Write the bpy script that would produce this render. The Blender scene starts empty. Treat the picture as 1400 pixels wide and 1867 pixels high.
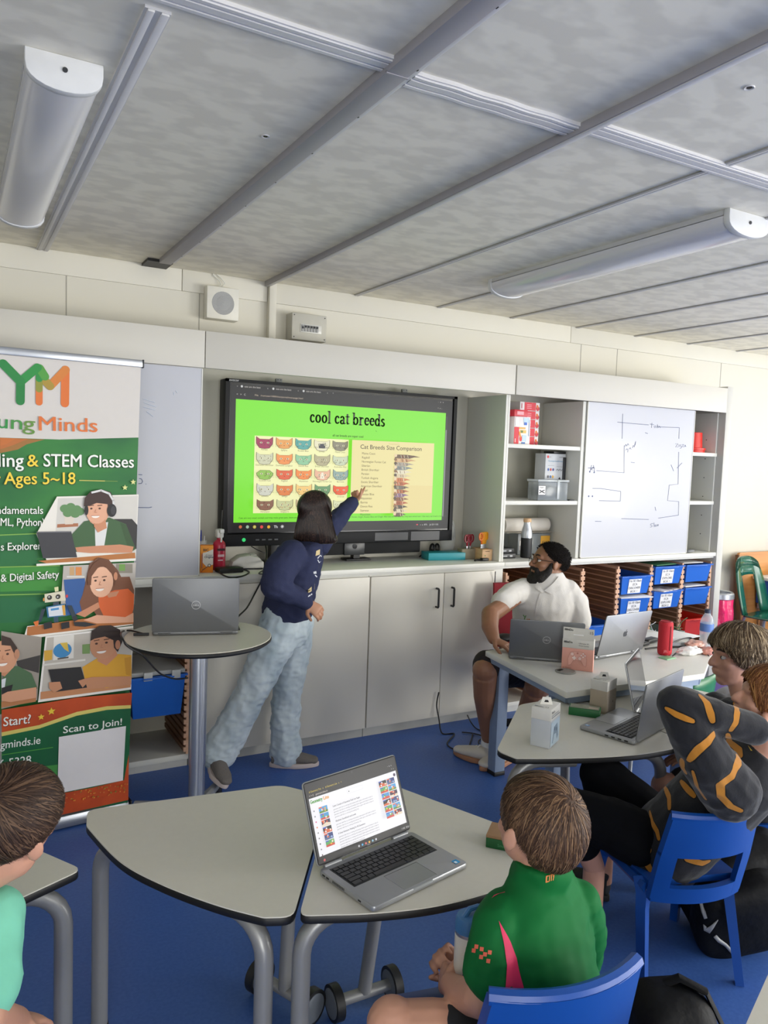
import bpy, bmesh, math, random
from mathutils import Vector, Matrix, Euler, noise
random.seed(7)
SC = bpy.context.scene
C = SC.collection
PI = math.pi

# ---------------------------------------------------------------- camera
FPX = 1411.856                                   # focal length in pixels of the 1400x1867 frame
CAM_R = Matrix(((0.87288989, -0.00570177, 0.48788393),
                (-0.48664851, -0.08223744, 0.86971848),
                (0.03516338, -0.99659645, -0.07455899)))   # camera (right, down, forward) -> world
EYE = Vector((0.0, 0.0, 1.55))
cam_data = bpy.data.cameras.new('camera')
cam = bpy.data.objects.new('camera', cam_data); C.objects.link(cam)
cam_data.sensor_fit = 'VERTICAL'; cam_data.sensor_height = 24.0
cam_data.lens = FPX / 1867.0 * 24.0
cam_data.clip_start = 0.05
_r, _d, _f = CAM_R.col[0], CAM_R.col[1], CAM_R.col[2]
cam.matrix_world = Matrix(((_r[0], -_d[0], -_f[0], EYE[0]), (_r[1], -_d[1], -_f[1], EYE[1]),
                           (_r[2], -_d[2], -_f[2], EYE[2]), (0, 0, 0, 1)))
SC.camera = cam

# ---------------------------------------------------------------- view, world, daylight through the windows
SC.view_settings.view_transform = 'Standard'; SC.view_settings.look = 'None'
SC.view_settings.gamma = 1.0; SC.view_settings.use_curve_mapping = False
SC.view_settings.exposure = 0.68
SC.cycles.max_bounces = 8; SC.cycles.diffuse_bounces = 5; SC.cycles.glossy_bounces = 4
SC.cycles.caustics_reflective = False; SC.cycles.caustics_refractive = False
SC.cycles.sample_clamp_indirect = 6.0
world = bpy.data.worlds.new('daylight'); SC.world = world; world.use_nodes = True
world.node_tree.nodes['Background'].inputs[0].default_value = (0.80, 0.90, 1.0, 1)
world.node_tree.nodes['Background'].inputs[1].default_value = 1.0

def daylight(name, loc, rot, sx, sy, power, col):
    l = bpy.data.lights.new(name, 'AREA'); l.shape = 'RECTANGLE'; l.size = sx; l.size_y = sy
    l.energy = power; l.color = col
    o = bpy.data.objects.new(name, l); C.objects.link(o); o.location = loc; o.rotation_euler = rot
    return o
# area lights at unseen windows; the full-height ones are shaped to lift the ceiling
daylight('window_daylight', (6.93, 2.5, 1.55), (0, PI/2+0.2, 0), 1.25, 1.5, 24, (1.0, 0.965, 0.89))
daylight('window_daylight', (6.93, 0.45, 1.35), (0, PI/2+0.2, 0), 0.9, 0.65, 25, (1.0, 0.97, 0.90))
daylight('window_daylight', (6.93, -1.6, 1.15), (0, PI/2+0.3, 0), 2.0, 2.0, 170, (1.0, 0.97, 0.90))  # unseen glazing, taken down to the floor to brighten the ceiling
daylight('window_daylight', (4.9, -3.43, 1.15), (PI/2+0.2, 0, 0), 2.8, 2.0, 95, (1.0, 0.975, 0.915))  # unseen rear glazing, made full height to lift ceiling and doors
daylight('window_daylight', (-0.9, -3.43, 1.15), (PI/2+0.2, 0, 0), 2.2, 2.0, 72, (1.0, 0.975, 0.915))  # added fill light, set in an unseen rear opening

# ---------------------------------------------------------------- pixel rays -> points at a known distance
def J(u, v, y=None, z=None, d=None, x=None):
    w = CAM_R @ Vector((u-700.0, v-933.5, FPX))
    if y is not None: t = (y-EYE.y)/w.y
    elif z is not None: t = (z-EYE.z)/w.z
    elif x is not None: t = (x-EYE.x)/w.x
    else: t = d/FPX
    return EYE + w*t

# ---------------------------------------------------------------- materials
def lin(c):
    if isinstance(c, str):
        c = c.lstrip('#'); c = [int(c[i:i+2], 16)/255 for i in (0, 2, 4)]
    return tuple(((x/12.92) if x <= 0.04045 else ((x+0.055)/1.055)**2.4) for x in c)
_M = {}
def mat(name, col='#cccccc', rough=0.5, metal=0.0, var=0.06, scale=30.0, bump=0.0, emit=None, es=1.0, spec=0.5, alpha=None, trans=0.0, coat=0.0, sheen=0.0):
    """procedural principled material: base colour with a faint noise variation, optional bump"""
    if name in _M: return _M[name]
    m = bpy.data.materials.new(name); _M[name] = m; m.use_nodes = True
    nt = m.node_tree; N = nt.nodes; L = nt.links
    b = N['Principled BSDF']; c = lin(col)
    b.inputs['Base Color'].default_value = (*c, 1)
    b.inputs['Roughness'].default_value = rough; b.inputs['Metallic'].default_value = metal
    b.inputs['Specular IOR Level'].default_value = spec
    if coat: b.inputs['Coat Weight'].default_value = coat
    if sheen: b.inputs['Sheen Weight'].default_value = sheen
    if trans: b.inputs['Transmission Weight'].default_value = trans
    if alpha is not None: b.inputs['Alpha'].default_value = alpha
    if emit is not None:
        b.inputs['Base Color'].default_value = (0.01, 0.01, 0.01, 1)
        b.inputs['Emission Color'].default_value = (*lin(emit), 1); b.inputs['Emission Strength'].default_value = es
    if (var or bump) and emit is None:
        tc = N.new('ShaderNodeTexCoord'); nz = N.new('ShaderNodeTexNoise')
        nz.inputs['Scale'].default_value = scale; nz.inputs['Detail'].default_value = 3
        L.new(tc.outputs['Object'], nz.inputs['Vector'])
        if var:
            mx = N.new('ShaderNodeMix'); mx.data_type = 'RGBA'
            mx.inputs[6].default_value = (*[x*(1-var) for x in c], 1); mx.inputs[7].default_value = (*[min(1, x*(1+var)) for x in c], 1)
            L.new(nz.outputs['Fac'], mx.inputs[0]); L.new(mx.outputs[2], b.inputs['Base Color'])
        if bump:
            bp = N.new('ShaderNodeBump'); bp.inputs['Strength'].default_value = bump; bp.inputs['Distance'].default_value = 0.01
            L.new(nz.outputs['Fac'], bp.inputs['Height']); L.new(bp.outputs['Normal'], b.inputs['Normal'])
    return m
def mat_two(name, c1, c2, mapscale, lo, hi, rough=0.6, bump=0.0, detail=4.0, kind='noise', spec=0.4, rot=(0, 0, 0)):
    """two colours mixed by a stretched noise / wave texture"""
    if name in _M: return _M[name]
    m = bpy.data.materials.new(name); _M[name] = m; m.use_nodes = True
    nt = m.node_tree; N = nt.nodes; L = nt.links; b = N['Principled BSDF']
    b.inputs['Roughness'].default_value = rough; b.inputs['Specular IOR Level'].default_value = spec
    tc = N.new('ShaderNodeTexCoord'); mp = N.new('ShaderNodeMapping'); mp.inputs['Scale'].default_value = mapscale; mp.inputs['Rotation'].default_value = rot
    L.new(tc.outputs['Object'], mp.inputs['Vector'])
    if kind == 'wave':
        nz = N.new('ShaderNodeTexWave'); nz.inputs['Distortion'].default_value = 4.0; nz.inputs['Detail'].default_value = detail; nz.inputs['Scale'].default_value = 1.0
    else:
        nz = N.new('ShaderNodeTexNoise'); nz.inputs['Scale'].default_value = 1.0; nz.inputs['Detail'].default_value = detail
    L.new(mp.outputs['Vector'], nz.inputs['Vector'])
    rp = N.new('ShaderNodeValToRGB'); e = rp.color_ramp.elements
    e[0].position = lo; e[0].color = (*lin(c1), 1); e[1].position = hi; e[1].color = (*lin(c2), 1)
    L.new(nz.outputs['Fac'], rp.inputs['Fac']); L.new(rp.outputs['Color'], b.inputs['Base Color'])
    if bump:
        bp = N.new('ShaderNodeBump'); bp.inputs['Strength'].default_value = bump; bp.inputs['Distance'].default_value = 0.01
        L.new(nz.outputs['Fac'], bp.inputs['Height']); L.new(bp.outputs['Normal'], b.inputs['Normal'])
    return m
def mat_attr(name, stops, rough=0.8, bump=0.15, scale=160.0, sheen=0.0):
    """colour bands cut by the mesh attribute 'band' (crisp edges), with a fine weave bump; stops = [(pos, colour)...]"""
    if name in _M: return _M[name]
    m = bpy.data.materials.new(name); _M[name] = m; m.use_nodes = True
    nt = m.node_tree; N = nt.nodes; L = nt.links; b = N['Principled BSDF']
    b.inputs['Roughness'].default_value = rough; b.inputs['Specular IOR Level'].default_value = 0.25
    if sheen: b.inputs['Sheen Weight'].default_value = sheen
    at = N.new('ShaderNodeAttribute'); at.attribute_name = 'band'
    rp = N.new('ShaderNodeValToRGB'); rp.color_ramp.interpolation = 'CONSTANT'; els = rp.color_ramp.elements
    while len(els) < len(stops): els.new(0.5)
    for e, (p, c) in zip(els, stops): e.position = p; e.color = (*lin(c), 1)
    L.new(at.outputs['Fac'], rp.inputs['Fac']); L.new(rp.outputs['Color'], b.inputs['Base Color'])
    tc = N.new('ShaderNodeTexCoord'); nz = N.new('ShaderNodeTexNoise'); nz.inputs['Scale'].default_value = scale
    bp = N.new('ShaderNodeBump'); bp.inputs['Strength'].default_value = bump; bp.inputs['Distance'].default_value = 0.004
    L.new(tc.outputs['Object'], nz.inputs['Vector']); L.new(nz.outputs['Fac'], bp.inputs['Height']); L.new(bp.outputs['Normal'], b.inputs['Normal'])
    return m

# ---------------------------------------------------------------- mesh builder
class MB:
    """collects shapes in one bmesh; material slots follow first use"""
    def __init__(self, m=None):
        self.bm = bmesh.new(); self.mats = []; self.cur = 0
        if m is not None: self.use(m)
    def use(self, m):
        if m not in self.mats: self.mats.append(m)
        self.cur = self.mats.index(m); return self
    def _tag(self, faces):
        for f in faces: f.material_index = self.cur
    def verts_faces(self, vs, fs, M=None):
        bv = [self.bm.verts.new((M @ Vector(v)) if M is not None else v) for v in vs]
        out = []
        for f in fs:
            try: out.append(self.bm.faces.new([bv[i] for i in f]))
            except ValueError: pass
        self._tag(out); return out
    def merge(self, other, M=None):
        other.normal_update()
        other.verts.index_update()
        vs = [v.co.copy() for v in other.verts]; fs = [[v.index for v in f.verts] for f in other.faces]
        other.free(); return self.verts_faces(vs, fs, M)
    def box(self, c, s, rot=None, bev=0.0, seg=2, M=None):
        b = bmesh.new(); bmesh.ops.create_cube(b, size=1.0)
        for v in b.verts: v.co = Vector((v.co.x*s[0], v.co.y*s[1], v.co.z*s[2]))
        if bev: bmesh.ops.bevel(b, geom=list(b.edges), offset=min(bev, min(s)*0.49), segments=seg, affect='EDGES', profile=0.5)
        T = Matrix.Translation(c)
        if rot: T = T @ Euler(rot).to_matrix().to_4x4()
        if M is not None: T = M @ T
        self.merge(b, T); return self
    def slab(self, lo, hi, bev=0.0):
        lo, hi = Vector(lo), Vector(hi)
        return self.box((lo+hi)/2, tuple(abs(hi[i]-lo[i]) for i in range(3)), bev=bev)
    def tube(self, pts, r, seg=10, caps=True, closed=False, flat=1.0):
        pts = [Vector(p) for p in pts]; n = len(pts)
        rs = r if isinstance(r, (list, tuple)) else [r]*n
        prev = None; rings = []
        for i, p in enumerate(pts):
            if closed: t = (pts[(i+1) % n]-pts[i-1])
            else: t = pts[min(i+1, n-1)]-pts[max(i-1, 0)]
            t = t.normalized() if t.length > 1e-9 else Vector((0, 0, 1))
            if prev is None:
                a = Vector((0, 0, 1)) if abs(t.z) < 0.9 else Vector((1, 0, 0))
                nrm = t.cross(a).normalized()
            else:
                nrm = (prev - t*prev.dot(t)); nrm = nrm.normalized() if nrm.length > 1e-6 else t.orthogonal().normalized()
            prev = nrm; bn = t.cross(nrm)
            rings.append([p + (nrm*math.cos(2*PI*k/seg) + bn*math.sin(2*PI*k/seg)*flat)*rs[i] for k in range(seg)])
        vs = [q for ring in rings for q in ring]; fs = []
        m = n if closed else n-1
        for i in range(m):
            for k in range(seg):
                a = i*seg+k; b = i*seg+(k+1) % seg; c = ((i+1) % n)*seg+(k+1) % seg; d = ((i+1) % n)*seg+k
                fs.append((a, b, c, d))
        if caps and not closed:
            fs.append(tuple(reversed(range(seg)))); fs.append(tuple(range((n-1)*seg, n*seg)))
        self.verts_faces(vs, fs); return self
    def cyl(self, p0, p1, r, r1=None, seg=24):
        return self.tube([p0, p1], [r, r if r1 is None else r1], seg)
    def lathe(self, prof, c=(0, 0, 0), seg=28, M=None):
        vs = []; fs = []; n = len(prof)
        for r, z in prof:
            for k in range(seg): vs.append(Vector((c[0]+r*math.cos(2*PI*k/seg), c[1]+r*math.sin(2*PI*k/seg), c[2]+z)))
        for i in range(n-1):
            for k in range(seg): fs.append((i*seg+k, i*seg+(k+1) % seg, (i+1)*seg+(k+1) % seg, (i+1)*seg+k))
        fs.append(tuple(reversed(range(seg)))); fs.append(tuple(range((n-1)*seg, n*seg)))
        self.verts_faces(vs, fs, M); return self
    def prism(self, poly, z0, z1, M=None, bev=0.0):
        """extrude a 2-D outline (counter-clockwise) from z0 to z1"""
        b = bmesh.new(); n = len(poly)
        lo = [b.verts.new((p[0], p[1], z0)) for p in poly]; hi = [b.verts.new((p[0], p[1], z1)) for p in poly]
        b.faces.new(list(reversed(lo))); top = b.faces.new(hi)
        for i in range(n): b.faces.new((lo[i], lo[(i+1) % n], hi[(i+1) % n], hi[i]))
        bmesh.ops.recalc_face_normals(b, faces=list(b.faces))
        if bev:
            es = [e for e in b.edges if abs(e.verts[0].co.z-e.verts[1].co.z) < 1e-6]
            bmesh.ops.bevel(b, geom=es, offset=bev, segments=2, affect='EDGES', profile=0.5)
        self.merge(b, M); return self
    def ell(self, c, r, seg=20, rings=12, M=None, rot=None):
        b = bmesh.new(); bmesh.ops.create_uvsphere(b, u_segments=seg, v_segments=rings, radius=1.0)
        T = Matrix.Translation(c)
        if rot is not None: T = T @ (Euler(rot).to_matrix().to_4x4() if not isinstance(rot, Matrix) else rot.to_4x4())
        T = T @ Matrix.Diagonal((r[0], r[1], r[2], 1))
        if M is not None: T = M @ T
        self.merge(b, T); return self
    def sheet(self, grid):
        """quad sheet from rows of points"""
        n = len(grid); m = len(grid[0]); vs = [p for row in grid for p in row]; fs = []
        for i in range(n-1):
            for j in range(m-1): fs.append((i*m+j, i*m+j+1, (i+1)*m+j+1, (i+1)*m+j))
        self.verts_faces(vs, fs); return self
    def build(self, name, parent=None, W=False, smooth=35.0, recalc=True):
        """link as ONE mesh object; W: vertices were given in world space"""
        bm = self.bm
        if recalc: bmesh.ops.recalc_face_normals(bm, faces=list(bm.faces))
        me = bpy.data.meshes.new(name); bm.to_mesh(me); bm.free()
        for m in self.mats: me.materials.append(m)
        return link(name, me, parent, W, smooth)
def wmat(o):
    M = o.matrix_basis.copy()
    while o.parent: o = o.parent; M = o.matrix_basis @ M
    return M
def link(name, me, parent=None, W=False, smooth=35.0):
    if smooth and len(me.polygons):
        me.shade_smooth()
        if smooth < 179: me.set_sharp_from_angle(angle=math.radians(smooth))
    o = bpy.data.objects.new(name, me); C.objects.link(o)
    if parent is not None:
        if W: me.transform(wmat(parent).inverted())
        o.parent = parent
    return o
def tag(o, label, cat, group=None, kind=None):
    o['label'] = label; o['category'] = cat
    if group: o['group'] = group
    if kind: o['kind'] = kind
    return o
def thing(name, label, cat, loc=(0, 0, 0), rz=0.0, group=None):
    o = bpy.data.objects.new(name, None); C.objects.link(o); o.empty_display_size = 0.05
    o.location = loc; o.rotation_euler = (0, 0, rz)
    return tag(o, label, cat, group)
def struct(o): o['kind'] = 'structure'; return o
def kids(o): return [c for c in bpy.data.objects if c.parent == o]
def dup(root, loc=None, rz=None, label=None):
    def cp(o, par):
        c = o.copy(); C.objects.link(c)
        if par is not None: c.parent = par
        for ch in kids(o): cp(ch, c)
        return c
    r = cp(root, None)
    if loc is not None: r.location = loc
    if rz is not None: r.rotation_euler = (0, 0, rz)
    if label: r['label'] = label
    return r

# ---------------------------------------------------------------- flat prints and screens
def text_mesh(s, size=1.0, align='LEFT', bold=0.0, shear=0.0, spacing=1.0):
    cu = bpy.data.curves.new('lettering', 'FONT'); cu.body = s; cu.size = size; cu.align_x = align
    cu.shear = shear; cu.space_character = spacing; cu.resolution_u = 3
    o = bpy.data.objects.new('lettering', cu); C.objects.link(o)
    bpy.context.view_layer.update()
    dg = bpy.context.evaluated_depsgraph_get()
    me = bpy.data.meshes.new_from_object(o.evaluated_get(dg))
    bpy.data.objects.remove(o); bpy.data.curves.remove(cu)
    return me
class Print:
    """coloured shapes and lettering laid on a flat surface: origin O, axes U (right) and V (up); each layer lies a hair above the last"""
    def __init__(self, O, U, V, matf, step=0.00012, lift=0.0006, warp=None):
        self.O, self.U, self.V = Vector(O), Vector(U).normalized(), Vector(V).normalized()
        self.Nn = self.U.cross(self.V).normalized(); self.mb = MB(); self.matf = matf; self.step = step; self.k = lift; self.warp = warp
    def pt(self, u, v):
        p = self.O + self.U*u + self.V*v + self.Nn*self.k
        return p + (self.Nn*self.warp(u, v) if self.warp else Vector())
    def nxt(self): self.k += self.step
    def poly(self, pts, col):
        self.mb.use(self.matf(col)); self.nxt()
        self.mb.verts_faces([self.pt(*p) for p in pts], [tuple(range(len(pts)))]); return self
    def rect(self, u0, v0, u1, v1, col, nx=1, ny=1):
        self.mb.use(self.matf(col)); self.nxt()
        self.mb.sheet([[self.pt(u0+(u1-u0)*i/nx, v0+(v1-v0)*j/ny) for i in range(nx+1)] for j in range(ny+1)]); return self
    def oval(self, u, v, a, b, col, n=20, rot=0.0, a0=0.0, a1=2*PI):
        c, s = math.cos(rot), math.sin(rot); pts = []
        for i in range(n):
            t = a0+(a1-a0)*i/(n if a1-a0 > 6.28 else n-1); x, y = a*math.cos(t), b*math.sin(t); pts.append((u+x*c-y*s, v+x*s+y*c))
        return self.poly(pts, col)
    def line(self, pts, w, col):
        self.mb.use(self.matf(col)); self.nxt()
        for (a, b) in zip(pts[:-1], pts[1:]):
            a, b = Vector(a), Vector(b); d = b-a
            if d.length < 1e-7: continue
            n = Vector((-d.y, d.x)).normalized()*w/2; e = d.normalized()*w*0.3
            self.mb.verts_faces([self.pt(*(a-e+n)), self.pt(*(a-e-n)), self.pt(*(b+e-n)), self.pt(*(b+e+n))], [(0, 1, 2, 3)])
        return self
    def text(self, s, u, v, size, col, align='LEFT', bold=0.0, shear=0.0, spacing=1.0, rot=0.0, width=None):
        me = text_mesh(s, size, align, 0.0, shear, spacing); self.mb.use(self.matf(col)); self.nxt()
        c, sn = math.cos(rot), math.sin(rot); k = 1.0
        if width and len(me.vertices):
            xs = [q.co.x for q in me.vertices]; k = width/max(1e-6, max(xs)-min(xs))
        for sh in ((-1, 0), (1, 0), (0, 1), (0, -1)) if bold else ((0, 0),):      # heavier letters: the same word overlaid a hair apart
            du, dv = sh[0]*bold*size, sh[1]*bold*size*0.7; self.k += self.step*0.1
            vs = [self.pt(u+du+q.co.x*k*c-q.co.y*sn, v+dv+q.co.x*k*sn+q.co.y*c) for q in me.vertices]
            self.mb.verts_faces(vs, [tuple(p.vertices) for p in me.polygons])
        bpy.data.meshes.remove(me); return self
    def build(self, name, parent=None, W=False):
        return self.mb.build(name, parent, W, smooth=0, recalc=False)
def ink(col): return mat('print_'+(col if isinstance(col, str) else str(col)), col, rough=0.55, var=0.02)
def glow(col): return mat('screen_'+col, col, emit=col, es=SCREEN)
SCREEN = 0.60

WHITE = mat('white_laminate', '#d9d9d2', 0.45, var=0.02, scale=4)
WHITE2 = mat('white_panel_paint', '#c6c3ba', 0.55, var=0.03, scale=3)
BLACKP = mat('black_plastic', '#17181a', 0.45, var=0.1)
DARKG = mat('dark_grey_plastic', '#2b2d30', 0.5)
STEEL = mat('brushed_steel', '#b8bcc2', 0.32, metal=0.9, var=0.05)
GREYM = mat('grey_metal_paint', '#9a9da0', 0.38, metal=0.35, var=0.05)
BLUEG = mat('blue_grey_metal_paint', '#8494ab', 0.45, metal=0.1, var=0.04)
TOPG = mat('grey_table_laminate', '#d0cdc1', 0.42, var=0.03, scale=60)
EDGE = mat('black_edge_band', '#0e0e0f', 0.5)
ALU = mat('aluminium_laptop', '#9b9da0', 0.38, metal=0.55, var=0.03)
ALUD = mat('dark_aluminium_laptop', '#6b6d70', 0.4, metal=0.45, var=0.03)
CLEAR = mat('clear_plastic', '#e8eef0', 0.12, alpha=0.28, var=0.0)
# ================================================================ THE ROOM
FLOORM = mat_two('blue_vinyl_floor', '#3a5fa8', '#4268b0', (90, 90, 90), 0.35, 0.65, rough=0.42, detail=6, spec=0.45)
CEILM = mat_two('mottled_ceiling_paper', '#e9e4d4', '#dbd6c7', (9, 14, 9), 0.42, 0.58, rough=0.8, detail=2.5, bump=0.05)
TRIMM = mat('white_plastic_trim', '#cccbcb', 0.4, var=0.03)
BEAMM = mat('grey_beam_cover', '#9d9a9e', 0.5, var=0.05, scale=6)
WALLM = mat('cream_wall_panel', '#cfccc0', 0.6, var=0.02, scale=2)
SEAM = mat('panel_seam', '#9d9b92', 0.8)
XL, XR, YR, YB, ZC = -2.6, 7.0, -3.5, 4.03, 2.45
def sbox(name, lo, hi, m, bev=0.0):
    return struct(MB(m).slab(lo, hi, bev).build(name))
sbox('floor', (XL, YR, -0.08), (XR, YB, 0.0), FLOORM)
sbox('ceiling', (XL, YR, ZC), (XR, YB, ZC+0.08), CEILM)
sbox('wall_back', (XL-0.1, YB, -0.08), (XR+0.1, YB+0.1, ZC+0.08), WALLM)
sbox('wall_left', (XL-0.1, YR, -0.08), (XL, YB, ZC+0.08), WALLM)
# right and rear walls with window openings, the full-height ones added for brightness
def wall_open(name, axis, p0, p1, a0, a1, holes):
    mb = MB(WALLM); z1 = 2.2
    def blk(u0, u1, v0, v1):
        if axis == 'x': mb.slab((p0, u0, v0), (p1, u1, v1))
        else: mb.slab((u0, p0, v0), (u1, p1, v1))
    blk(a0, a1, z1, ZC+0.08); u = a0
    for h0, h1, z0 in holes: blk(u, h0, -0.08, z1); blk(h0, h1, -0.08, z0); u = h1
    blk(u, a1, -0.08, z1)
    return struct(mb.build(name))
wall_open('wall_right', 'x', XR, XR+0.1, YR, YB, [(-2.7, -0.5, 0.08), (0.1, 0.8, 0.9), (1.7, 3.3, 0.9)])
wall_open('wall_rear', 'y', YR-0.1, YR, XL, XR, [(-2.0, 0.2, 0.08), (3.4, 6.4, 0.08)])
FRAMEW = mat('white_window_frame', '#e4e4e0', 0.4)
k = 0
for (ax, h0, h1, z0) in (('x', -2.7, -0.5, 0.08), ('x', 0.1, 0.8, 0.9), ('x', 1.7, 3.3, 0.9), ('y', -2.0, 0.2, 0.08), ('y', 3.4, 6.4, 0.08)):
    k += 1; mb = MB(FRAMEW); z1, t = 2.2, 0.05
    def bar(u0, u1, v0, v1):
        if ax == 'x': mb.slab((XR+0.0, u0, v0), (XR+0.06, u1, v1))
        else: mb.slab((u0, YR-0.06, v0), (u1, YR, v1))
    bar(h0, h1, z0, z0+t); bar(h0, h1, z1-t, z1); bar(h0, h0+t, z0, z1); bar(h1-t, h1, z0, z1)
    n = 3 if h1-h0 > 1 else 1
    for i in range(1, n): u = h0+(h1-h0)*i/n; bar(u-0.025, u+0.025, z0, z1)
    struct(mb.build('window_%d' % k))  # frames of the full-height openings are added along with their lights
# wall head band and panel seams
mb = MB(WALLM)
for a, b in ((XL, 1.030), (1.033, 1.49), (1.53, 3.645), (3.648, XR)): mb.slab((a, YB-0.012, 2.342), (b, YB, ZC), 0.002)
struct(mb.build('trim_1'))
mb = MB(SEAM)
for x in (-0.1, 0.485, 1.125, 3.755, 4.095, 5.2): mb.slab((x-0.002, YB-0.0015, 2.09), (x+0.002, YB, 2.342))
struct(mb.build('trim_2'))
sbox('trim_3', (1.492, YB-0.04, 2.0), (1.532, YB, ZC), WALLM, 0.003)
sbox('baseboard_back', (4.82, YB-0.02, 0), (XR, YB, 0.1), WALLM)
# ceiling strips that run away from the camera
n = 4
for x in (0.38,):
    mb = MB(TRIMM); mb.slab((x-0.028, 1.70, ZC-0.006), (x+0.026, YB-0.01, ZC)); mb.slab((x-0.022, 1.70, ZC-0.011), (x-0.008, YB-0.01, ZC-0.006), 0.001); mb.slab((x+0.006, 1.70, ZC-0.011), (x+0.022, YB-0.01, ZC-0.006), 0.001)
    struct(mb.build('trim_%d' % n)); n += 1
for x in (2.026, 2.585, 3.14, 3.70, 4.25, 4.80, 5.36, 5.92):
    mb = MB(TRIMM); mb.slab((x-0.014, YR, ZC-0.005), (x+0.014, YB, ZC)); mb.slab((x-0.010, YR, ZC-0.008), (x-0.003, YB, ZC-0.005)); mb.slab((x+0.003, YR, ZC-0.008), (x+0.010, YB, ZC-0.005))
    mb.use(SEAM).slab((x-0.0165, YR, ZC-0.004), (x-0.014, YB, ZC))
    struct(mb.build('trim_%d' % n)); n += 1
# two deeper beams, the left one a wide sagging cover with screw dots and a lip coloured paler to look lit
mb = MB(BEAMM); mb.slab((0.880, YR, ZC-0.024), (0.936, 3.86, ZC), 0.002)
mb.use(TRIMM).slab((0.936, YR, ZC-0.013), (0.957, 3.86, ZC-0.009), 0.001)
mb.use(EDGE)
for i in range(14): mb.slab((0.943, -0.2+0.3*i, ZC-0.0136), (0.949, -0.192+0.3*i, ZC-0.0128))
mb.use(BEAMM).slab((0.88, 1.628, ZC-0.0255), (0.938, 1.634, ZC-0.02))
struct(mb.build('trim_%d' % n)); n += 1
mb = MB(EDGE).slab((0.83, 3.88, ZC-0.014), (0.95, YB-0.013, ZC-0.001)); struct(mb.build('trim_%d' % n)); n += 1  # black plate stands in for the darkness of the gap past the beam
mb = MB(BEAMM); mb.slab((1.472, YR, ZC-0.026), (1.494, YB-0.012, ZC), 0.0015)
mb.use(TRIMM).slab((1.476, YR, ZC-0.029), (1.4965, YB-0.012, ZC-0.0255), 0.001)
struct(mb.build('trim_%d' % n)); n += 1
# cover strips across the room
for (a, b, y, dz) in ((XL, 0.885, 1.63, 0.012), (0.958, 1.478, 1.66, 0.014), (1.50, XR, 1.625, 0.012)):
    mb = MB(TRIMM); pts = []
    for i in range(25):
        x = a+(b-a)*i/24; s = 0.006*math.sin(i*0.9)
        pts.append((x, s))
    for (p, q) in zip(pts[:-1], pts[1:]):
        for (w0, w1, t) in ((-0.034, 0.034, dz*0.7), (-0.028, -0.018, dz), (-0.010, 0.010, dz), (0.018, 0.028, dz)):
            vs = [(p[0], y+w0+p[1]*0.3, ZC-t), (p[0], y+w1+p[1]*0.3, ZC-t), (q[0], y+w1+q[1]*0.3, ZC-t), (q[0], y+w0+q[1]*0.3, ZC-t),
                  (p[0], y+w0+p[1]*0.3, ZC), (p[0], y+w1+p[1]*0.3, ZC), (q[0], y+w1+q[1]*0.3, ZC), (q[0], y+w0+q[1]*0.3, ZC)]
            mb.verts_faces(vs, [(0, 1, 2, 3), (0, 4, 5, 1), (3, 2, 6, 7), (0, 3, 7, 4), (1, 5, 6, 2)])
    struct(mb.build('trim_%d' % n)); n += 1
# a few fixing holes in the ceiling boards
for (u, v) in ((484, 248), (1366, 159)):
    p = J(u, v, z=ZC); mb = MB(EDGE); mb.cyl((p.x, p.y, ZC-0.002), (p.x, p.y, ZC), 0.006, seg=10); mb.use(TRIMM).tube([(p.x+0.011*math.cos(t*PI/6), p.y+0.011*math.sin(t*PI/6), ZC-0.001) for t in range(12)], 0.002, 5, closed=True)
    struct(mb.build('trim_%d' % n)); n += 1

# ---------------------------------------------------------------- strip lights (switched off), wall speaker, fuse box
OPAL = mat('opal_light_cover', '#d2d2d6', 0.22, var=0.05, scale=3, coat=0.3)
def strip_light(x, y0, y1, w, label):
    t = thing('strip_light', label, 'ceiling light', (x, (y0+y1)/2, ZC-0.078), 0, 'strip lights on the ceiling')
    L = (y1-y0)/2; prof = []
    for i in range(13):
        a = PI*i/12; prof.append((-w/2*math.cos(a)*(1.0 if 0 < i < 12 else 1.0), 0.052*(1-math.sin(a)**0.8)))
    mb = MB(OPAL); rows = []
    pr = prof+[(w/2, 0.060), (-w/2, 0.060)]
    mb.prism([(p[0], p[1]) for p in pr], -L+0.012, L-0.012, M=Matrix(((1, 0, 0, 0), (0, 0, 1, 0), (0, 1, 0, 0), (0, 0, 0, 1))))
    mb.build('diffuser', t, smooth=50)
    for s in (-1, 1):
        mb = MB(mat('light_end_cap', '#cfd0d0', 0.45)); cap = [(p[0]*1.04, p[1]-0.004) for p in prof]+[(w/2*1.04, 0.078), (-w/2*1.04, 0.078)]
        mb.prism(cap, -0.013, 0.013, M=Matrix(((1, 0, 0, 0), (0, 0, 1, s*(L-0.002)), (0, 1, 0, 0), (0, 0, 0, 1))), bev=0.003)
        ec = mb.build('end_cap', t)
        MB(DARKG).cyl((0, s*(L+0.010), 0.045), (0, s*(L+0.014), 0.045), 0.006, seg=12).build('screw', ec)
    MB(mat('light_tray', '#c4c4c4', 0.5)).slab((-w/2, -L, 0.058), (w/2, L, 0.078)).build('backing_tray', t)
strip_light(0.238, 2.03, 3.36, 0.165, 'white strip light at the top left over the banner')
strip_light(2.49, 1.86, 3.24, 0.215, 'long white strip light over the right-hand shelves')
t = thing('wall_speaker', 'square white wall speaker with a round grey grille', 'speaker', (1.229, YB, 2.295))
MB(mat('speaker_white', '#d8d6cc', 0.45)).box((0, -0.035, 0), (0.17, 0.07, 0.165), bev=0.006).build('housing', t)
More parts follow.
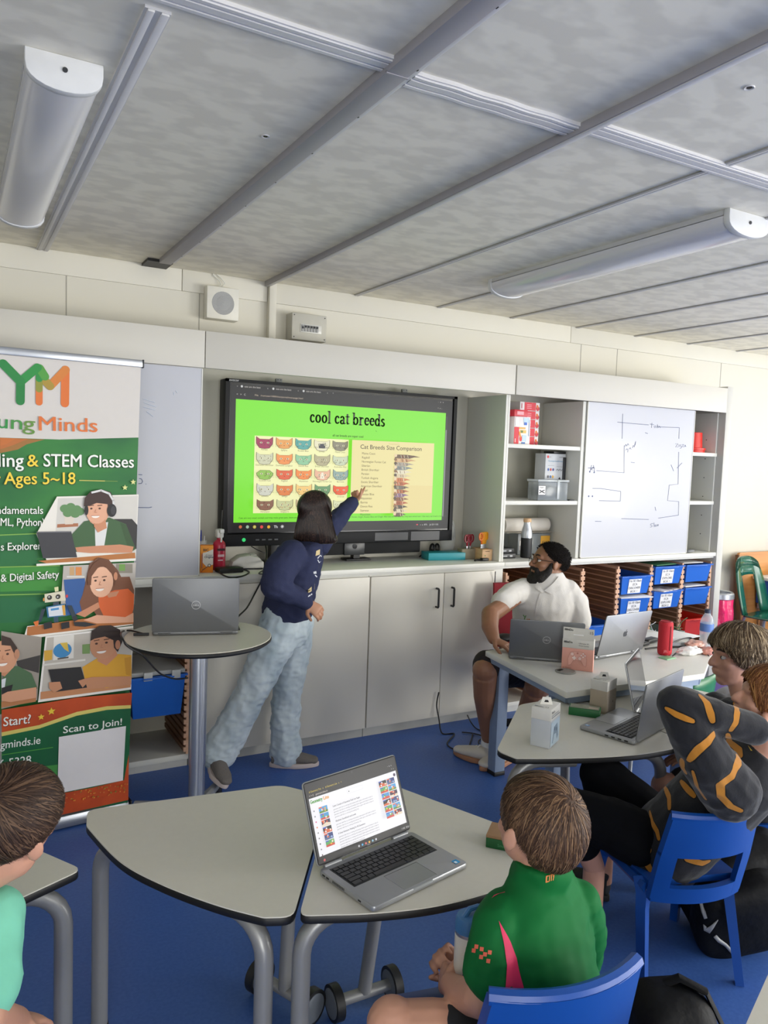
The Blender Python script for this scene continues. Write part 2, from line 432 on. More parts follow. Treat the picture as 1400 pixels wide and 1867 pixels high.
MB(mat('speaker_grille', '#9b9c9c', 0.7, var=0.2, scale=300)).lathe([(0.0, 0.0), (0.058, 0.0), (0.062, -0.004), (0.0, -0.006)][:3]+[(0.0001, 0.006)], M=Matrix.Translation((0, -0.071, 0)) @ Euler((PI/2, 0, 0)).to_matrix().to_4x4()).build('grille', t)
MB(WHITE).tube([(-0.02, -0.02, 0.082), (0.0, -0.03, 0.10), (-0.012, -0.025, 0.125), (-0.04, -0.02, 0.145), (-0.04, -0.015, 0.153)], 0.003).tube([(0.0, -0.02, 0.082), (0.022, -0.03, 0.11), (0.0, -0.025, 0.135), (-0.02, -0.015, 0.153)], 0.003).build('cable', t)
t = thing('fuse_box', 'grey consumer unit with a row of breakers above the screen', 'fuse box', (1.706, YB, 2.222))
MB(mat('fuse_box_grey', '#b6b4aa', 0.5)).box((0, -0.045, 0), (0.205, 0.09, 0.142), bev=0.005).build('housing', t)
MB(mat('fuse_window', '#c8c8c4', 0.3)).box((0.008, -0.0915, -0.008), (0.125, 0.005, 0.046), bev=0.002).build('breaker_window', t)
for i in range(6):
    b = MB(mat('breaker_grey', '#8c8d8e', 0.4)).box((-0.042+i*0.017, -0.095, -0.008), (0.014, 0.006, 0.034), bev=0.001).build('breaker', t)
    MB(BLACKP).box((-0.042+i*0.017, -0.099, 0.0 if i else -0.006), (0.009, 0.006, 0.010), bev=0.001).build('toggle', b)
for sx in (-1, 1):
    for sz in (-1, 1): MB(DARKG).cyl((sx*0.09, -0.092, sz*0.058), (sx*0.09, -0.0895, sz*0.058), 0.003, seg=10).build('screw', t)
# ================================================================ THE FITTED STORAGE WALL
FY = 3.64                                         # front plane of the units
SHELFB = mat('grey_beige_backing', '#b5b3a6', 0.6, var=0.03, scale=3)
def board(name, lo, hi, label, cat, m=None, group=None):
    o = MB(m or WHITE2).slab(lo, hi, 0.0015).build(name)
    return tag(o, label, cat, group)
PG = 'pelmet boards over the storage wall'
board('pelmet_board', (-1.2, FY-0.035, 1.922), (1.036, FY-0.013, 2.092), 'cream pelmet board above the banner and left whiteboard', 'pelmet', group=PG)
board('pelmet_board', (1.040, FY-0.035, 1.922), (2.868, FY-0.013, 2.092), 'cream pelmet board running above the large screen', 'pelmet', group=PG)
board('pelmet_board', (2.874, FY-0.038, 1.922), (4.735, FY-0.016, 2.092), 'cream pelmet board above the open shelves and right whiteboard', 'pelmet', group=PG)
o = MB(WHITE2).slab((-1.2, FY-0.012, 2.070), (4.735, YB, 2.088)).build('cupboard_top'); tag(o, 'white dust cover behind the three pelmet boards', 'cabinet')
board('end_panel', (4.738, FY-0.035, 0.0), (4.80, YB, 2.105), 'tall cream end panel closing the storage wall by the green chair', 'panel', mat('end_panel_grey', '#c4c3bd', 0.5, var=0.02))
# worktop
t = thing('worktop', 'long white worktop under the screen and shelves', 'worktop', (1.9, FY, 0.897))
MB(WHITE).slab((-3.1, -0.03, 0.014), (0.955, 0.39, 0.04), 0.002).slab((0.957, -0.03, 0.014), (2.84, 0.39, 0.04), 0.002).build('top', t)
MB(mat('worktop_rail', '#cfcfc9', 0.5)).slab((-3.1, -0.012, 0.0), (2.84, 0.02, 0.0135)).build('front_rail', t)
# recess side panels and shelves
t = thing('shelving_unit', 'white open shelving beside the screen, half covered by the right whiteboard', 'shelves', (2.85, FY, 0.937))
MB(WHITE).slab((-0.016, 0, 0), (-0.001, 0.385, 0.984), 0.001).slab((0.001, 0.0, 0), (0.015, 0.385, 0.984), 0.001).build('side_panel', t)
MB(WHITE).slab((0.585, 0, 0), (0.612, 0.385, 0.984), 0.001).build('side_panel', t)
MB(WHITE).slab((1.872, 0.02, 0), (1.885, 0.385, 0.984), 0.001).build('side_panel', t)
MB(SHELFB).slab((0.016, 0.375, 0), (0.584, 0.385, 0.984)).slab((0.613, 0.375, 0), (1.871, 0.385, 0.984)).build('back_panel', t)
for z in (1.626, 1.287):
    for a, b in ((0.0155, 0.584), (0.613, 1.871)): MB(WHITE).slab((a, 0.004, z-0.937-0.012), (b, 0.374, z-0.937+0.012), 0.001).build('shelf', t)
mb = MB(DARKG)
for i in range(6): mb.cyl((1.8715, 0.10, 0.12+0.135*i), (1.8705, 0.10, 0.12+0.135*i), 0.004, seg=8)
mb.build('peg_holes', t)
o = MB(WHITE).slab((1.015, FY+0.01, 0.938), (1.033, YB-0.005, 1.918), 0.001).build('recess_panel'); tag(o, 'white upright panel at the left side of the screen recess', 'panel')
# whiteboards sliding in front
WB = mat('whiteboard_gloss', '#bbbdc5', 0.30, var=0.01, scale=2, coat=0.06)
MARK = mat('marker_blue', '#5a6488', 0.6); MARKF = mat('marker_faint', '#9aa0b8', 0.6)
def whiteboard(x0, x1, label):
    t = thing('sliding_whiteboard', label, 'whiteboard', ((x0+x1)/2, FY-0.006, 0.9385), 0, 'sliding whiteboards')
    h = (x1-x0)/2
    MB(WB).slab((-h+0.004, -0.004, 0.004), (h-0.004, 0.004, 0.982)).build('writing_surface', t)
    MB(WHITE).slab((-h, -0.006, 0), (-h+0.005, 0.005, 0.98)).slab((h-0.005, -0.006, 0), (h, 0.005, 0.98)).slab((-h, -0.006, 0), (h, 0.005, 0.004)).build('frame', t)
    return t
wl = whiteboard(0.10, 1.035, 'left sliding whiteboard half hidden behind the banner')
wr = whiteboard(3.465, 4.452, 'right sliding whiteboard with a flow diagram in blue marker')
def draw(t, strokes, m, name='marker_drawing', w=0.0016, yy=-0.0045):
    """marker strokes given in photo pixels on the board plane"""
    mb = MB(m)
    for s in strokes:
        pts = []
        for (u, v) in s:
            p = J(u, v, y=FY-0.0105); pts.append(Vector((p.x, FY-0.0105, p.z)))
        mb.tube(pts, w, 5, flat=1.0)
    return mb.build(name, t, W=True, smooth=0)
def z7(pts): return [(840+x/2.5, 660+y/2.5) for x, y in pts]
draw(wr, [z7(s) for s in (
    [(738, 236), (735, 350)], [(714, 274), (735, 276), (856, 287)], [(900, 296), (996, 299), (994, 350)], [(745, 380), (744, 505), (618, 495)],
    [(993, 410), (990, 557), (950, 561), (942, 632), (993, 636), (992, 698), (900, 712)], [(732, 714), (856, 718)], [(600, 576), (640, 577), (729, 590), (727, 634), (630, 632)],
    [(863, 283), (880, 286)], [(871, 277), (869, 300)], [(884, 300), (880, 293), (888, 291), (889, 300)], [(896, 284), (895, 301), (899, 290)], [(900, 300), (905, 292), (910, 300)],
    [(978, 373), (990, 372), (978, 388), (990, 387)], [(995, 376), (995, 386)], [(1003, 376), (1000, 382), (1005, 384), (1005, 392), (999, 394)], [(1009, 376), (1016, 376), (1009, 386), (1018, 386)], [(1021, 386), (1022, 378), (1026, 386)],
    [(748, 385), (752, 375), (756, 383), (762, 372), (766, 380)], [(752, 402), (757, 395), (762, 402), (760, 412)], [(766, 398), (772, 390), (776, 398)], [(782, 392), (786, 380), (790, 388), (797, 362), (794, 380)],
    [(876, 736), (866, 738), (864, 743), (872, 746), (870, 752), (863, 753)], [(881, 752), (880, 732)], [(887, 750), (884, 744), (890, 742), (892, 749), (887, 750)], [(896, 740), (898, 748), (901, 740)],
    [(580, 483), (612, 483)], [(596, 470), (590, 495), (606, 478), (592, 486), (610, 498), (604, 470)], [(1008, 460), (985, 484)], [(958, 468), (970, 497)], [(840, 322), (852, 326)], [(775, 457), (792, 459)], [(885, 660), (889, 678)], [(612, 726), (640, 727)])], MARK)
mb = MB(MARK)
for (x, y) in ((583, 612), (600, 612), (588, 500), (608, 503)):
    p = J(840+x/2.5, 660+y/2.5, y=FY-0.0105); mb.cyl((p.x, FY-0.011, p.z), (p.x, FY-0.010, p.z), 0.006, seg=10)
mb.build('marker_dots', wr, W=True)
def z3(pts): return [(x/3.684, 620+y/3.684) for x, y in pts]
draw(wl, [z3(s) for s in ([(930, 904), (955, 905)], [(935, 930), (950, 932), (958, 950), (950, 963), (930, 965)], [(978, 966), (982, 968)], [(922, 1124), (1000, 1126), (1020, 1121)])], MARK)
draw(wl, [z3(s) for s in ([(960, 395), (1040, 420)], [(965, 420), (1048, 450)], [(962, 450), (1040, 470)], [(985, 480), (1030, 515)], [(1165, 350), (1170, 370)], [(1180, 340), (1190, 355)])], mat('marker_smear', '#c3cbd9', 0.5), 'marker_smear', 0.002)
p = J(1260, 1009, z=0.927); o = MB(mat('grey_eraser', '#7b7d80', 0.6)).ell((4.52, 3.655, 0.949), (0.05, 0.02, 0.011), rot=(0, 0, 0.2)).build('board_eraser'); tag(o, 'small grey board eraser at the foot of the right whiteboard', 'eraser')

# ---------------------------------------------------------------- base units
DOORM = mat('grey_white_door', '#d9d5ca', 0.45, var=0.02, scale=2)
def handle(par, x):
    MB(BLACKP).tube([(x, -0.020, 0.805), (x, -0.042, 0.805), (x, -0.046, 0.80), (x, -0.046, 0.705), (x, -0.042, 0.70), (x, -0.020, 0.70)], 0.006, 8).build('handle', par)
def base_cupboard(x0, x1, doors, label):
    t = thing('base_cupboard', label, 'cupboard', ((x0+x1)/2, FY, 0), 0, 'base cupboards under the screen'); h = (x1-x0)/2
    MB(WHITE).slab((-h, 0.001, 0.055), (h, 0.385, 0.894)).build('carcass', t)
    MB(mat('toe_kick', '#b9b9b3', 0.5)).slab((-h, 0.015, 0), (h, 0.05, 0.055)).build('toe_kick', t)
    for (a, b, hx) in doors:
        c = (x0+x1)/2
        d = MB(DOORM).slab((a-c+0.0025, -0.019, 0.058), (b-c-0.0025, 0.0, 0.889), 0.001).build('door', t)
        if hx is not None: handle(d, hx-c)
base_cupboard(1.005, 1.962, [(1.005, 1.48, None), (1.48, 1.962, None)], 'grey-white base cupboard directly behind the standing girl')
base_cupboard(1.966, 2.868, [(1.966, 2.439, 2.388), (2.439, 2.80, 2.492)], 'grey-white base cupboard with two black bow handles')
# beech-and-brown tray units with toothed uprights
BEECH = mat_two('beech_ply_edge', '#dcb59a', '#c99b7c', (3, 3, 60), 0.35, 0.65, rough=0.55)
RUN = mat_two('brown_runner_wood', '#8a6549', '#6f4d36', (40, 3, 20), 0.35, 0.65, rough=0.6)
def upright(t, x, sides=(-1, 1), z0=0.07, z1=0.87):
    mb = MB(BEECH).slab((x-0.006, -0.012, z0), (x+0.006, 0.37, z1)); z = z0+0.012
    while z < z1-0.02:
        for s in sides:
            a, b = sorted((x+s*0.006, x+s*0.017)); mb.use(BEECH).slab((a, -0.012, z), (b, 0.0, z+0.022)); mb.use(RUN).slab((a, 0.0, z), (b, 0.37, z+0.022))
        z += 0.034
    mb.build('runner_upright', t)
t = thing('tray_unit', 'wooden tray unit with toothed runners right of the man', 'tray unit', (3.80, FY, 0))
MB(WHITE).slab((-0.93, 0.012, 0.04), (0.935, 0.385, 0.062)).build('base_board', t)
MB(mat('tray_toe_kick', '#c9c9c4', 0.5)).slab((-0.93, 0.02, 0), (0.935, 0.04, 0.04)).build('toe_kick', t)
MB(mat('brown_back_panel', '#8f6f56', 0.65, var=0.1)).slab((-0.93, 0.372, 0.062), (0.935, 0.385, 0.88)).build('back_panel', t)
UX = [2.889, 3.195, 3.50, 3.81, 4.12, 4.425, 4.718]
for i, x in enumerate(UX): upright(t, x-3.80, (1,) if i == 0 else ((-1,) if i == 6 else (-1, 1)))
t = thing('tray_unit', 'open tray unit behind the tall round table', 'tray unit', (0.85, FY, 0))
MB(WHITE).slab((-1.6, 0.0, 0.04), (0.15, 0.385, 0.066), 0.001).build('base_board', t)
MB(mat('tray_toe_kick', '#c9c9c4', 0.5)).slab((-1.6, 0.02, 0), (0.15, 0.04, 0.04)).build('toe_kick', t)
MB(SHELFB).slab((-1.6, 0.372, 0.066), (0.15, 0.385, 0.88)).build('back_panel', t)
UPL = mat_two('grey_brown_runner', '#8d8078', '#7c6f66', (40, 3, 20), 0.35, 0.65, rough=0.6)
for x, sd in ((-0.148, (-1, 1)), (0.140, (-1,)), (-0.45, (-1, 1))): upright(t, x, sd)
# plastic trays
TBLUE = mat('blue_tray_plastic', '#1f63c4', 0.35, var=0.03); TRED = mat('red_tray_plastic', '#e23a2c', 0.35, var=0.03)
def tray(x, z0, z1, m, label, w=0.282, lines=None, yo=-0.03, group='plastic trays in the runners'):
    t = thing('storage_tray', label, 'tray', (x, FY+yo, z0), 0, group); h = z1-z0; a, b = w/2, w/2-0.022; L = 0.36
    def ring(hx, y0, y1, z): return [(-hx, y0, z), (hx, y0, z), (hx, y1, z), (-hx, y1, z)]
    R = [ring(b, 0.02, L-0.02, 0), ring(a-0.006, 0.002, L, h-0.01), ring(a+0.004, -0.008, L+0.004, h-0.008), ring(a+0.004, -0.008, L+0.004, h), ring(a-0.008, 0.006, L-0.006, h), ring(b-0.003, 0.024, L-0.024, 0.004)]
    vs = [q for r in R for q in r]; fs = [(3, 2, 1, 0)]
    for i in range(5):
        for k2 in range(4): fs.append((i*4+k2, i*4+(k2+1) % 4, (i+1)*4+(k2+1) % 4, (i+1)*4+k2))
    fs.append((20, 21, 22, 23)); mb = MB(m); mb.verts_faces(vs, fs); mb.build('tub', t)
    MB(m).prism([(-0.085, 0), (-0.06, -0.016), (0.06, -0.016), (0.085, 0)], -0.004, 0.004, M=Matrix.Translation((0, -0.004, h-0.006)) @ Euler((0, 0, 0)).to_matrix().to_4x4(), bev=0.002).build('handle_lip', t)
    if lines:
        pm = MB(mat('white_paper', '#e9e9ea', 0.8, var=0.02)); y0 = -0.0045
        tl = 0.0153/h
        def fp(u, v): return (u, 0.0185-(v/h)*0.0165-0.003, v)
        W2, zb, zt = 0.058, 0.006, h-0.022
        pm.verts_faces([fp(-W2-0.01, zb), fp(W2-0.01, zb), fp(W2-0.01, zt), fp(-W2-0.01, zt)], [(0, 1, 2, 3)])
        lb = pm.build('paper_label', t, recalc=False)
        O = Vector(fp(-W2-0.01, zb)); V = Vector(fp(0, zt))-Vector(fp(0, zb)); Hh = V.length
        pr = Print(O, (1, 0, 0), V, ink, lift=0.0008); n2 = len(lines)
        for i, s in enumerate(lines): pr.text(s, W2, Hh*(1-(i+0.82)/n2), Hh/n2*0.95, '#33343c', 'CENTER')
        lo = pr.build('handwriting', lb)
    return t
C3, C4, C5 = (3.81+4.12)/2, (4.12+4.425)/2, (4.425+4.718)/2
tray(C3, 0.682, 0.806, TBLUE, 'blue tray labelled DISCOVER BOX 1 in the upper left of the runners', lines=['16-10 10am', 'ECA', 'DISCOVER', 'BOX 1'])
tray(C3, 0.535, 0.660, TBLUE, 'blue tray labelled DISCOVER BOX 1 below its like-labelled upper tray', lines=['16-10 10am', 'ECA', 'DISCOVER', 'BOX 1'])
tray(C4, 0.733, 0.858, TBLUE, 'blue tray labelled EXPLORE BOX 1 at the top of the middle column', lines=['16-10 10am', 'ECA', 'EXPLORE', 'BOX 1'])
tray(C4, 0.567, 0.690, TBLUE, 'blue tray labelled EXPLORE BOX 2 with magazines lying on it', lines=['16-10 10am', 'ECA', 'EXPLORE', 'BOX 2'])
tray(C5, 0.735, 0.858, TBLUE, 'upper unlabelled blue tray at the right end of the runners', w=0.265)
tray(C5, 0.572, 0.697, TBLUE, 'lower unlabelled blue tray at the right end of the runners', w=0.265)
tray(C5, 0.356, 0.480, TRED, 'red tray low at the right end of the runners', w=0.265, yo=-0.05)
tray(3.655, 0.36, 0.50, TBLUE, 'blue tray low in the runners behind the silver laptop', lines=None)
tray(3.345, 0.40, 0.52, TBLUE, 'blue tray low in the runners beside the red chair back', lines=None)
bt = tray(0.845, 0.275, 0.475, TBLUE, 'deep blue tray with a clear lid behind the round table pole', w=0.265)
def paper(x, y, z, sx, sy, rz, label, m, cat='paper', name='paper_sheets', th=0.006):
    o = MB(m).box((0, 0, th/2), (sx, sy, th), bev=0.001).build(name); o.location = (x, y, z); o.rotation_euler = (0, 0, rz); return tag(o, label, cat)
PAPER = mat('white_paper', '#e9e9ea', 0.8, var=0.02); MAGZ = mat_two('magazine_cover', '#d8d6d6', '#7a6d74', (14, 9, 3), 0.45, 0.6, rough=0.4)
paper(C4, FY+0.05, 0.691, 0.27, 0.20, 0.25, 'loose magazines lying on the EXPLORE BOX 2 tray', MAGZ, 'magazine', 'magazines')
paper(C3, FY+0.04, 0.661, 0.26, 0.19, -0.15, 'white sheets lying on the lower DISCOVER tray', PAPER)
paper(C4, FY+0.09, 0.859, 0.22, 0.17, 0.1, 'green card lying in the upper EXPLORE tray', mat('green_card', '#3f7a55', 0.6), 'card', 'green_card')
paper(C5, FY+0.10, 0.859, 0.20, 0.16, 0.0, 'white sheets in the upper unlabelled blue tray', PAPER)
paper(C5, FY+0.08, 0.698, 0.22, 0.17, 0.05, 'white sheets in the lower unlabelled blue tray', PAPER)
ld = MB(mat('frosted_lid_plastic', '#b9bcbc', 0.3, alpha=0.75)).box((0, 0.18, 0.2125), (0.255, 0.35, 0.022), bev=0.006).build('clear_lid', bt); ld['label'] = 'frosted clear plastic lid'
for x in (-0.05, 0.08): MB(mat('frosted_lid_clip', '#b9bcbc', 0.3)).box((x, -0.007, 0.2045), (0.04, 0.012, 0.04), bev=0.002).build('clip', ld)
# tangle of wires and a green board in the lower runners
mb = MB(mat('green_wire', '#4d8a5c', 0.5)); rnd = random.Random(3)
for i in range(16):
    p = Vector((4.05+rnd.random()*0.3, FY-0.06-rnd.random()*0.03, 0.42)); pts = [p]
    for q in range(6): p = p+Vector(((rnd.random()-0.5)*0.09, (rnd.random()-0.5)*0.03, (rnd.random()-0.45)*0.05)); p.z = max(0.405, min(0.50, p.z)); pts.append(p)
    mb.use(mat('green_wire', '#4d8a5c', 0.5) if i % 3 else mat('white_wire', '#d8d8d8', 0.5)).tube(pts, 0.0022, 5)
o = mb.build('wire_bundle'); tag(o, 'tangle of green and white wires in the lower runners', 'wires', kind='stuff')
o = tray(C4, 0.30, 0.405, mat('clear_tray', '#9fb0a6', 0.3), 'pale tray full of green wires in the lower middle runners', yo=-0.06)
# ================================================================ THE LARGE SCREEN
TY = 3.88
t = thing('interactive_screen', 'large black interactive screen showing a lime page on cat breeds', 'screen', (1.935, TY, 1.474))
def rel(u, v, y=TY): p = J(u, v, y=y); return (p.x-1.935, p.z-1.474)
def z5(X, Y): return rel(390+X/2.979, 670+Y/2.979)
BEZ = mat('screen_bezel', '#0d0e11', 0.5, var=0.03, spec=0.25)
MB(BEZ).box((0, 0.045, 0), (1.425, 0.09, 0.866), bev=0.006).build('casing', t)
MB(mat('screen_chin', '#121317', 0.6, spec=0.25)).box((0, -0.006, -0.398), (1.42, 0.014, 0.062), bev=0.003).build('chin', t)
MB(BEZ).slab((-0.712, -0.012, 0.418), (0.712, 0.0, 0.433)).slab((-0.712, -0.012, -0.43), (-0.69, 0.0, 0.433)).slab((0.69, -0.012, -0.43), (0.712, 0.0, 0.433)).build('bezel', t)
MB(mat('screen_glass', '#0b0b0e', 0.18, var=0)).slab((-0.69, -0.002, -0.366), (0.69, 0.0, 0.418)).build('glass', t)
MB(mat('chin_panel', '#26282d', 0.4)).slab((0.42, -0.0145, -0.425), (0.62, -0.013, -0.372)).slab((0.18, -0.0145, -0.42), (0.40, -0.013, -0.375)).build('front_panel', t)
mb = MB(mat('port_grey', '#55585c', 0.4))
for i in range(4): mb.slab((-0.535+i*0.035, -0.0145, -0.402), (-0.515+i*0.035, -0.0125, -0.395))
mb.build('ports', t)
MB(mat('green_led', '#2fd06a', emit='#2fc76a', es=0.7)).lathe([(0.010, 0), (0.010, 0.002), (0.007, 0.002)], M=Matrix.Translation((-0.60, -0.0125, -0.397)) @ Euler((PI/2, 0, 0)).to_matrix().to_4x4(), seg=16).build('power_light', t)
Print((-0.70, -0.0125, 0.4205), (1, 0, 0), (0, 0, 1), ink).text('avocor', 0.004, 0.0, 0.017, '#d8d8d8', width=0.052).build('maker_lettering', t)
for u in (508, 737):
    p = J(u, 690 if u < 600 else 710, y=3.97)
    br = MB(mat('bracket_grey', '#8d8f90', 0.5)).box((p.x-1.935, 0.09, 0.445), (0.036, 0.02, 0.032), bev=0.003).build('wall_bracket', t)
    mb = MB(EDGE)
    for sx in (-1, 1):
        for sz in (-1, 1): mb.cyl((p.x-1.935+sx*0.008, 0.0795, 0.447+sz*0.007), (p.x-1.935+sx*0.008, 0.078, 0.447+sz*0.007), 0.0025, seg=8)
    mb.build('bolts', br)
P = Print((0, -0.0022, 0), (1, 0, 0), (0, 0, 1), glow, step=0.00008)
tl, tr_, bl, br_ = z5(118, 168), z5(1258, 250), z5(105, 843), z5(1235, 828)
x0, x1, zt, zb = (tl[0]+bl[0])/2, (tr_[0]+br_[0])/2, (tl[1]+tr_[1])/2, (bl[1]+br_[1])/2
P.rect(-0.685, -0.36, 0.685, 0.405, '#131216')                                      # browser window and task bar
P.rect(x0, zb, x1, zt, '#7ee632')
P.rect(x1+0.004, zb, x1+0.012, zt-0.02, '#3a3a3e'); P.rect(x1+0.003, zb+0.02, x1+0.011, zt-0.10, '#8a8a8c')
for i in range(3):
    u0 = x0+0.03+i*0.172
    P.oval(u0, zt+0.066, 0.006, 0.006, '#c8c8c8'); P.text('cats are the best', u0+0.014, zt+0.062, 0.013, '#c9c3bd'); P.text('x', u0+0.138, zt+0.062, 0.012, '#bdb8b4')
P.text('+', x0+0.545, zt+0.062, 0.013, '#bdb8b4')
P.text('v', x0+0.003, zt+0.062, 0.012, '#bdb8b4')
P.text('<   >   C', x0+0.002, zt+0.020, 0.014, '#cfcac4'); P.text('File   /run/user/1000/doc/portal/mainpage.html', x0+0.10, zt+0.022, 0.012, '#c9b8a4', width=0.27)
P.text('-   o   x', x1-0.06, zt+0.058, 0.013, '#cfcac4'); P.text('*  =  :', x1-0.06, zt+0.020, 0.013, '#cfcac4')
# page heading in a bold book face: strokes drawn with a broad nib, plus serifs
def nib(P, pts, col, w, h, n=8):
    ring = [(w*math.cos(2*PI*i/n), h*math.sin(2*PI*i/n)) for i in range(n)]
    P.mb.use(P.matf(col)); P.k += 0.00000002
    for (a, b) in zip(pts[:-1], pts[1:]):
        q = [(a[0]+r[0], a[1]+r[1]) for r in ring]+[(b[0]+r[0], b[1]+r[1]) for r in ring]
        q = sorted(set(q)); lo = []; hi = []
        for p in q:
            while len(lo) > 1 and (lo[-1][0]-lo[-2][0])*(p[1]-lo[-2][1])-(lo[-1][1]-lo[-2][1])*(p[0]-lo[-2][0]) <= 0: lo.pop()
            lo.append(p)
        for p in reversed(q):
            while len(hi) > 1 and (hi[-1][0]-hi[-2][0])*(p[1]-hi[-2][1])-(hi[-1][1]-hi[-2][1])*(p[0]-hi[-2][0]) <= 0: hi.pop()
            hi.append(p)
        hull = lo[:-1]+hi[:-1]
        if len(hull) > 2: P.mb.verts_faces([P.pt(*p) for p in hull], [tuple(range(len(hull)))])
def arc(cx, cy, a, b, t0, t1, n=14): return [(cx+a*math.cos(math.radians(t0+(t1-t0)*i/n)), cy+b*math.sin(math.radians(t0+(t1-t0)*i/n))) for i in range(n+1)]
GLY = {'c': (0.46, [arc(0.26, 0.23, 0.15, 0.2, 45, 320), [(0.355, 0.35), (0.36, 0.34)]]),
       'o': (0.52, [arc(0.26, 0.23, 0.165, 0.2, 0, 360, 20)]),
       'l': (0.29, [[(0.14, 0.02), (0.14, 0.66)], [(0.05, 0.66), (0.14, 0.66)], [(0.05, 0.015), (0.23, 0.015)]]),
       'a': (0.50, [arc(0.22, 0.31, 0.12, 0.12, 160, 0)+[(0.34, 0.10), (0.37, 0.03), (0.45, 0.05)], arc(0.21, 0.12, 0.12, 0.1, 60, 330)]),
       't': (0.34, [[(0.15, 0.56), (0.15, 0.10), (0.18, 0.03), (0.28, 0.05)], [(0.04, 0.43), (0.28, 0.43)]]),
       'b': (0.55, [[(0.11, 0.02), (0.11, 0.66)], [(0.02, 0.66), (0.11, 0.66)], arc(0.27, 0.22, 0.165, 0.2, 160, -160, 18)]),
       'r': (0.44, [[(0.13, 0.02), (0.13, 0.43)], [(0.04, 0.43), (0.13, 0.43)], [(0.04, 0.015), (0.24, 0.015)], [(0.15, 0.32), (0.22, 0.42), (0.32, 0.42)], [(0.33, 0.39), (0.345, 0.38)]]),
       'e': (0.46, [arc(0.25, 0.23, 0.155, 0.2, 10, 320), [(0.10, 0.25), (0.40, 0.25)]]),
       'd': (0.55, [[(0.41, 0.02), (0.41, 0.66)], [(0.32, 0.66), (0.41, 0.66)], [(0.41, 0.02), (0.50, 0.03)], arc(0.25, 0.22, 0.155, 0.2, 20, 340, 18)]),
       's': (0.40, [arc(0.2, 0.32, 0.1, 0.1, 30, 200, 8)+[(0.2, 0.22)]+arc(0.2, 0.12, 0.115, 0.11, 40, -150, 9)]), ' ': (0.26, [])}
def book(P, s, u, v, size, col):
    hs = 0.74; w = sum(GLY[c][0] for c in s)*size*hs; x = u-w/2
    for c in s:
        for st in GLY[c][1]: nib(P, [(x+a*size*hs, v+b*size) for a, b in st], col, 0.056*size, 0.032*size)
        x += GLY[c][0]*size*hs
hc = z5(727, 300); P.nxt(); book(P, 'cool cat breeds', hc[0], hc[1]-0.010, 0.098, '#10200c')
sc = z5(727, 378); P.text('all cat breeds are super cool', sc[0], sc[1], 0.018, '#14300c', 'CENTER', bold=0.012, width=0.19)
P.poly([z5(877, 340), z5(882, 350), z5(879, 349)], '#10200c')
# left chart of cat faces
a, b = z5(219, 370), z5(728, 392); c, d = z5(211, 791), z5(720, 788)
gx0, gx1, gz1, gz0 = (a[0]+c[0])/2, (b[0]+d[0])/2, (a[1]+b[1])/2, (c[1]+d[1])/2
P.rect(gx0, gz0, gx1, gz1, '#f2f2b4')
CATS = [('#a33058', 'Persian'), ('#e8a457', 'Sphynx'), ('#55a8a0', 'Russian Blue'), ('#e8e4c0', 'Birman'), ('#8a8670', 'Maine Coon'),
        ('#cfd0b0', 'Domestic Shorthair'), ('#f0954c', 'Domestic Longhair'), ('#8fc79a', 'Devon Rex'), ('#b5ae88', 'British Shorthair'), ('#c9d4b4', 'Australian Mist'),
        ('#8fc04c', 'Scottish Fold'), ('#e05c30', 'Ragdoll'), ('#f08a3c', 'Abyssinian'), ('#e8b494', 'Norwegian Forest Cat'), ('#8ea8a0', 'Burmese'),
        ('#cfd0c0', 'Siamese'), ('#e07c34', 'Bengal'), ('#f2c878', 'Turkish Van'), ('#6a9a68', 'Manx'), ('#f05a28', 'Oriental'),
        ('#8a5f48', 'Himalayan'), ('#c8cc98', 'Singapura'), ('#d0b890', 'Balinese'), ('#c0c8a8', 'Bombay'), ('#d8dcb0', 'Tonkinese')]
cw, ch = (gx1-gx0)/5, (gz1-gz0)/5; rnd = random.Random(5); LN = '#4a3c2c'
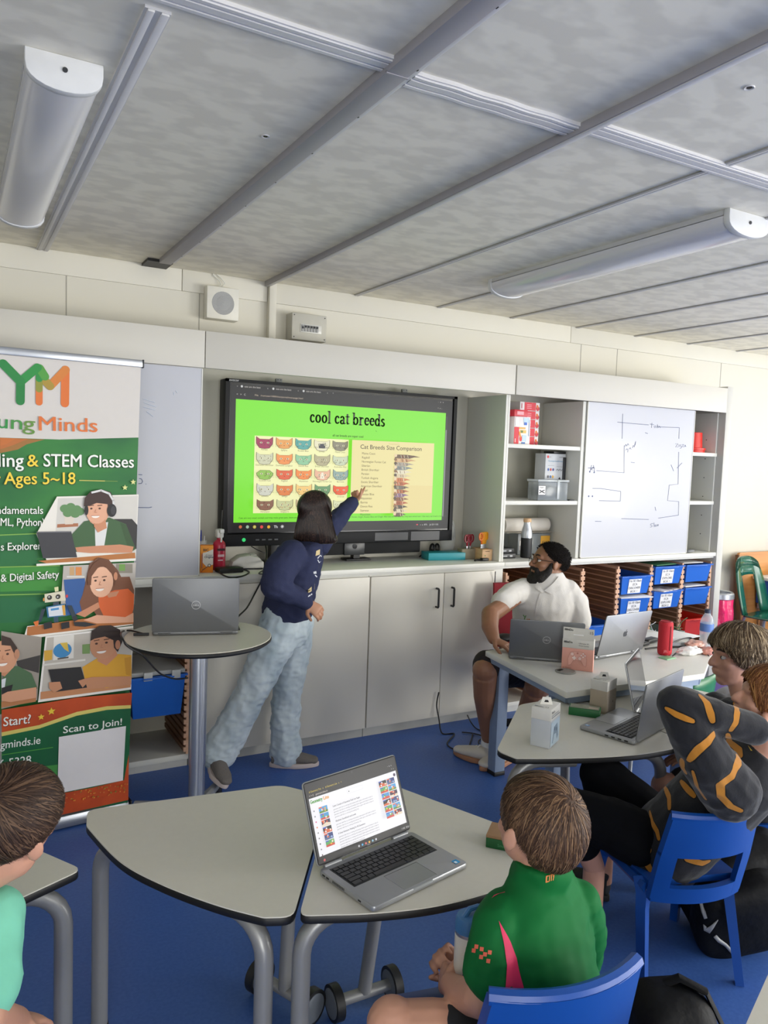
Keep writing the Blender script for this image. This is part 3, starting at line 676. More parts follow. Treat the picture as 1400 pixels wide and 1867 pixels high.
for i, (col, nm) in enumerate(CATS):
    u, v = gx0+(i % 5+0.5)*cw, gz1-(i//5+0.44)*ch; s = cw*0.41; sq = 0.5+0.14*rnd.random(); ear = 0.55+0.2*rnd.random()
    if i == 10: ear = 0.1
    hd = [(-1, 0.25), (-0.98, ear), (-0.55, 0.42), (0.55, 0.42), (0.98, ear), (1, 0.25), (0.98, -0.1), (0.6, -sq), (0.0, -sq-0.08), (-0.6, -sq), (-0.98, -0.1)]
    P.poly([(u+x*s*1.06, v+y*s*1.06) for x, y in hd], LN); P.poly([(u+x*s, v+y*s) for x, y in hd], col)
    dk = ['#5b3d30', '#c46a30', '#3f6a64', '#454548', '#55503e', '#84806a', '#c06a34', '#568a60', '#6d684e', '#7d8a70'][i % 10]
    for q in range(7):
        x, y = rnd.uniform(-0.75, 0.75), rnd.uniform(-0.3, 0.35)
        P.line([(u+x*s, v+y*s), (u+(x+rnd.uniform(-0.16, 0.16))*s, v+(y-0.14)*s)], s*0.05, dk)
    if i == 3: P.poly([(u-0.5*s, v+0.15*s), (u+0.5*s, v+0.15*s), (u+0.4*s, v-0.4*s), (u-0.4*s, v-0.4*s)], '#3c4048')
    if i == 13: P.poly([(u-0.3*s, v-0.45*s), (u+0.3*s, v-0.45*s), (u+0.12*s, v+0.3*s), (u-0.12*s, v+0.3*s)], '#f0e8d0')
    for sx in (-1, 1):
        P.oval(u+sx*0.42*s, v+0.02*s, 0.15*s, 0.10*s, '#f0ecc4', 10); P.oval(u+sx*0.42*s, v+0.02*s, 0.06*s, 0.09*s, '#2a2420', 8)
        P.line([(u+sx*0.55*s, v-0.32*s), (u+sx*1.12*s, v-0.38*s)], s*0.02, LN); P.line([(u+sx*0.55*s, v-0.26*s), (u+sx*1.12*s, v-0.22*s)], s*0.02, LN)
    P.poly([(u-0.09*s, v-0.2*s), (u+0.09*s, v-0.2*s), (u, v-0.3*s)], '#6a3a34')
    P.text(nm, u, v-ch*0.48, 0.0125, '#6a6448', 'CENTER')
# right chart: size comparison
a, b = z5(728, 392), z5(1173, 413); c, d = z5(720, 788), z5(1162, 788)
hx0, hx1, hz1, hz0 = (a[0]+c[0])/2, (b[0]+d[0])/2, (a[1]+b[1])/2, (c[1]+d[1])/2
P.rect(hx0+0.002, hz0, hx1, hz1, '#e9dd9c'); P.rect(hx0+0.26, hz0, hx1, hz0+0.16, '#e6d594')
P.text('PrettyLitterCo', (hx0+hx1)/2, hz1-0.018, 0.012, '#c8b878', 'CENTER')
P.text('Cat Breeds Size Comparison', (hx0+hx1)/2-0.015, hz1-0.047, 0.034, '#3b3020', 'CENTER', bold=0.008, width=0.40)
for i, s in enumerate(['Maine Coon', 'Ragdoll', 'Norwegian Forest Cat', 'Siberian', 'British Shorthair', 'Persian', 'Turkish Angora', 'Exotic Shorthair', 'American Shorthair', 'Bengal', 'Russian Blue', 'Abyssinian', 'Burma', 'Devon Rex', 'Siamese', 'Munchkin']):
    P.text(s, hx0+0.065, hz1-0.078-i*0.0228, 0.017, '#4a3c26')
SZ = [('#6b5238', 1.25), ('#caa070', 1.05), ('#a8a090', 0.95), ('#7f8a88', 0.9), ('#e0d8bc', 0.85), ('#d8c8a4', 0.8), ('#cf7c48', 0.78), ('#c0683c', 0.76), ('#6e6a5c', 0.74), ('#b0683c', 0.74), ('#8a6c8c', 0.72), ('#8a5a3c', 0.72), ('#b45c34', 0.7), ('#4a4238', 0.68), ('#d8ccac', 0.66), ('#6a5a48', 0.6)]
cx = hx0+0.275
for i, (col, k) in enumerate(SZ):
    v = hz1-0.082-i*0.0222; w = 0.115*k; rr = random.Random(i)
    P.poly([(cx, v-0.010), (cx+0.006, v+0.006), (cx+0.02, v+0.010), (cx+w*0.55, v+0.010), (cx+w*0.9, v+0.006), (cx+w*1.2, v-0.002), (cx+w*0.9, v-0.004), (cx+w*0.7, v-0.012), (cx+w*0.2, v-0.012)], col)
    for q in range(8): x = cx+0.01+rr.random()*w*0.7; P.line([(x, v+0.006), (x+0.004, v-0.008)], 0.0025, ['#4a3424', '#efe2c0', '#8a4c28'][(q+i) % 3])
    P.oval(cx+0.006, v+0.004, 0.010, 0.009, ['#e8d0a8', '#8a6a48', '#5a4a3a'][i % 3], 10)
f0 = z5(115, 812); P.text('Cats are very smart animals and they make great pets, there are also about 70 different breeds of cats like Sphynx, Maine Coon, Persian, Singer, Russian Blue and Ginger. Also cats are the very very very best animal ever. I like every cat breed in the world', f0[0], f0[1]-0.005, 0.0135, '#14400c', width=x1-x0-0.016)
for i, col in enumerate(('#c8663c', '#9cb8a0', '#e8c040', '#e04848', '#e8b030')):
    u, v = z5(124+i*38, 860); P.oval(u, v, 0.0085, 0.0085, col, 12)
    if i == 2: P.oval(u, v, 0.005, 0.005, '#58a84c', 10); P.oval(u, v, 0.0025, 0.0025, '#e8e8e8', 8)
u, v = z5(314, 866); P.text('Th', u, v, 0.02, '#e8e8e8', 'CENTER', bold=0.01); u, v = z5(349, 858)
for i in range(4): P.line([(u+0.009*math.cos(i*PI/4), v+0.009*math.sin(i*PI/4)), (u-0.009*math.cos(i*PI/4), v-0.009*math.sin(i*PI/4))], 0.002, '#e8e8e8')
u, v = z5(1075, 848); P.rect(u-0.006, v-0.003, u+0.006, v+0.003, '#d8404c'); P.text('v  o  87%', u+0.02, v-0.005, 0.013, '#cfcfcf'); P.text('Jul 20 11:02', u+0.085, v-0.005, 0.013, '#cfcfcf')
P.build('screen_image', t)
t = thing('screen_stand', 'black stand bracket under the large screen', 'stand', (1.55, 3.93, 0.9375))
MB(BLACKP).slab((-0.04, 0.0, 0.0), (0.04, 0.05, 0.14), 0.004).build('stand_post', t); MB(BLACKP).slab((-0.1, -0.03, 0.0), (0.1, 0.07, 0.012), 0.003).build('stand_foot', t)
t = thing('soundbar', 'black soundbar camera under the large screen', 'soundbar', (2.115, 3.93, 0.968))
MB(mat('speaker_cloth_black', '#101114', 0.8, bump=0.2, scale=400)).box((0, 0.03, 0.045), (0.70, 0.06, 0.088), bev=0.008).build('housing', t)
MB(mat('soundbar_front', '#2a2c30', 0.3)).box((-0.10, -0.004, 0.035), (0.13, 0.012, 0.07), bev=0.003).build('control_panel', t)
MB(mat('lens_glass', '#050507', 0.08, var=0)).cyl((-0.10, -0.010, 0.05), (-0.10, -0.014, 0.05), 0.014).build('lens', t)
MB(BLACKP).slab((-0.16, -0.03, -0.03), (0.0, 0.05, -0.02), 0.003).slab((-0.10, 0.0, -0.022), (-0.06, 0.04, 0.004)).build('foot', t)
mb = MB(BLACKP)
t = thing('clamp_knobs', 'black twin-wheel clamp beside the soundbar end', 'clamp', (2.52, 3.93, 0.9375))
MB(BLACKP).tube([(-0.06, 0, 0.004), (-0.02, 0, 0.03), (0.03, 0, 0.035)], 0.005, 8).build('arm', t)
for i, x in enumerate((0.03, 0.065)): MB(BLACKP).tube([(x, 0.025*math.cos(k2*PI/10), 0.042+0.036*math.sin(k2*PI/10)) for k2 in range(20)], 0.006, 8, closed=True).tube([(x, -0.02, 0.042), (x, 0.02, 0.042)], 0.005, 6).tube([(x, 0, 0.01), (x, 0, 0.075)], 0.005, 6).build('wheel', t)

# ================================================================ THINGS ON THE WORKTOP
WZ = 0.9375
def mtx(o, rz=0.0): return Matrix.Translation(o) @ Euler((0, 0, rz)).to_matrix().to_4x4()
t = thing('pen_box', 'orange and white carton of ballpoint pens', 'box', (1.095, 3.715, WZ), -0.25)
PENB = mat('pen_box_card', '#ef8a1c', 0.5)
MB(PENB).box((0, 0.0225, 0.067), (0.062, 0.045, 0.134), bev=0.001).build('carton', t)
pr = Print((-0.031, -0.0003, 0), (1, 0, 0), (0, 0, 1), ink, lift=0.0004)
pr.poly([(0.0, 0.134), (0.062, 0.134), (0.062, 0.118), (0.03, 0.10), (0.0, 0.10)], '#f09a28').poly([(0.012, 0.098), (0.03, 0.102), (0.062, 0.117), (0.062, 0.04), (0.03, 0.03), (0.012, 0.05)], '#e6e0d8')
pr.text('BIC', 0.013, 0.106, 0.018, '#1a1a1a', bold=0.03).text('Cristal', 0.026, 0.083, 0.012, '#2a3a5a').text('Original', 0.02, 0.073, 0.014, '#1a2a4a', bold=0.02)
pr.rect(0.007, 0.022, 0.0095, 0.094, '#2a3a7a').oval(0.044, 0.036, 0.008, 0.008, '#2a2a2a').oval(0.044, 0.036, 0.005, 0.005, '#e6e0d8').line([(0.01, 0.012), (0.035, 0.03)], 0.003, '#3a3a3a').rect(0.006, 0.002, 0.01, 0.008, '#b01c1c')
pr.build('printed_front', t)
t = thing('pen_jar', 'clear jar of pens behind the orange pen carton', 'jar', (1.085, 3.81, WZ))
MB(CLEAR).lathe([(0.03, 0), (0.035, 0.01), (0.036, 0.15), (0.031, 0.15), (0.03, 0.012), (0.0, 0.01)]).build('glass', t)
for i, (dx, col, h) in enumerate(((-0.012, '#33343a', 0.185), (0.008, '#2a3a9a', 0.20), (0.02, '#d8d8d8', 0.17), (-0.002, '#55565c', 0.18))):
    o = MB(mat('pen_'+col[1:], col, 0.4)).tube([(dx*0.5, 0.005, 0.01), (dx*1.3, 0.012, h-0.03)], 0.004, 8).tube([(dx*1.3, 0.012, h-0.03), (dx*1.42, 0.013, h)], [0.0045, 0.002], 8).build('pen'); o.location = (1.085, 3.81, WZ)
    tag(o, ['black pen standing in the clear jar', 'blue capped pen standing tallest in the clear jar', 'white pen standing in the clear jar', 'grey pen standing in the clear jar'][i], 'pen', 'pens in the jar')
t = thing('spray_bottle', 'crimson cleaning spray bottle with a white trigger', 'bottle', (1.180, 3.79, WZ))
MB(mat('crimson_label', '#b3203f', 0.35)).lathe([(0.030, 0), (0.032, 0.01), (0.032, 0.125), (0.028, 0.14), (0.012, 0.155), (0.012, 0.165)]).build('body', t)
MB(mat('white_trigger', '#d4d5d4', 0.4)).box((0, 0, 0.185), (0.035, 0.045, 0.045), bev=0.008).box((0, -0.03, 0.20), (0.022, 0.04, 0.022), bev=0.005).tube([(0, -0.022, 0.185), (0.0, -0.035, 0.16), (0.0, -0.03, 0.145)], 0.005, 8).build('trigger', t)
Print((-0.02, -0.0325, 0.02), (1, 0, 0), (0, 0, 1), ink, lift=0.001).rect(0.0, 0.08, 0.04, 0.092, '#3a1020').rect(0.004, 0.05, 0.036, 0.062, '#e0c0c8').rect(0.004, 0.03, 0.03, 0.036, '#e0c0c8').build('label', t)
t = thing('projector', 'small rounded white projector on the worktop', 'projector', (1.325, 3.80, WZ+0.006), -0.15)
MB(mat('projector_white', '#c9c8c4', 0.4)).prism([(-0.085, 0), (0.085, 0), (0.085, 0.03), (0.06, 0.055), (0.01, 0.068), (-0.04, 0.06), (-0.075, 0.035)], -0.05, 0.05, M=Matrix(((1, 0, 0, 0), (0, 0, 1, 0), (0, 1, 0, 0), (0, 0, 0, 1))), bev=0.008).build('body', t)
MB(DARKG).slab((-0.08, -0.045, -0.006), (0.08, 0.045, 0.001)).build('underside', t)
MB(mat('projector_buttons', '#b2b2b0', 0.5)).box((0.035, -0.02, 0.066), (0.03, 0.02, 0.006), bev=0.002).box((0.035, 0.02, 0.066), (0.03, 0.02, 0.006), bev=0.002).build('buttons', t)
o = MB(BLACKP).box((0, 0, 0.013), (0.13, 0.07, 0.026), bev=0.008).build('power_adapter'); o.location = (1.205, 3.70, WZ); o.rotation_euler = (0, 0, 0.1); tag(o, 'black power adapter lying before the white projector', 'adapter')
o = MB(mat('tan_cloth', '#a8978a', 0.9, bump=0.3)).ell((0, 0, 0.016), (0.05, 0.03, 0.018)).ell((0.03, 0.01, 0.02), (0.03, 0.02, 0.02)).build('cleaning_cloth'); o.location = (1.26, 3.86, WZ); tag(o, 'crumpled tan cloth beside the white projector', 'cloth')
CORD = mat('black_cord', '#101012', 0.5)
def cord(pts, label, name='cable', r=0.004, m=CORD, n=8):
    """smooth cord through the points"""
    P_ = [Vector(p) for p in pts]; out = []
    for i in range(len(P_)-1):
        p0, p1, p2, p3 = P_[max(i-1, 0)], P_[i], P_[i+1], P_[min(i+2, len(P_)-1)]
        for k2 in range(n):
            s = k2/n; out.append(0.5*((2*p1)+(p2-p0)*s+(2*p0-5*p1+4*p2-p3)*s*s+(3*p1-p0-3*p2+p3)*s**3))
    out.append(P_[-1])
    o = MB(m).tube(out, r, 7).build(name); return tag(o, label, 'cable')
cord([J(405, 930, y=3.86), J(402, 985, y=3.86), J(401, 1020, y=3.85), J(398, 1040, z=WZ+0.01), J(415, 1052, z=WZ+0.006), J(440, 1051, z=WZ+0.006), J(454, 1043, z=WZ+0.006), J(440, 1037, z=WZ+0.006)], 'black cable hanging from the left edge of the screen to the worktop')
cord([J(484, 993, y=3.87), J(486, 1010, y=3.80), J(483, 1035, y=3.66), J(478, 1055, y=3.60), J(463, 1085, y=3.57), J(450, 1108, y=3.45), J(432, 1128, y=3.25), J(436, 1148, z=0.80)], 'black cable from the screen ports down to the laptop on the tall table')
cord([J(458, 996, y=3.87), J(470, 1003, y=3.85), J(483, 1008, y=3.85)], 'short thin cable looped under the screen ports', r=0.0025)
cord([J(470, 1036, z=WZ+0.005), J(480, 1030, z=WZ+0.005), J(494, 1032, z=WZ+0.005), J(490, 1040, z=WZ+0.005), J(478, 1041, z=WZ+0.005), J(472, 1046, z=WZ+0.005), J(486, 1047, z=WZ+0.005)], 'coil of thin grey cable on the worktop behind the girl', r=0.003, m=mat('grey_cord', '#4a4a4e', 0.5))
o = MB(mat('lime_marker', '#9aa83c', 0.5)).box((0, 0, 0.03), (0.05, 0.03, 0.06), bev=0.004).build('lime_box'); o.location = (1.50, 3.80, WZ); tag(o, 'small lime-green box half hidden behind the girl', 'box')
t = thing('craft_box', 'flat teal carton lying on the worktop', 'box', (2.565, 3.83, WZ), 0.10)
MB(mat('teal_card', '#1f8f9c', 0.45)).box((0, 0, 0.022), (0.24, 0.11, 0.044), rot=(0, 0, -0.25), bev=0.002).build('carton', t)
pr = Print((-0.10, -0.026, 0.001), (math.cos(0.25), -math.sin(0.25), 0), (0, 0, 1), ink, lift=0.001)
pr.rect(-0.012, 0.006, 0.02, 0.036, '#1a6a74').text('Transforming', 0.10, 0.024, 0.014, '#d0eef0').text('tracing paper', 0.10, 0.009, 0.013, '#a8dce0').build('lettering', t)
o = MB(BLACKP).tube([(-0.05, 0, 0.006), (-0.02, 0.012, 0.007), (0.02, -0.006, 0.006), (0.05, 0.008, 0.008)], 0.006, 8).box((0.02, 0.0, 0.010), (0.05, 0.03, 0.016), bev=0.005).build('glasses_case'); o.location = (2.745, 3.69, WZ); tag(o, 'folded black spectacles by the teal carton', 'glasses')
def scissors(p, col, label, group, lean=0.0, h=0.07):
    t = thing('scissors', label, 'scissors', p, 0, group)
    m = mat('scissor_handle_'+col[1:], col, 0.4)
    for s in (-1, 1): MB(m).tube([(s*0.010+0.016*math.cos(k2*PI/6)*0.7+lean, 0.004*s, h+0.026+0.022*math.sin(k2*PI/6)) for k2 in range(12)], 0.0045, 7, closed=True).tube([(s*0.008+lean, 0.004*s, h+0.006), (0, 0, h-0.02)], 0.004, 7).build('handle', t)
    MB(STEEL).box((0, 0, (h-0.02)/2), (0.010, 0.003, h-0.02)).build('blades', t)
    return t
t = thing('scissor_block', 'pale wooden block holding yellow-handled scissors', 'holder', (2.792, 3.725, WZ), -0.1)
WOODP = mat_two('pale_pine', '#d9b48c', '#cba479', (4, 4, 30), 0.35, 0.65, rough=0.6)
MB(WOODP).slab((-0.035, -0.03, 0), (0.035, 0.09, 0.068), 0.003).build('block', t)
Print((-0.035, -0.0302, 0), (1, 0, 0), (0, 0, 1), ink, lift=0.0006).rect(0.02, 0.054, 0.05, 0.058, '#7a5a3c').oval(0.02, 0.03, 0.004, 0.004, '#5a8a4c').build('stamp', t)
for i in range(4): scissors((2.772+i*0.014, 3.735+i*0.006, WZ+0.045), '#f0a818' if i else '#e06a1c', ['orange-handled scissors at the left of the wooden block', 'first yellow scissors right of the orange pair in the wooden block', 'second yellow scissors right of the orange pair', 'yellow scissors at the right edge of the wooden block'][i], 'scissors in the wooden block')
t = thing('scissor_bin', 'low grey wooden bin beside the scissor block', 'holder', (2.725, 3.80, WZ), 0)
MB(mat('dull_wood', '#8f8672', 0.7)).slab((-0.06, -0.02, 0), (0.09, 0.03, 0.062), 0.002).build('bin', t)
scissors((2.71, 3.795, WZ+0.0625), '#8c1428', 'crimson scissors standing in the grey bin', 'crimson scissors', h=0.035); scissors((2.735, 3.80, WZ+0.0625), '#8c1428', 'crimson scissors nearest the yellow scissors', 'crimson scissors', 0.006, h=0.035)
o = MB(mat('clear_film', '#dfe4e6', 0.1, alpha=0.22, var=0)).ell((0, 0, 0.11), (0.055, 0.03, 0.11)).ell((0.02, 0, 0.16), (0.03, 0.02, 0.07)).build('plastic_bag'); o.location = (2.66, 3.93, WZ); tag(o, 'crumpled clear plastic bag standing behind the teal carton', 'bag')

# ---------------------------------------------------------------- on the shelves
KITG = 'red and white kit cartons'
def kit(x, y, z, w, d, h, label, big=False):
    t = thing('kit_carton', label, 'box', (x, y, z), 0, KITG)
    MB(mat('kit_white', '#e2dcdc', 0.45)).box((0, d/2, h/2), (w, d, h), bev=0.0015).build('carton', t)
    pr = Print((-w/2, -0.0002, 0), (1, 0, 0), (0, 0, 1), ink, lift=0.0008)
    if big:
        pr.rect(0, 0, w*0.3, h*0.62, '#d0303c').rect(w*0.3, h*0.55, w*0.7, h*0.62, '#d8a858').rect(w*0.35, h*0.40, w*0.75, h*0.52, '#e2b45c').rect(w*0.4, h*0.42, w*0.55, h*0.5, '#5a7a4c').rect(w*0.6, h*0.7, w*0.78, h*0.9, '#3a6ac0').rect(w*0.55, h*0.8, w*0.9, h*0.97, '#b8d0e0')
        pr.rect(w*0.5, h*0.1, w*0.78, h*0.34, '#b8ccd8').oval(w*0.42, h*0.2, w*0.08, h*0.1, '#d83c3c').oval(w*0.36, h*0.35, w*0.05, h*0.12, '#e88a2c', rot=0.4).rect(w*0.48, h*0.02, w*0.7, h*0.08, '#4a7ab8').rect(w*0.06, h*0.06, w*0.1, h*0.2, '#f0d0d0').rect(w*0.06, h*0.66, w*0.25, h*0.95, '#f0eeea').rect(w*0.9, h*0.3, w*0.94, h*0.9, '#9ab0c8')
    else:
        pr.rect(w*0.22, h*0.03, w*0.80, h*0.97, '#d03040').oval(w*0.9, h*0.3, w*0.09, h*0.28, '#c02838').oval(w*0.88, h*0.55, w*0.05, h*0.2, '#d8702c')
        for i in range(3): pr.rect(w*0.34, h*(0.25+0.2*i), w*0.58, h*(0.32+0.2*i), '#e8a0a8')
        pr.rect(w*0.06, h*0.2, w*0.1, h*0.8, '#b05058')
    pr.build('printed_front', t)
    return t
zt_, hh = 1.638, 0.052
for i in range(5): kit(3.137, 3.79, zt_+i*(hh+0.001), 0.155, 0.20, hh, 'red kit carton, %s of the stack on the top shelf' % ['lowest', 'second from the bottom', 'middle one', 'fourth from the bottom', 'topmost'][i])
kit(3.003, 3.69, zt_, 0.122, 0.06, 0.165, 'colourful kit carton standing upright before the red stack', True)
t = thing('kit_carton', 'red kit carton lying on the upright carton', 'box', (2.985, 3.685, zt_+0.1655), 0.0, KITG)
MB(mat('kit_red', '#c22334', 0.45)).box((0, 0.05, 0.02), (0.10, 0.10, 0.04), bev=0.0015).build('carton', t); Print((-0.05, -0.0002, 0), (1, 0, 0), (0, 0, 1), ink, lift=0.0008).rect(0.02, 0.01, 0.07, 0.03, '#e0a0a8').build('printed_front', t)
t = thing('kit_carton', 'pale kit carton on its side left of the red stack', 'box', (2.893, 3.74, zt_), 0.0, KITG)
MB(mat('kit_white', '#e2dcdc', 0.45)).box((0, 0.05, 0.1), (0.035, 0.12, 0.20), bev=0.0015).build('carton', t)
t = thing('poster_box', 'white carton printed with small pictures on the middle shelf', 'box', (3.345, 3.765, 1.2995), 0)
MB(mat('poster_white', '#c9ccd0', 0.5)).box((0, 0.05, 0.145), (0.165, 0.10, 0.29), bev=0.0015).build('carton', t)
pr = Print((-0.0825, -0.0002, 0), (1, 0, 0), (0, 0, 1), ink, lift=0.0008); pr.oval(0.018, 0.27, 0.008, 0.009, '#d04040').text('arc', 0.03, 0.266, 0.012, '#8a4a4a').text('The programmable inventor', 0.02, 0.240, 0.012, '#5a9ac0').rect(0.11, 0.268, 0.155, 0.271, '#8a8c90')
for i, (u, v, col) in enumerate(((0.02, 0.19, '#3a5aa0'), (0.04, 0.19, '#c04040'), (0.06, 0.19, '#4a4a8a'), (0.02, 0.145, '#5a5a60'), (0.04, 0.145, '#4a6aa0'), (0.06, 0.145, '#d0a040'))): pr.oval(u+0.005, v, 0.007, 0.009, col)
pr.line([(0.09, 0.185), (0.1, 0.195), (0.11, 0.183), (0.12, 0.196), (0.13, 0.183), (0.142, 0.194)], 0.002, '#3a3a3e').poly([(0.085, 0.118), (0.15, 0.118), (0.15, 0.126), (0.13, 0.128), (0.12, 0.145), (0.11, 0.129), (0.085, 0.126)], '#2a2426').rect(0.02, 0.215, 0.07, 0.217, '#9a9ca0').rect(0.09, 0.208, 0.15, 0.210, '#9a9ca0')
pr.build('printed_front', t)
o = MB(BLACKP).slab((-0.10, 0, 0), (0.0, 0.1, 0.014), 0.003).build('black_case'); o.location = (3.428, 3.765, 1.5915); tag(o, 'flat black case lying on the white printed carton', 'case')
o = MB(DARKG).slab((-0.012, 0.04, 0), (0.012, 0.16, 0.27), 0.003).build('black_binder'); o.location = (3.418, 3.72, 1.2995) ; o.location.x = 3.418; tag(o, 'black binder standing at the right end of the middle shelf', 'binder')
t = thing('plastic_tub', 'clear plastic tub of pliers with a pictogram label', 'tub', (3.255, 3.655, 1.2995), 0)
MB(mat('smoky_clear_plastic', '#aeb6ba', 0.15, alpha=0.45, var=0.0)).slab((-0.135, 0, 0), (0.105, 0.10, 0.115), 0.008).build('tub', t)
MB(mat('clear_lid', '#d0d6d8', 0.15, alpha=0.6, var=0)).slab((-0.14, -0.004, 0.115), (0.11, 0.104, 0.13), 0.004).build('lid', t)
MB(mat('tool_jumble', '#4a4e52', 0.6, var=0.5, scale=40, bump=0.4)).ell((-0.015, 0.05, 0.05), (0.10, 0.04, 0.042)).build('contents', t)
MB(mat('clear_lid', '#d0d6d8', 0.15)).slab((0.012, -0.008, 0.01), (0.03, -0.001, 0.13), 0.002).build('clip', t)
pr = Print((-0.135, -0.0008, 0.035), (1, 0, 0), (0, 0, 1), ink, lift=0.0012); pr.rect(0, 0, 0.058, 0.058, '#2a2a2a').rect(0.002, 0.002, 0.056, 0.056, '#e4e4e4').text('PLIERS', 0.01, 0.042, 0.011, '#2a2a2a', bold=0.02).line([(0.010, 0.012), (0.03, 0.024), (0.048, 0.03)], 0.006, '#2a2a2a').line([(0.010, 0.03), (0.03, 0.02), (0.05, 0.012)], 0.006, '#2a2a2a').build('label', t)
o = MB(mat('steel_offcuts', '#3c3f43', 0.5)).slab((-0.012, 0, 0), (0.03, 0.02, 0.008), 0.002).build('flat_tool'); o.location = (3.385, 3.651, 1.2995); tag(o, 'thin dark tool lying before the clear tub', 'tool')
t = thing('paper_roll', 'roll of cream paper lying on the clear crate', 'paper roll', (3.24, 3.90, WZ+0.14), 0)
CREAM = mat('cream_paper', '#d8d2c8', 0.75, var=0.03)
mb = MB(CREAM).tube([(-0.19, 0, 0.05), (0.17, 0, 0.05)], 0.045, 24, caps=False).tube([(-0.19, 0, 0.05), (0.17, 0, 0.05)], 0.022, 20, caps=False)
ring = []
for k2 in range(25): a_ = 2*PI*k2/24; ring.append([(-0.19, 0.045*math.cos(a_), 0.05+0.045*math.sin(a_)), (-0.19, 0.022*math.cos(a_), 0.05+0.022*math.sin(a_))])
mb.sheet(ring); mb.build('roll', t); MB(EDGE).cyl((-0.10, 0, 0.05), (-0.098, 0, 0.05), 0.021).build('core', t)
MB(CREAM).sheet([[(-0.2+0.05*i, -0.02-0.012*j, 0.004+0.002*((i+j) % 2)) for j in range(5)] for i in range(9)]).build('loose_end', t)
t = thing('plastic_crate', 'clear crate of books with a yellow START sign', 'crate', (3.30, 3.86, WZ), 0)
MB(mat('smoky_clear_plastic', '#aeb6ba', 0.15, alpha=0.45, var=0.0)).slab((-0.15, 0, 0), (0.115, 0.14, 0.137), 0.006).build('crate', t)
MB(mat('books_dark', '#77736a', 0.6, var=0.5, scale=25)).slab((-0.13, 0.02, 0.004), (0.02, 0.12, 0.12)).build('contents', t)
MB(mat('yellow_sign', '#d9a02c', 0.6)).slab((0.04, 0.008, 0.01), (0.112, 0.016, 0.12)).build('yellow_sign', t)
Print((0.04, -0.0004, 0.05), (1, 0, 0), (0, 0, 1), ink, lift=0.0008).rect(-0.003, -0.01, 0.073, 0.07, '#dca22c').text('START', 0.006, 0.02, 0.022, '#3a2a10', bold=0.02, width=0.06).build('lettering', t)
Print((-0.14, -0.0004, 0.03), (1, 0, 0), (0, 0, 1), ink, lift=0.0008).rect(0, 0, 0.05, 0.07, '#8c8a86').rect(0.004, 0.03, 0.046, 0.06, '#c8c4bc').build('label', t)
t = thing('steel_bottle', 'steel and black drinking bottle with a wooden cap', 'bottle', (3.128, 3.75, WZ), 0)
MB(mat('matt_black_paint', '#1b1c1e', 0.5)).lathe([(0.032, 0), (0.035, 0.006), (0.035, 0.125)]).build('lower_body', t)
MB(STEEL).lathe([(0.035, 0.125), (0.035, 0.150), (0.030, 0.178), (0.0225, 0.205), (0.0215, 0.222)]).build('neck', t)
MB(WOODP).lathe([(0.0235, 0.222), (0.0245, 0.225), (0.0245, 0.243), (0.022, 0.246)]).build('cap', t)
for i in range(2):
    t = thing('disc_player', ['lower black disc player beside the steel bottle', 'upper black disc player stacked beside the steel bottle'][i], 'player', (2.955, 3.74+i*0.01, WZ+i*0.031), 0.05*i, 'black disc players')
    MB(BLACKP).slab((-0.085, 0, 0), (0.085, 0.2, 0.03), 0.003).build('casing', t)
    MB(mat('player_silver', '#9a9ca0', 0.3)).slab((-0.03, -0.001, 0.012), (0.02, 0.0, 0.018)).slab((0.04, -0.001, 0.010), (0.06, 0.0, 0.02)).build('front_trim', t)
o = MB(mat('pale_blue_card', '#5a9cc4', 0.6)).prism([(0.0, 0), (0.05, 0.02), (0.06, 0.06), (0.04, 0.10), (0.0, 0.12)], 0, 0.004, M=Matrix(((0, 0, 1, 0), (1, 0, 0, 0), (0, 1, 0, 0), (0, 0, 0, 1)))).build('blue_cutout'); o.location = (2.866, 3.85, WZ+0.06); o['label'] = 'pale blue cut-out card fixed inside the left shelf side'; o['category'] = 'card'
REDB = mat('red_bucket_plastic', '#e0281c', 0.4)
t = thing('toy_bucket', 'stack of red buckets on the right upper shelf', 'bucket', (4.60, 3.76, 1.638), 0)
mb = MB(REDB).lathe([(0.085, 0.0), (0.085, 0.016), (0.068, 0.02), (0.062, 0.14), (0.058, 0.142)])
mb.build('bucket', t); MB(REDB).lathe([(0.09, 0.018), (0.09, 0.032), (0.07, 0.034)]).build('rim', t)
# ================================================================ ROLL-UP BANNER
BO = Vector((0.655, 3.295, 0.0)); BU = Vector((0.995, 0.10, 0)).normalized(); BN = BU.cross(Vector((0, 0, 1))).normalized()
t = thing('roll_up_banner', 'tall green, orange and white roll-up banner for coding classes', 'banner', (0.24, 3.255, 0), math.atan2(0.10, 0.995))
def bp(u, v):
    w = CAM_R @ Vector((u-700.0, v-933.5, FPX)); s = (BO-EYE).dot(BN)/w.dot(BN); p = EYE+w*s
    return ((p-BO).dot(BU), p.z)
def b3(X, Y): return bp(X/3.684, 620+Y/3.684)
def b4(X, Y): return bp(X/3.684, 1050+Y/3.684)
tR, bR = bp(257, 668), bp(229, 1452)
Ht = tR[1]; BW = 0.86
P = Print(BO, BU, (0, 0, 1), ink, step=0.0002, lift=0.0)
def edge(z): return bR[0]+(tR[0]-bR[0])*(z-bR[1])/(tR[1]-bR[1])
def band(z0, z1, col, n=10, zf=None):
    P.mb.use(ink(col)); P.nxt(); rows = []
    for i in range(n+1):
        row = []
        for z in (z0, z1):
            e = edge(z); row.append(P.pt(e-BW+BW*i/n, z))
        rows.append(row)
    P.mb.sheet(rows)
band(bR[1], Ht, '#cfcac5')
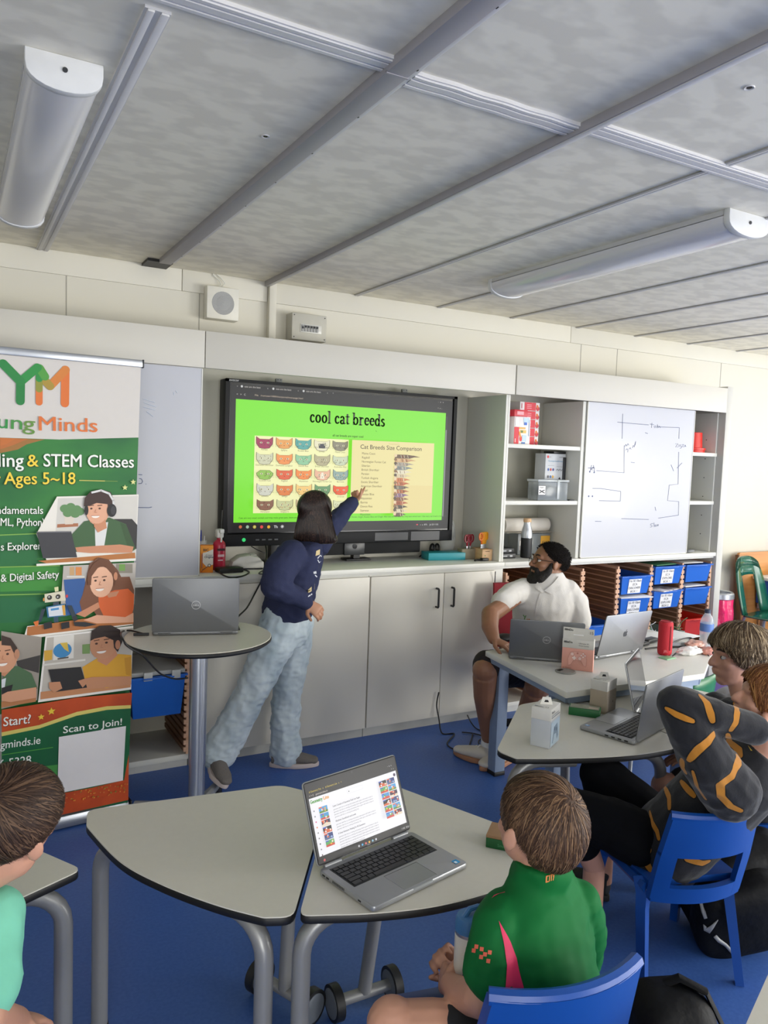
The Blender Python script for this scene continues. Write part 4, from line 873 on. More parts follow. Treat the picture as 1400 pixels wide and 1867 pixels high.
# green field with gradients painted in the print
g_top = b3(940, 655)[1]; g_bot = b4(860, 870)[1]
GRAD = mat_two('banner_green_print', '#2f7a36', '#0f5a30', (2.2, 1.0, 5.0), 0.38, 0.66, rough=0.5, detail=3)
ORNG = mat_two('banner_orange_print', '#c8501f', '#b2431b', (6, 6, 6), 0.4, 0.6, rough=0.5, detail=5)
def bandm(pts, m):
    P.mb.use(m); P.nxt(); P.mb.verts_faces([P.pt(*p) for p in pts], [tuple(range(len(pts)))])
eL = lambda z: edge(z)-BW
bandm([(eL(1.0), 0.5), (edge(0.5), 0.5), (edge(g_top), g_top), b3(400, 668), b3(0, 655), (eL(g_top), g_top-0.01)], GRAD)
P.poly([b3(0, 656), b3(300, 668), b3(180, 700), b3(120, 735), b3(0, 760)], '#9a6a30').poly([b3(0, 656), b3(190, 663), b3(90, 705), b3(0, 735)], '#b5682f').poly([b3(0, 656), b3(110, 660), b3(40, 700), b3(0, 710)], '#bf6a2c')
for (ya, yb, col) in ((1310, 1520, '#1c6a36'), (1530, 1690, '#3a8a34'), (1730, 1900, '#15663a')): P.poly([b3(0, ya), b3(250 if ya < 1400 else 420, ya-8), b3(250 if ya < 1400 else 410, yb-10), b3(0, yb)], col)
for y in (1310, 1525, 1712): P.line([b3(0, y), b3(250 if y < 1400 else 400, y-10)], 0.004, '#7fae4c')
# logo Y M
GR, OR = '#1f8a3c', '#d9702f'
def seg(pts, w, col): 
    for a_, b_ in zip(pts[:-1], pts[1:]): nibu(a_, b_, w, col)
def nibu(a_, b_, w, col):
    n = 10; d = Vector(b_)-Vector(a_); ang = math.atan2(d.y, d.x); q = []
    for i in range(n+1): t_ = ang+PI/2+PI*i/n; q.append((a_[0]+w*math.cos(t_), a_[1]+w*math.sin(t_)))
    for i in range(n+1): t_ = ang-PI/2+PI*i/n; q.append((b_[0]+w*math.cos(t_), b_[1]+w*math.sin(t_)))
    P.poly(q, col)
seg([b3(435, 425), b3(438, 200)], 0.0155, OR); seg([b3(440, 200), b3(335, 310)], 0.0155, '#d07c34'); seg([b3(335, 310), b3(285, 255)], 0.0155, '#a58a34')
seg([b3(262, 418), b3(262, 330)], 0.0125, OR); seg([b3(262, 330), b3(262, 260)], 0.0125, '#8a8c34'); seg([b3(262, 260), b3(265, 185)], 0.0125, GR)
seg([b3(265, 190), b3(300, 245)], 0.0155, '#4c963a'); seg([b3(250, 185), b3(137, 280)], 0.0155, GR); seg([b3(137, 280), b3(135, 410)], 0.0155, '#157a38'); seg([b3(20, 160), b3(137, 280)], 0.0165, '#1a7f3a')
def word(s, X, Y, Zf, width_to, col, bold=0.02, size=0.05, rot=None):
    a_, b_ = Zf(X, Y), Zf(width_to, Y); P.text(s, a_[0], a_[1], size, col, bold=bold, width=b_[0]-a_[0])
def wordr(s, p0, p1, col, size, bold=0.008):
    a_, b_ = Vector(p0), Vector(p1); d = b_-a_; P.text(s, a_.x, a_.y, size, col, bold=bold, rot=math.atan2(d.y, d.x), width=d.length)
SHD = '#16401f'
wordr('Yo', b3(-135, 577), b3(-40, 585), GR, 0.075); wordr('u', b3(-28, 588), b3(38, 593), GR, 0.075); wordr('n', b3(60, 595), b3(135, 600), '#3d8a3a', 0.075); wordr('g', b3(150, 600), b3(232, 606), '#5f8a38', 0.075); wordr('Minds', b3(247, 606), b3(640, 618), OR, 0.078)
for dx, dy, c1, c2 in ((4, 5, SHD, SHD), (0, 0, '#eef0ea', '#f0d040')):
    wordr('Coding', b3(-230+dx, 850+dy), b3(150+dx, 850+dy), c1, 0.072, 0.012); wordr('&', b3(178+dx, 848+dy), b3(252+dx, 848+dy), c2, 0.066, 0.012); wordr('STEM Classes', b3(286+dx, 848+dy), b3(890+dx, 856+dy), c1, 0.070, 0.012)
    wordr('for', b3(-90+dx, 968+dy), b3(0+dx, 968+dy), c2, 0.066, 0.012); wordr('Ages 5~18', b3(26+dx, 968+dy), b3(502+dx, 966+dy), c2, 0.066, 0.012)
P.line([b3(530, 942), b3(700, 946)], 0.0035, '#c8c060'); P.line([b3(700, 946), b3(785, 948)], 0.0018, '#8aa850')
def star(c_, r, col):
    q = []
    for i in range(10): a_ = PI/2+i*PI/5; rr = r if i % 2 == 0 else r*0.45; q.append((c_[0]+rr*math.cos(a_), c_[1]+rr*math.sin(a_)))
    P.poly(q, col)
star(b3(835, 990), 0.012, '#d8d890'); star(b3(890, 953), 0.012, '#d8d890')
for dx, dy, c1 in ((3, 4, SHD), (0, 0, '#eceee8')):
    wordr('Fundamentals', b3(-100+dx, 1166+dy), b3(280+dx, 1166+dy), c1, 0.042); wordr('(HTML, Python)', b3(-110+dx, 1246+dy), b3(290+dx, 1246+dy), c1, 0.042)
    wordr('s Explorers', b3(0+dx, 1412+dy), b3(293+dx, 1402+dy), c1, 0.042); wordr('& Digital Safety', b3(0+dx, 1622+dy), b3(390+dx, 1594+dy), c1, 0.042)
# photograph panels of children, drawn as printed shapes
SK, SK2 = '#e0a88a', '#c98a68'
def face(c_, a_, b_, col=SK, rot=0.0, look=1):
    P.oval(c_[0], c_[1], a_, b_, col, 22, rot)
    for s in (-0.42, 0.32): P.oval(c_[0]+s*a_-0.1*a_, c_[1]+0.12*b_, a_*0.11, b_*0.07, '#4a2c20', 10); P.line([(c_[0]+(s-0.28)*a_, c_[1]+0.33*b_), (c_[0]+(s+0.1)*a_, c_[1]+0.36*b_)], b_*0.06, '#5a3828')
    P.oval(c_[0]-0.15*a_, c_[1]-0.42*b_, a_*0.36, b_*0.16, '#f4ece4', 14, 0, PI, 2*PI); P.line([(c_[0]-0.5*a_, c_[1]-0.40*b_), (c_[0]+0.2*a_, c_[1]-0.40*b_)], b_*0.03, '#b0604a')
    P.line([(c_[0]-0.12*a_, c_[1]+0.05*b_), (c_[0]-0.2*a_, c_[1]-0.16*b_), (c_[0]-0.05*a_, c_[1]-0.18*b_)], b_*0.035, '#b87a5c')
def B3(*pts): return [b3(*p) for p in pts]
def B4(*pts): return [b4(*p) for p in pts]
def esz(Zf, dx, dy): a_, b_ = Zf(500, 1000), Zf(500+dx, 1000-dy); return b_[0]-a_[0], b_[1]-a_[1]
# boy with headphones
P.poly(B3((378, 1050), (925, 1036), (905, 1480), (320, 1508), (240, 1300)), '#e8e4dc'); P.poly(B3((385, 1062), (920, 1044), (902, 1470), (365, 1330)), '#cfccc6')
P.poly(B3((380, 1235), (520, 1228), (520, 1250), (378, 1258)), '#a86c4c'); P.poly(B3((425, 1180), (497, 1178), (485, 1235), (432, 1237)), '#d8cdc0')
for x, y in ((430, 1130), (470, 1120), (510, 1135), (450, 1160), (500, 1165), (530, 1150)): P.oval(*b3(x, y), 0.018, 0.016, '#5f8a58')
P.poly(B3((760, 1200), (880, 1200), (915, 1240), (910, 1400), (770, 1400)), '#2e2c2c')
P.poly(B3((250, 1480), (900, 1425), (903, 1462), (320, 1500)), '#b5733c'); P.poly(B3((240, 1500), (900, 1464), (903, 1478), (240, 1515)), '#ece8e2')
P.poly(B3((470, 1310), (560, 1215), (640, 1200), (730, 1190), (840, 1235), (905, 1400), (870, 1425), (600, 1420), (480, 1420)), '#3d5f3a'); P.poly(B3((630, 1235), (720, 1220), (690, 1400), (635, 1395)), '#dcdcdc')
P.poly(B3((800, 1225), (840, 1238), (905, 1400), (860, 1418)), '#34522f'); P.poly(B3((550, 1385), (800, 1370), (890, 1385), (880, 1425), (600, 1428), (510, 1420), (500, 1390)), SK2)
ax, ay = esz(b3, 78, 92); face(b3(650, 1150), ax, ay); P.poly(B3((620, 1210), (700, 1200), (710, 1260), (650, 1290), (625, 1250)), SK2)
face(b3(645, 1140), ax, ay); P.poly(B3((555, 1115), (560, 1060), (600, 1015), (670, 1000), (735, 1020), (760, 1080), (745, 1150), (722, 1140), (715, 1100), (640, 1092), (590, 1112)), '#3a2420')
P.line(B3((610, 1022), (670, 1008), (725, 1030), (752, 1075), (755, 1110)), 0.008, '#d8d8d8'); P.oval(*b3(742, 1142), *esz(b3, 34, 45), '#1c1c1e'); P.oval(*b3(752, 1142), *esz(b3, 18, 30), '#3a3a3e'); P.oval(*b3(572, 1140), *esz(b3, 14, 34), '#1c1c1e')
P.poly(B3((238, 1284), (470, 1281), (510, 1455), (282, 1462)), '#3a3a3f'); P.poly(B3((238, 1284), (470, 1281), (471, 1287), (240, 1290)), '#77777c')
# girl with a little robot
P.poly(B3((418, 1512), (903, 1490), (892, 1768), (400, 1768)), '#b8b2ac')
for (x0_, y0_, x1_, y1_, col) in ((440, 1580, 560, 1590, '#d8d4ce'), (460, 1520, 490, 1575, '#c8a070'), (500, 1520, 540, 1575, '#d88a4c'), (770, 1500, 880, 1560, '#8a8478'), (790, 1500, 830, 1545, '#6f9a4c'), (440, 1690, 560, 1700, '#d8d4ce')): P.poly(B3((x0_, y0_), (x1_, y0_), (x1_, y1_), (x0_, y1_)), col)
P.poly(B4((420, 20), (560, 10), (590, 240), (440, 260)), '#2f5a9a'); P.poly(B4((150, 412), (176, 330), (880, 250), (880, 322), (160, 418)), '#ece8e2'); P.poly(B4((176, 335), (560, 280), (885, 262), (885, 315), (172, 395)), '#b5703c')
P.poly(B3((560, 1640), (590, 1500), (650, 1455), (720, 1470), (780, 1540), (830, 1640), (885, 1768), (530, 1768)), '#6f4630')
P.poly(B4((590, 10), (860, 0), (890, 90), (880, 290), (640, 260), (600, 200), (540, 230), (525, 170)), '#7a4c34')
P.poly(B4((650, 130), (760, 90), (850, 80), (890, 120), (886, 210), (870, 270), (690, 270), (655, 200)), '#d8622c'); P.poly(B4((700, 110), (790, 95), (770, 130), (720, 140)), SK2)
P.poly(B4((500, 250), (650, 170), (660, 205), (560, 270)), SK2); P.poly(B4((550, 290), (640, 255), (830, 270), (885, 240), (885, 305), (640, 312)), SK)
ax, ay = esz(b3, 82, 105); face(b3(672, 1620), ax, ay, '#e8b496'); P.poly(B3((580, 1640), (575, 1560), (620, 1490), (672, 1460), (740, 1500), (770, 1580), (760, 1650), (745, 1570), (690, 1510), (650, 1520), (605, 1580), (600, 1640)), '#6a4028')
P.oval(*b3(765, 1580), *esz(b3, 14, 28), SK2)
P.poly(B4((290, 115), (425, 92), (432, 158), (292, 172)), '#d8d2bc'); P.poly(B4((355, 70), (382, 65), (384, 95), (360, 100)), '#d8d8a8')
for x in (323, 380): P.oval(*b4(x, 138 if x < 350 else 132), *esz(b4, 16, 18), '#3a3430'); P.oval(*b4(x-3, 134), *esz(b4, 5, 6), '#c8c8c8')
P.poly(B4((345, 172), (385, 165), (388, 190), (348, 192)), '#3a4450'); P.poly(B4((300, 200), (425, 178), (440, 260), (310, 272)), '#2f6f9a'); P.poly(B4((312, 205), (410, 188), (418, 255), (320, 265)), '#d8dce4'); P.poly(B4((330, 212), (385, 204), (386, 218), (332, 226)), '#4a90c8'); P.poly(B4((405, 190), (425, 186), (430, 255), (415, 258)), '#d8a040')
for pts in (((270, 215), (296, 210), (270, 290), (240, 320)), ((440, 190), (470, 190), (500, 260), (480, 285))): P.poly(B4(*pts), '#2a3a48')
P.poly(B4((215, 300), (250, 290), (248, 320), (230, 332)), '#d87030'); P.poly(B4((470, 268), (500, 255), (512, 285), (485, 300)), '#2a2a30'); P.oval(*b4(438, 128), *esz(b4, 8, 12), '#c83c40'); P.oval(*b4(284, 150), *esz(b4, 6, 12), '#c88840')
P.poly(B4((350, 268), (380, 265), (382, 300), (352, 304)), '#2f4a60')
for x in (282, 398): P.poly(B4((x, 308), (x+55, 296), (x+58, 338), (x+4, 350)), '#222226')
P.poly(B4((480, 300), (560, 300), (640, 318), (560, 332), (490, 326)), '#28282c')
# two boys with tablets
P.poly(B4((0, 360), (270, 402), (240, 820), (0, 880)), '#9a9288'); P.poly(B4((100, 560), (260, 520), (250, 640), (110, 600)), '#3a3634'); P.poly(B4((0, 830), (235, 780), (230, 830), (0, 870)), '#b87a4c')
P.poly(B4((295, 395), (880, 325), (866, 750), (245, 835)), '#ece8e2'); P.poly(B4((305, 405), (876, 340), (862, 735), (262, 815)), '#bdb6ac')
P.poly(B4((350, 400), (485, 385), (482, 540), (345, 555)), '#e0dcd4'); P.oval(*b4(408, 488), *esz(b4, 60, 58), '#3f8ac0'); P.poly(B4((390, 440), (440, 435), (450, 500), (420, 480)), '#d8b84c'); P.line(B4((378, 545), (445, 535)), 0.006, '#55504a')
P.poly(B4((540, 450), (590, 445), (590, 510), (540, 512)), '#7a9a5c'); P.poly(B4((280, 580), (560, 545), (560, 558), (280, 592)), '#dcd8d0'); P.poly(B4((285, 490), (340, 485), (338, 550), (285, 560)), '#d8a83c'); P.poly(B4((262, 765), (864, 690), (862, 735), (260, 815)), '#c4875c')
P.poly(B4((540, 600), (640, 540), (780, 512), (868, 520), (868, 680), (700, 740), (560, 700)), '#d8a02c'); P.poly(B4((820, 540), (868, 530), (868, 660), (830, 650)), '#c48c24')
ax, ay = esz(b4, 92, 112); P.poly(B4((640, 520), (760, 480), (775, 520), (700, 590), (640, 560)), SK2); face(b4(680, 450), ax, ay, '#c98f6c'); P.poly(B4((592, 425), (600, 360), (650, 325), (730, 320), (790, 350), (805, 430), (775, 500), (750, 470), (745, 420), (690, 395), (620, 410)), '#2c1d18'); P.oval(*b4(775, 450), *esz(b4, 18, 34), '#bd8060')
P.poly(B4((510, 690), (600, 665), (864, 660), (864, 715), (640, 740), (530, 745)), '#c48a66')
P.poly(B4((312, 615), (530, 597), (570, 735), (350, 765)), '#1e1c1d'); P.poly(B4((315, 700), (390, 695), (405, 740), (350, 768), (318, 740)), '#c48a66'); P.poly(B4((510, 690), (565, 672), (575, 700), (540, 735)), '#c48a66')
P.poly(B4((0, 700), (30, 600), (110, 590), (200, 640), (240, 740), (120, 790), (0, 770)), '#4a6a48'); P.poly(B4((0, 680), (30, 670), (20, 740), (0, 750)), '#d8dce0')
ax, ay = esz(b4, 80, 115); P.poly(B4((0, 600), (60, 560), (60, 620), (20, 660), (0, 650)), SK2); face(b4(20, 525), ax, ay, '#d49a78'); P.poly(B4((0, 385), (60, 405), (105, 470), (95, 520), (75, 490), (60, 455), (0, 450)), '#3a2820'); P.oval(*b4(102, 510), *esz(b4, 16, 34), '#c08868')
P.poly(B4((0, 735), (75, 712), (60, 770), (0, 780)), '#1e1c1d'); P.poly(B4((0, 780), (40, 760), (232, 730), (230, 800), (60, 830), (0, 820)), '#d49a78')
# wavy orange ribbon and dark green foot
bandm([b4(0, 880), b4(200, 850), b4(500, 800), b4(868, 768), b4(862, 860), b4(500, 905), b4(250, 985), b4(0, 1030)] , ORNG)
P.poly(B4((0, 1030), (250, 982), (500, 895), (700, 858), (860, 850), (860, 872), (700, 882), (500, 920), (250, 1005), (0, 1056)), '#d8c86a')
bandm([b4(0, 1056), b4(250, 1005), b4(500, 920), b4(700, 882), b4(860, 872), b4(838, 1500), b4(0, 1640)], mat_two('banner_dark_green_print', '#0f6238', '#0c5230', (3, 3, 3), 0.4, 0.6, rough=0.5))
bandm([(eL(bR[1]), bR[1]), (edge(bR[1]), bR[1]), b4(846, 1180), b4(815, 1350), b4(600, 1400), b4(380, 1440), b4(380, 1500), b4(0, 1560)], ORNG)
P.poly(B4((0, 1290), (372, 1245), (365, 1420), (0, 1460)), '#3c8a3c'); P.line(B4((0, 1180), (340, 1130)), 0.003, '#4c9a3c')
for dx, dy, c1 in ((3, 4, '#5a2410'), (0, 0, '#f0ece4')): wordr('Ready to Start?', b4(-330+dx, 1030+dy), b4(185+dx, 968+dy), c1, 0.05, 0.012)
star(b4(262, 928), 0.013, '#e8c838'); star(b4(330, 890), 0.016, '#e8c838')
wordr('youngminds.le'.replace('.le', '.ie'), b4(-160, 1160), b4(256, 1104), '#eceee8', 0.044); wordr('6 5328', b4(-20, 1266), b4(190, 1236), '#eceee8', 0.046); wordr('.ie', b4(278, 1330), b4(328, 1324), '#eceee8', 0.036, 0.01)
wordr('Scan to Join!', b4(405, 1036), b4(795, 980), '#eceee8', 0.040, 0.012)
P.poly(B4((380, 1060), (826, 988), (806, 1350), (370, 1436)), '#e2dfe0')
rn = random.Random(2)
for i in range(60): x = rn.uniform(380, 835); P.oval(*b4(x, 1440+rn.uniform(-10, 60)-(x-380)*0.16), 0.003, 0.003, ['#d88a2c', '#c8702c', '#8a7a2c'][i % 3], 6)
P.build('printed_sheet', t, W=True)
mbk = MB(mat('banner_back', '#c8c8c6', 0.6)); q = [(eL(bR[1]), bR[1]), (edge(bR[1]), bR[1]), (edge(Ht), Ht), (eL(Ht), Ht)]
mbk.verts_faces([BO+BU*a_+Vector((0, 0, 1))*b_-BN*0.0012 for a_, b_ in q], [(0, 1, 2, 3)]); mbk.build('backing_sheet', t, W=True, recalc=False)
mb = MB(STEEL); Mt = Matrix((( BU.x, BN.x, 0, 0), (BU.y, BN.y, 0, 0), (0, 0, 1, 0), (0, 0, 0, 1))); Mt.translation = BO
x0_, x1_ = eL(Ht), edge(Ht)
mb.box(((x0_+x1_)/2, 0.002, Ht+0.010), (BW+0.01, 0.018, 0.030), bev=0.004, M=Mt); mb.build('top_rail', t, W=True)
MB(DARKG).box((x1_+0.007, 0.002, Ht+0.010), (0.006, 0.02, 0.034), bev=0.002, M=Mt).build('rail_end_cap', t, W=True)
MB(mat('banner_base_silver', '#a9adb4', 0.3, metal=0.7)).box(((eL(0.08)+edge(0.08))/2-0.005, 0.0, 0.030), (BW+0.03, 0.09, 0.06), bev=0.022, M=Mt).build('base_cassette', t, W=True)
MB(EDGE).box((edge(0.08)+0.012, 0.0, 0.030), (0.006, 0.082, 0.055), bev=0.02, M=Mt).build('cassette_end', t, W=True)
for u in (-0.14, -0.70): MB(mat('foot_silver', '#8f9297', 0.4, metal=0.6)).box((u, 0.06, 0.0035), (0.07, 0.30, 0.006), bev=0.002, M=Mt).build('foot', t, W=True)

# ================================================================ TABLES
def outline(pts, r=0.03, arcs=4):
    """round the corners of a polygon"""
    out = []; n = len(pts)
    for i, p in enumerate(pts):
        p = Vector(p); a_ = Vector(pts[i-1]); b_ = Vector(pts[(i+1) % n])
        u = (a_-p); v = (b_-p); k2 = min(r, u.length*0.45, v.length*0.45); A = p+u.normalized()*k2; B = p+v.normalized()*k2
        for j in range(arcs+1): s = j/arcs; out.append(tuple((A*(1-s)**2+p*2*s*(1-s)+B*s*s)))
    return out
LEGM = mat('grey_tube_paint', '#8c8d8e', 0.35, metal=0.3, var=0.04)
def kid_table(poly, z, label, legs, castors=(), group='grey petal tables', corner=0.03):
    cx_, cy_ = sum(p[0] for p in poly)/len(poly), sum(p[1] for p in poly)/len(poly)
    t = thing('petal_table', label, 'table', (cx_, cy_, 0), 0, group)
    pl = outline(poly, corner)
    area = sum(pl[i-1][0]*pl[i][1]-pl[i][0]*pl[i-1][1] for i in range(len(pl)))
    if area < 0: pl = list(reversed(pl))
    loc = [(p[0]-cx_, p[1]-cy_) for p in pl]
    top = MB(TOPG).prism(loc, z-0.003, z).build('tabletop', t)
    MB(EDGE).prism([(p[0]*1.003, p[1]*1.003) for p in loc], z-0.022, z-0.003, bev=0.004).build('edge_band', top)
    for (x, y) in legs:
        dx, dy = cx_-x, cy_-y; L = math.hypot(dx, dy); dx, dy = dx/L, dy/L; pts = [(x-cx_, y-cy_, 0.0), (x-cx_, y-cy_, z-0.12)]
        for j in range(1, 7): a_ = PI/2*j/6; pts.append((x-cx_+dx*0.09*(1-math.cos(a_)), y-cy_+dy*0.09*(1-math.cos(a_)), z-0.12+0.085*math.sin(a_)))
        pts.append((x-cx_+dx*0.22, y-cy_+dy*0.22, z-0.037))
        lg = MB(LEGM).tube(pts, 0.021, 14).build('leg', t); MB(BLACKP).cyl((x-cx_, y-cy_, 0.0), (x-cx_, y-cy_, 0.02), 0.023).build('foot_cap', lg)
    for (a_, b_, top_) in castors:
        a_, b_ = Vector(a_), Vector(b_); m_ = (a_+b_)/2; R = 0.048; o_ = Vector((cx_, cy_, 0)); ax_ = (b_-a_).normalized().to_3d()
        lg = MB(LEGM).tube([Vector((m_.x, m_.y, R+0.005))-o_, Vector((*top_, z-0.03))-o_], 0.019, 12).tube([Vector((a_.x, a_.y, R))-o_, Vector((b_.x, b_.y, R))-o_], 0.016, 12).build('castor_leg', t)
        for p_ in (a_, b_):
            c_ = Vector((p_.x, p_.y, R))-o_; w_ = MB(BLACKP).cyl(c_-ax_*0.012, c_+ax_*0.012, R, seg=28).build('castor', lg)
            MB(mat('castor_disc', '#6a7078', 0.5)).cyl(c_-ax_*0.0135, c_+ax_*0.0135, R*0.8, seg=28).build('hub_disc', w_)
def arcpts(a_, b_, bulge, n=9):
    a_, b_ = Vector(a_), Vector(b_); d = b_-a_; nrm = Vector((d.y, -d.x)).normalized(); return [tuple(a_+d*(i/n)+nrm*bulge*4*(i/n)*(1-i/n)) for i in range(n+1)]
TZ = 0.56
def smooth_run(pts, n=5):
    """Catmull-Rom through the points of a curved table edge"""
    P_ = [Vector(p) for p in pts]; out = []
    for i in range(len(P_)-1):
        p0, p1, p2, p3 = P_[max(i-1, 0)], P_[i], P_[i+1], P_[min(i+2, len(P_)-1)]
        for k_ in range(n): s = k_/n; out.append(tuple(0.5*((2*p1)+(p2-p0)*s+(2*p0-5*p1+4*p2-p3)*s*s+(3*p1-p0-3*p2+p3)*s**3)))
    return out+[tuple(P_[-1])]
T1 = [(0.318, 2.152), (0.850, 2.082), (0.945, 1.955), (0.632, 1.460)]+smooth_run([(0.575, 1.485), (0.500, 1.572), (0.412, 1.705), (0.345, 1.850), (0.302, 2.06)])
kid_table(T1, TZ, 'empty grey petal table in the middle foreground', [(0.335, 2.04), (0.592, 1.52)], [((0.765, 1.995), (0.845, 1.815), (0.83, 1.93))])
T2 = [(0.645, 1.458), (0.958, 1.955), (1.075, 2.04), (1.140, 1.975), (1.30, 1.590), (1.36, 1.42)]+smooth_run([(1.20, 1.365), (1.06, 1.352), (0.92, 1.362), (0.79, 1.398), (0.70, 1.435)])
kid_table(T2, TZ, 'grey petal table carrying the open laptop with a lit page', [(0.672, 1.50), (1.27, 1.46)], [((0.91, 1.80), (1.09, 1.797), (1.045, 1.775))], corner=0.025)
T3 = [(1.612, 2.035), (2.00, 2.392), (2.285, 2.395), (2.297, 1.815)]+smooth_run([(2.19, 1.795), (2.05, 1.806), (1.90, 1.845), (1.74, 1.905), (1.63, 1.955)])
kid_table(T3, TZ, 'grey petal table with two cartons and the half-open laptop', [(1.66, 2.0), (2.22, 1.86)], [((2.06, 2.25), (2.22, 2.24), (2.14, 2.27))])
T3b = [(2.292, 2.47), (2.40, 2.57), (2.85, 2.30), (2.92, 2.10), (2.75, 1.90), (2.50, 1.80), (2.304, 1.812)]
kid_table(T3b, TZ, 'far grey petal table pushed against the one with cartons', [(2.80, 2.10), (2.42, 1.87)], [((2.36, 2.36), (2.50, 2.30), (2.45, 2.34))], corner=0.05)
T4 = [(0.262, 1.846), (0.175, 1.99), (-0.25, 2.11), (-0.40, 1.70), (-0.02, 1.68), (0.085, 1.762)]
kid_table(T4, TZ, 'grey table at the left edge before the banner', [(0.222, 1.845), (-0.32, 1.80)], corner=0.025)
t5a, t5b = J(1362, 1862, z=TZ), J(1402, 1772, z=TZ)
dv = (t5b-t5a).normalized(); nv = Vector((dv.y, -dv.x, 0)); A = t5a-dv*0.30; B = t5b+dv*0.10
T5 = [tuple(p[:2]) for p in (A, B, B+nv*0.55, A+nv*0.55)]
kid_table(T5, TZ, 'grey table corner at the lower right edge', [tuple((B+nv*0.08-dv*0.06)[:2]), tuple((A+nv*0.45+dv*0.1)[:2])], corner=0.008)
# tall round table on a steel pole
t = thing('round_table', 'tall round white table on a single steel pole', 'table', (0.888, 3.10, 0))
RZ = 0.78
top = MB(TOPG).lathe([(0.0, RZ-0.004), (0.292, RZ-0.004), (0.294, RZ-0.002), (0.292, RZ), (0.0, RZ)], seg=64).build('tabletop', t)
MB(EDGE).lathe([(0.0, RZ-0.022), (0.286, RZ-0.022), (0.2955, RZ-0.014), (0.2955, RZ-0.005), (0.0, RZ-0.0045)], seg=64).build('edge_band', top)
MB(BLACKP).cyl((0, 0, RZ-0.036), (0, 0, RZ-0.022), 0.045).build('collar', t)
MB(STEEL).cyl((0, 0, 0.24), (0, 0, RZ-0.036), 0.036).build('pole', t); MB(STEEL).cyl((0, 0, 0.03), (0, 0, 0.245), 0.033).build('lower_pole', t)
mb = MB(GREYM)
for i in range(4): a_ = PI/4+i*PI/2+0.15; mb.tube([(0, 0, 0.045), (0.27*math.cos(a_), 0.27*math.sin(a_), 0.035)], [0.026, 0.017], 10)
mb.build('base_star', t)
for i in range(4):
    a_ = PI/4+i*PI/2+0.15; x, y = 0.26*math.cos(a_), 0.26*math.sin(a_); MB(BLACKP).cyl((x, y, 0), (x, y, 0.035), 0.022, seg=16).build('castor', t)
# the man's table: a white worktop on blue-grey square legs
a_, b_, c_, d_ = Vector((2.25, 2.96)), Vector((2.158, 2.295)), Vector((2.945, 2.262)), Vector((3.45, 2.60)); e_ = Vector((3.42, 3.03))
MT = [tuple(p) for p in (a_, e_, d_, c_, b_)]
t = thing('work_table', 'angular white table on blue-grey legs before the seated man', 'table', (2.7, 2.7, 0))
loc = [(p[0]-2.7, p[1]-2.7) for p in reversed(MT)]
WTOP = mat('white_table_laminate', '#d6d5cf', 0.4, var=0.02)
MB(WTOP).prism(loc, 0.594, 0.62, bev=0.002).build('tabletop', t)
mb = MB(BLUEG); ins = [(x*0.94, y*0.94) for x, y in loc]
for p, q in zip(ins, ins[1:]+ins[:1]):
    p, q = Vector((*p, 0.580)), Vector((*q, 0.580)); dd = (q-p); mb.box((p+q)/2, (dd.length, 0.024, 0.029), rot=(0, 0, math.atan2(dd.y, dd.x)))
mb.build('frame', t)
for (x, y, w) in ((2.335, 2.945, 0.06), (2.240, 2.432, 0.055), (2.90, 2.33, 0.055), (3.36, 2.64, 0.055), (3.36, 2.97, 0.055)):
    lg = MB(BLUEG).box((x-2.7, y-2.7, 0.306), (w, w, 0.572), bev=0.003).build('leg', t); MB(EDGE).box((x-2.7, y-2.7, 0.01), (w+0.003, w+0.003, 0.02), bev=0.003).build('foot_cap', lg)
MB(mat('grommet_grey', '#8d8d88', 0.5)).lathe([(0.0, 0.0), (0.045, 0.0), (0.046, 0.003), (0.040, 0.005), (0.038, 0.0035), (0.0, 0.0035)], c=(2.363-2.7, 2.525-2.7, 0.6205)).build('cable_grommet', t)
MB(EDGE).box((2.35-2.7, 2.545-2.7, 0.6245), (0.028, 0.016, 0.003), rot=(0, 0, 0.3)).build('grommet_slot', t)

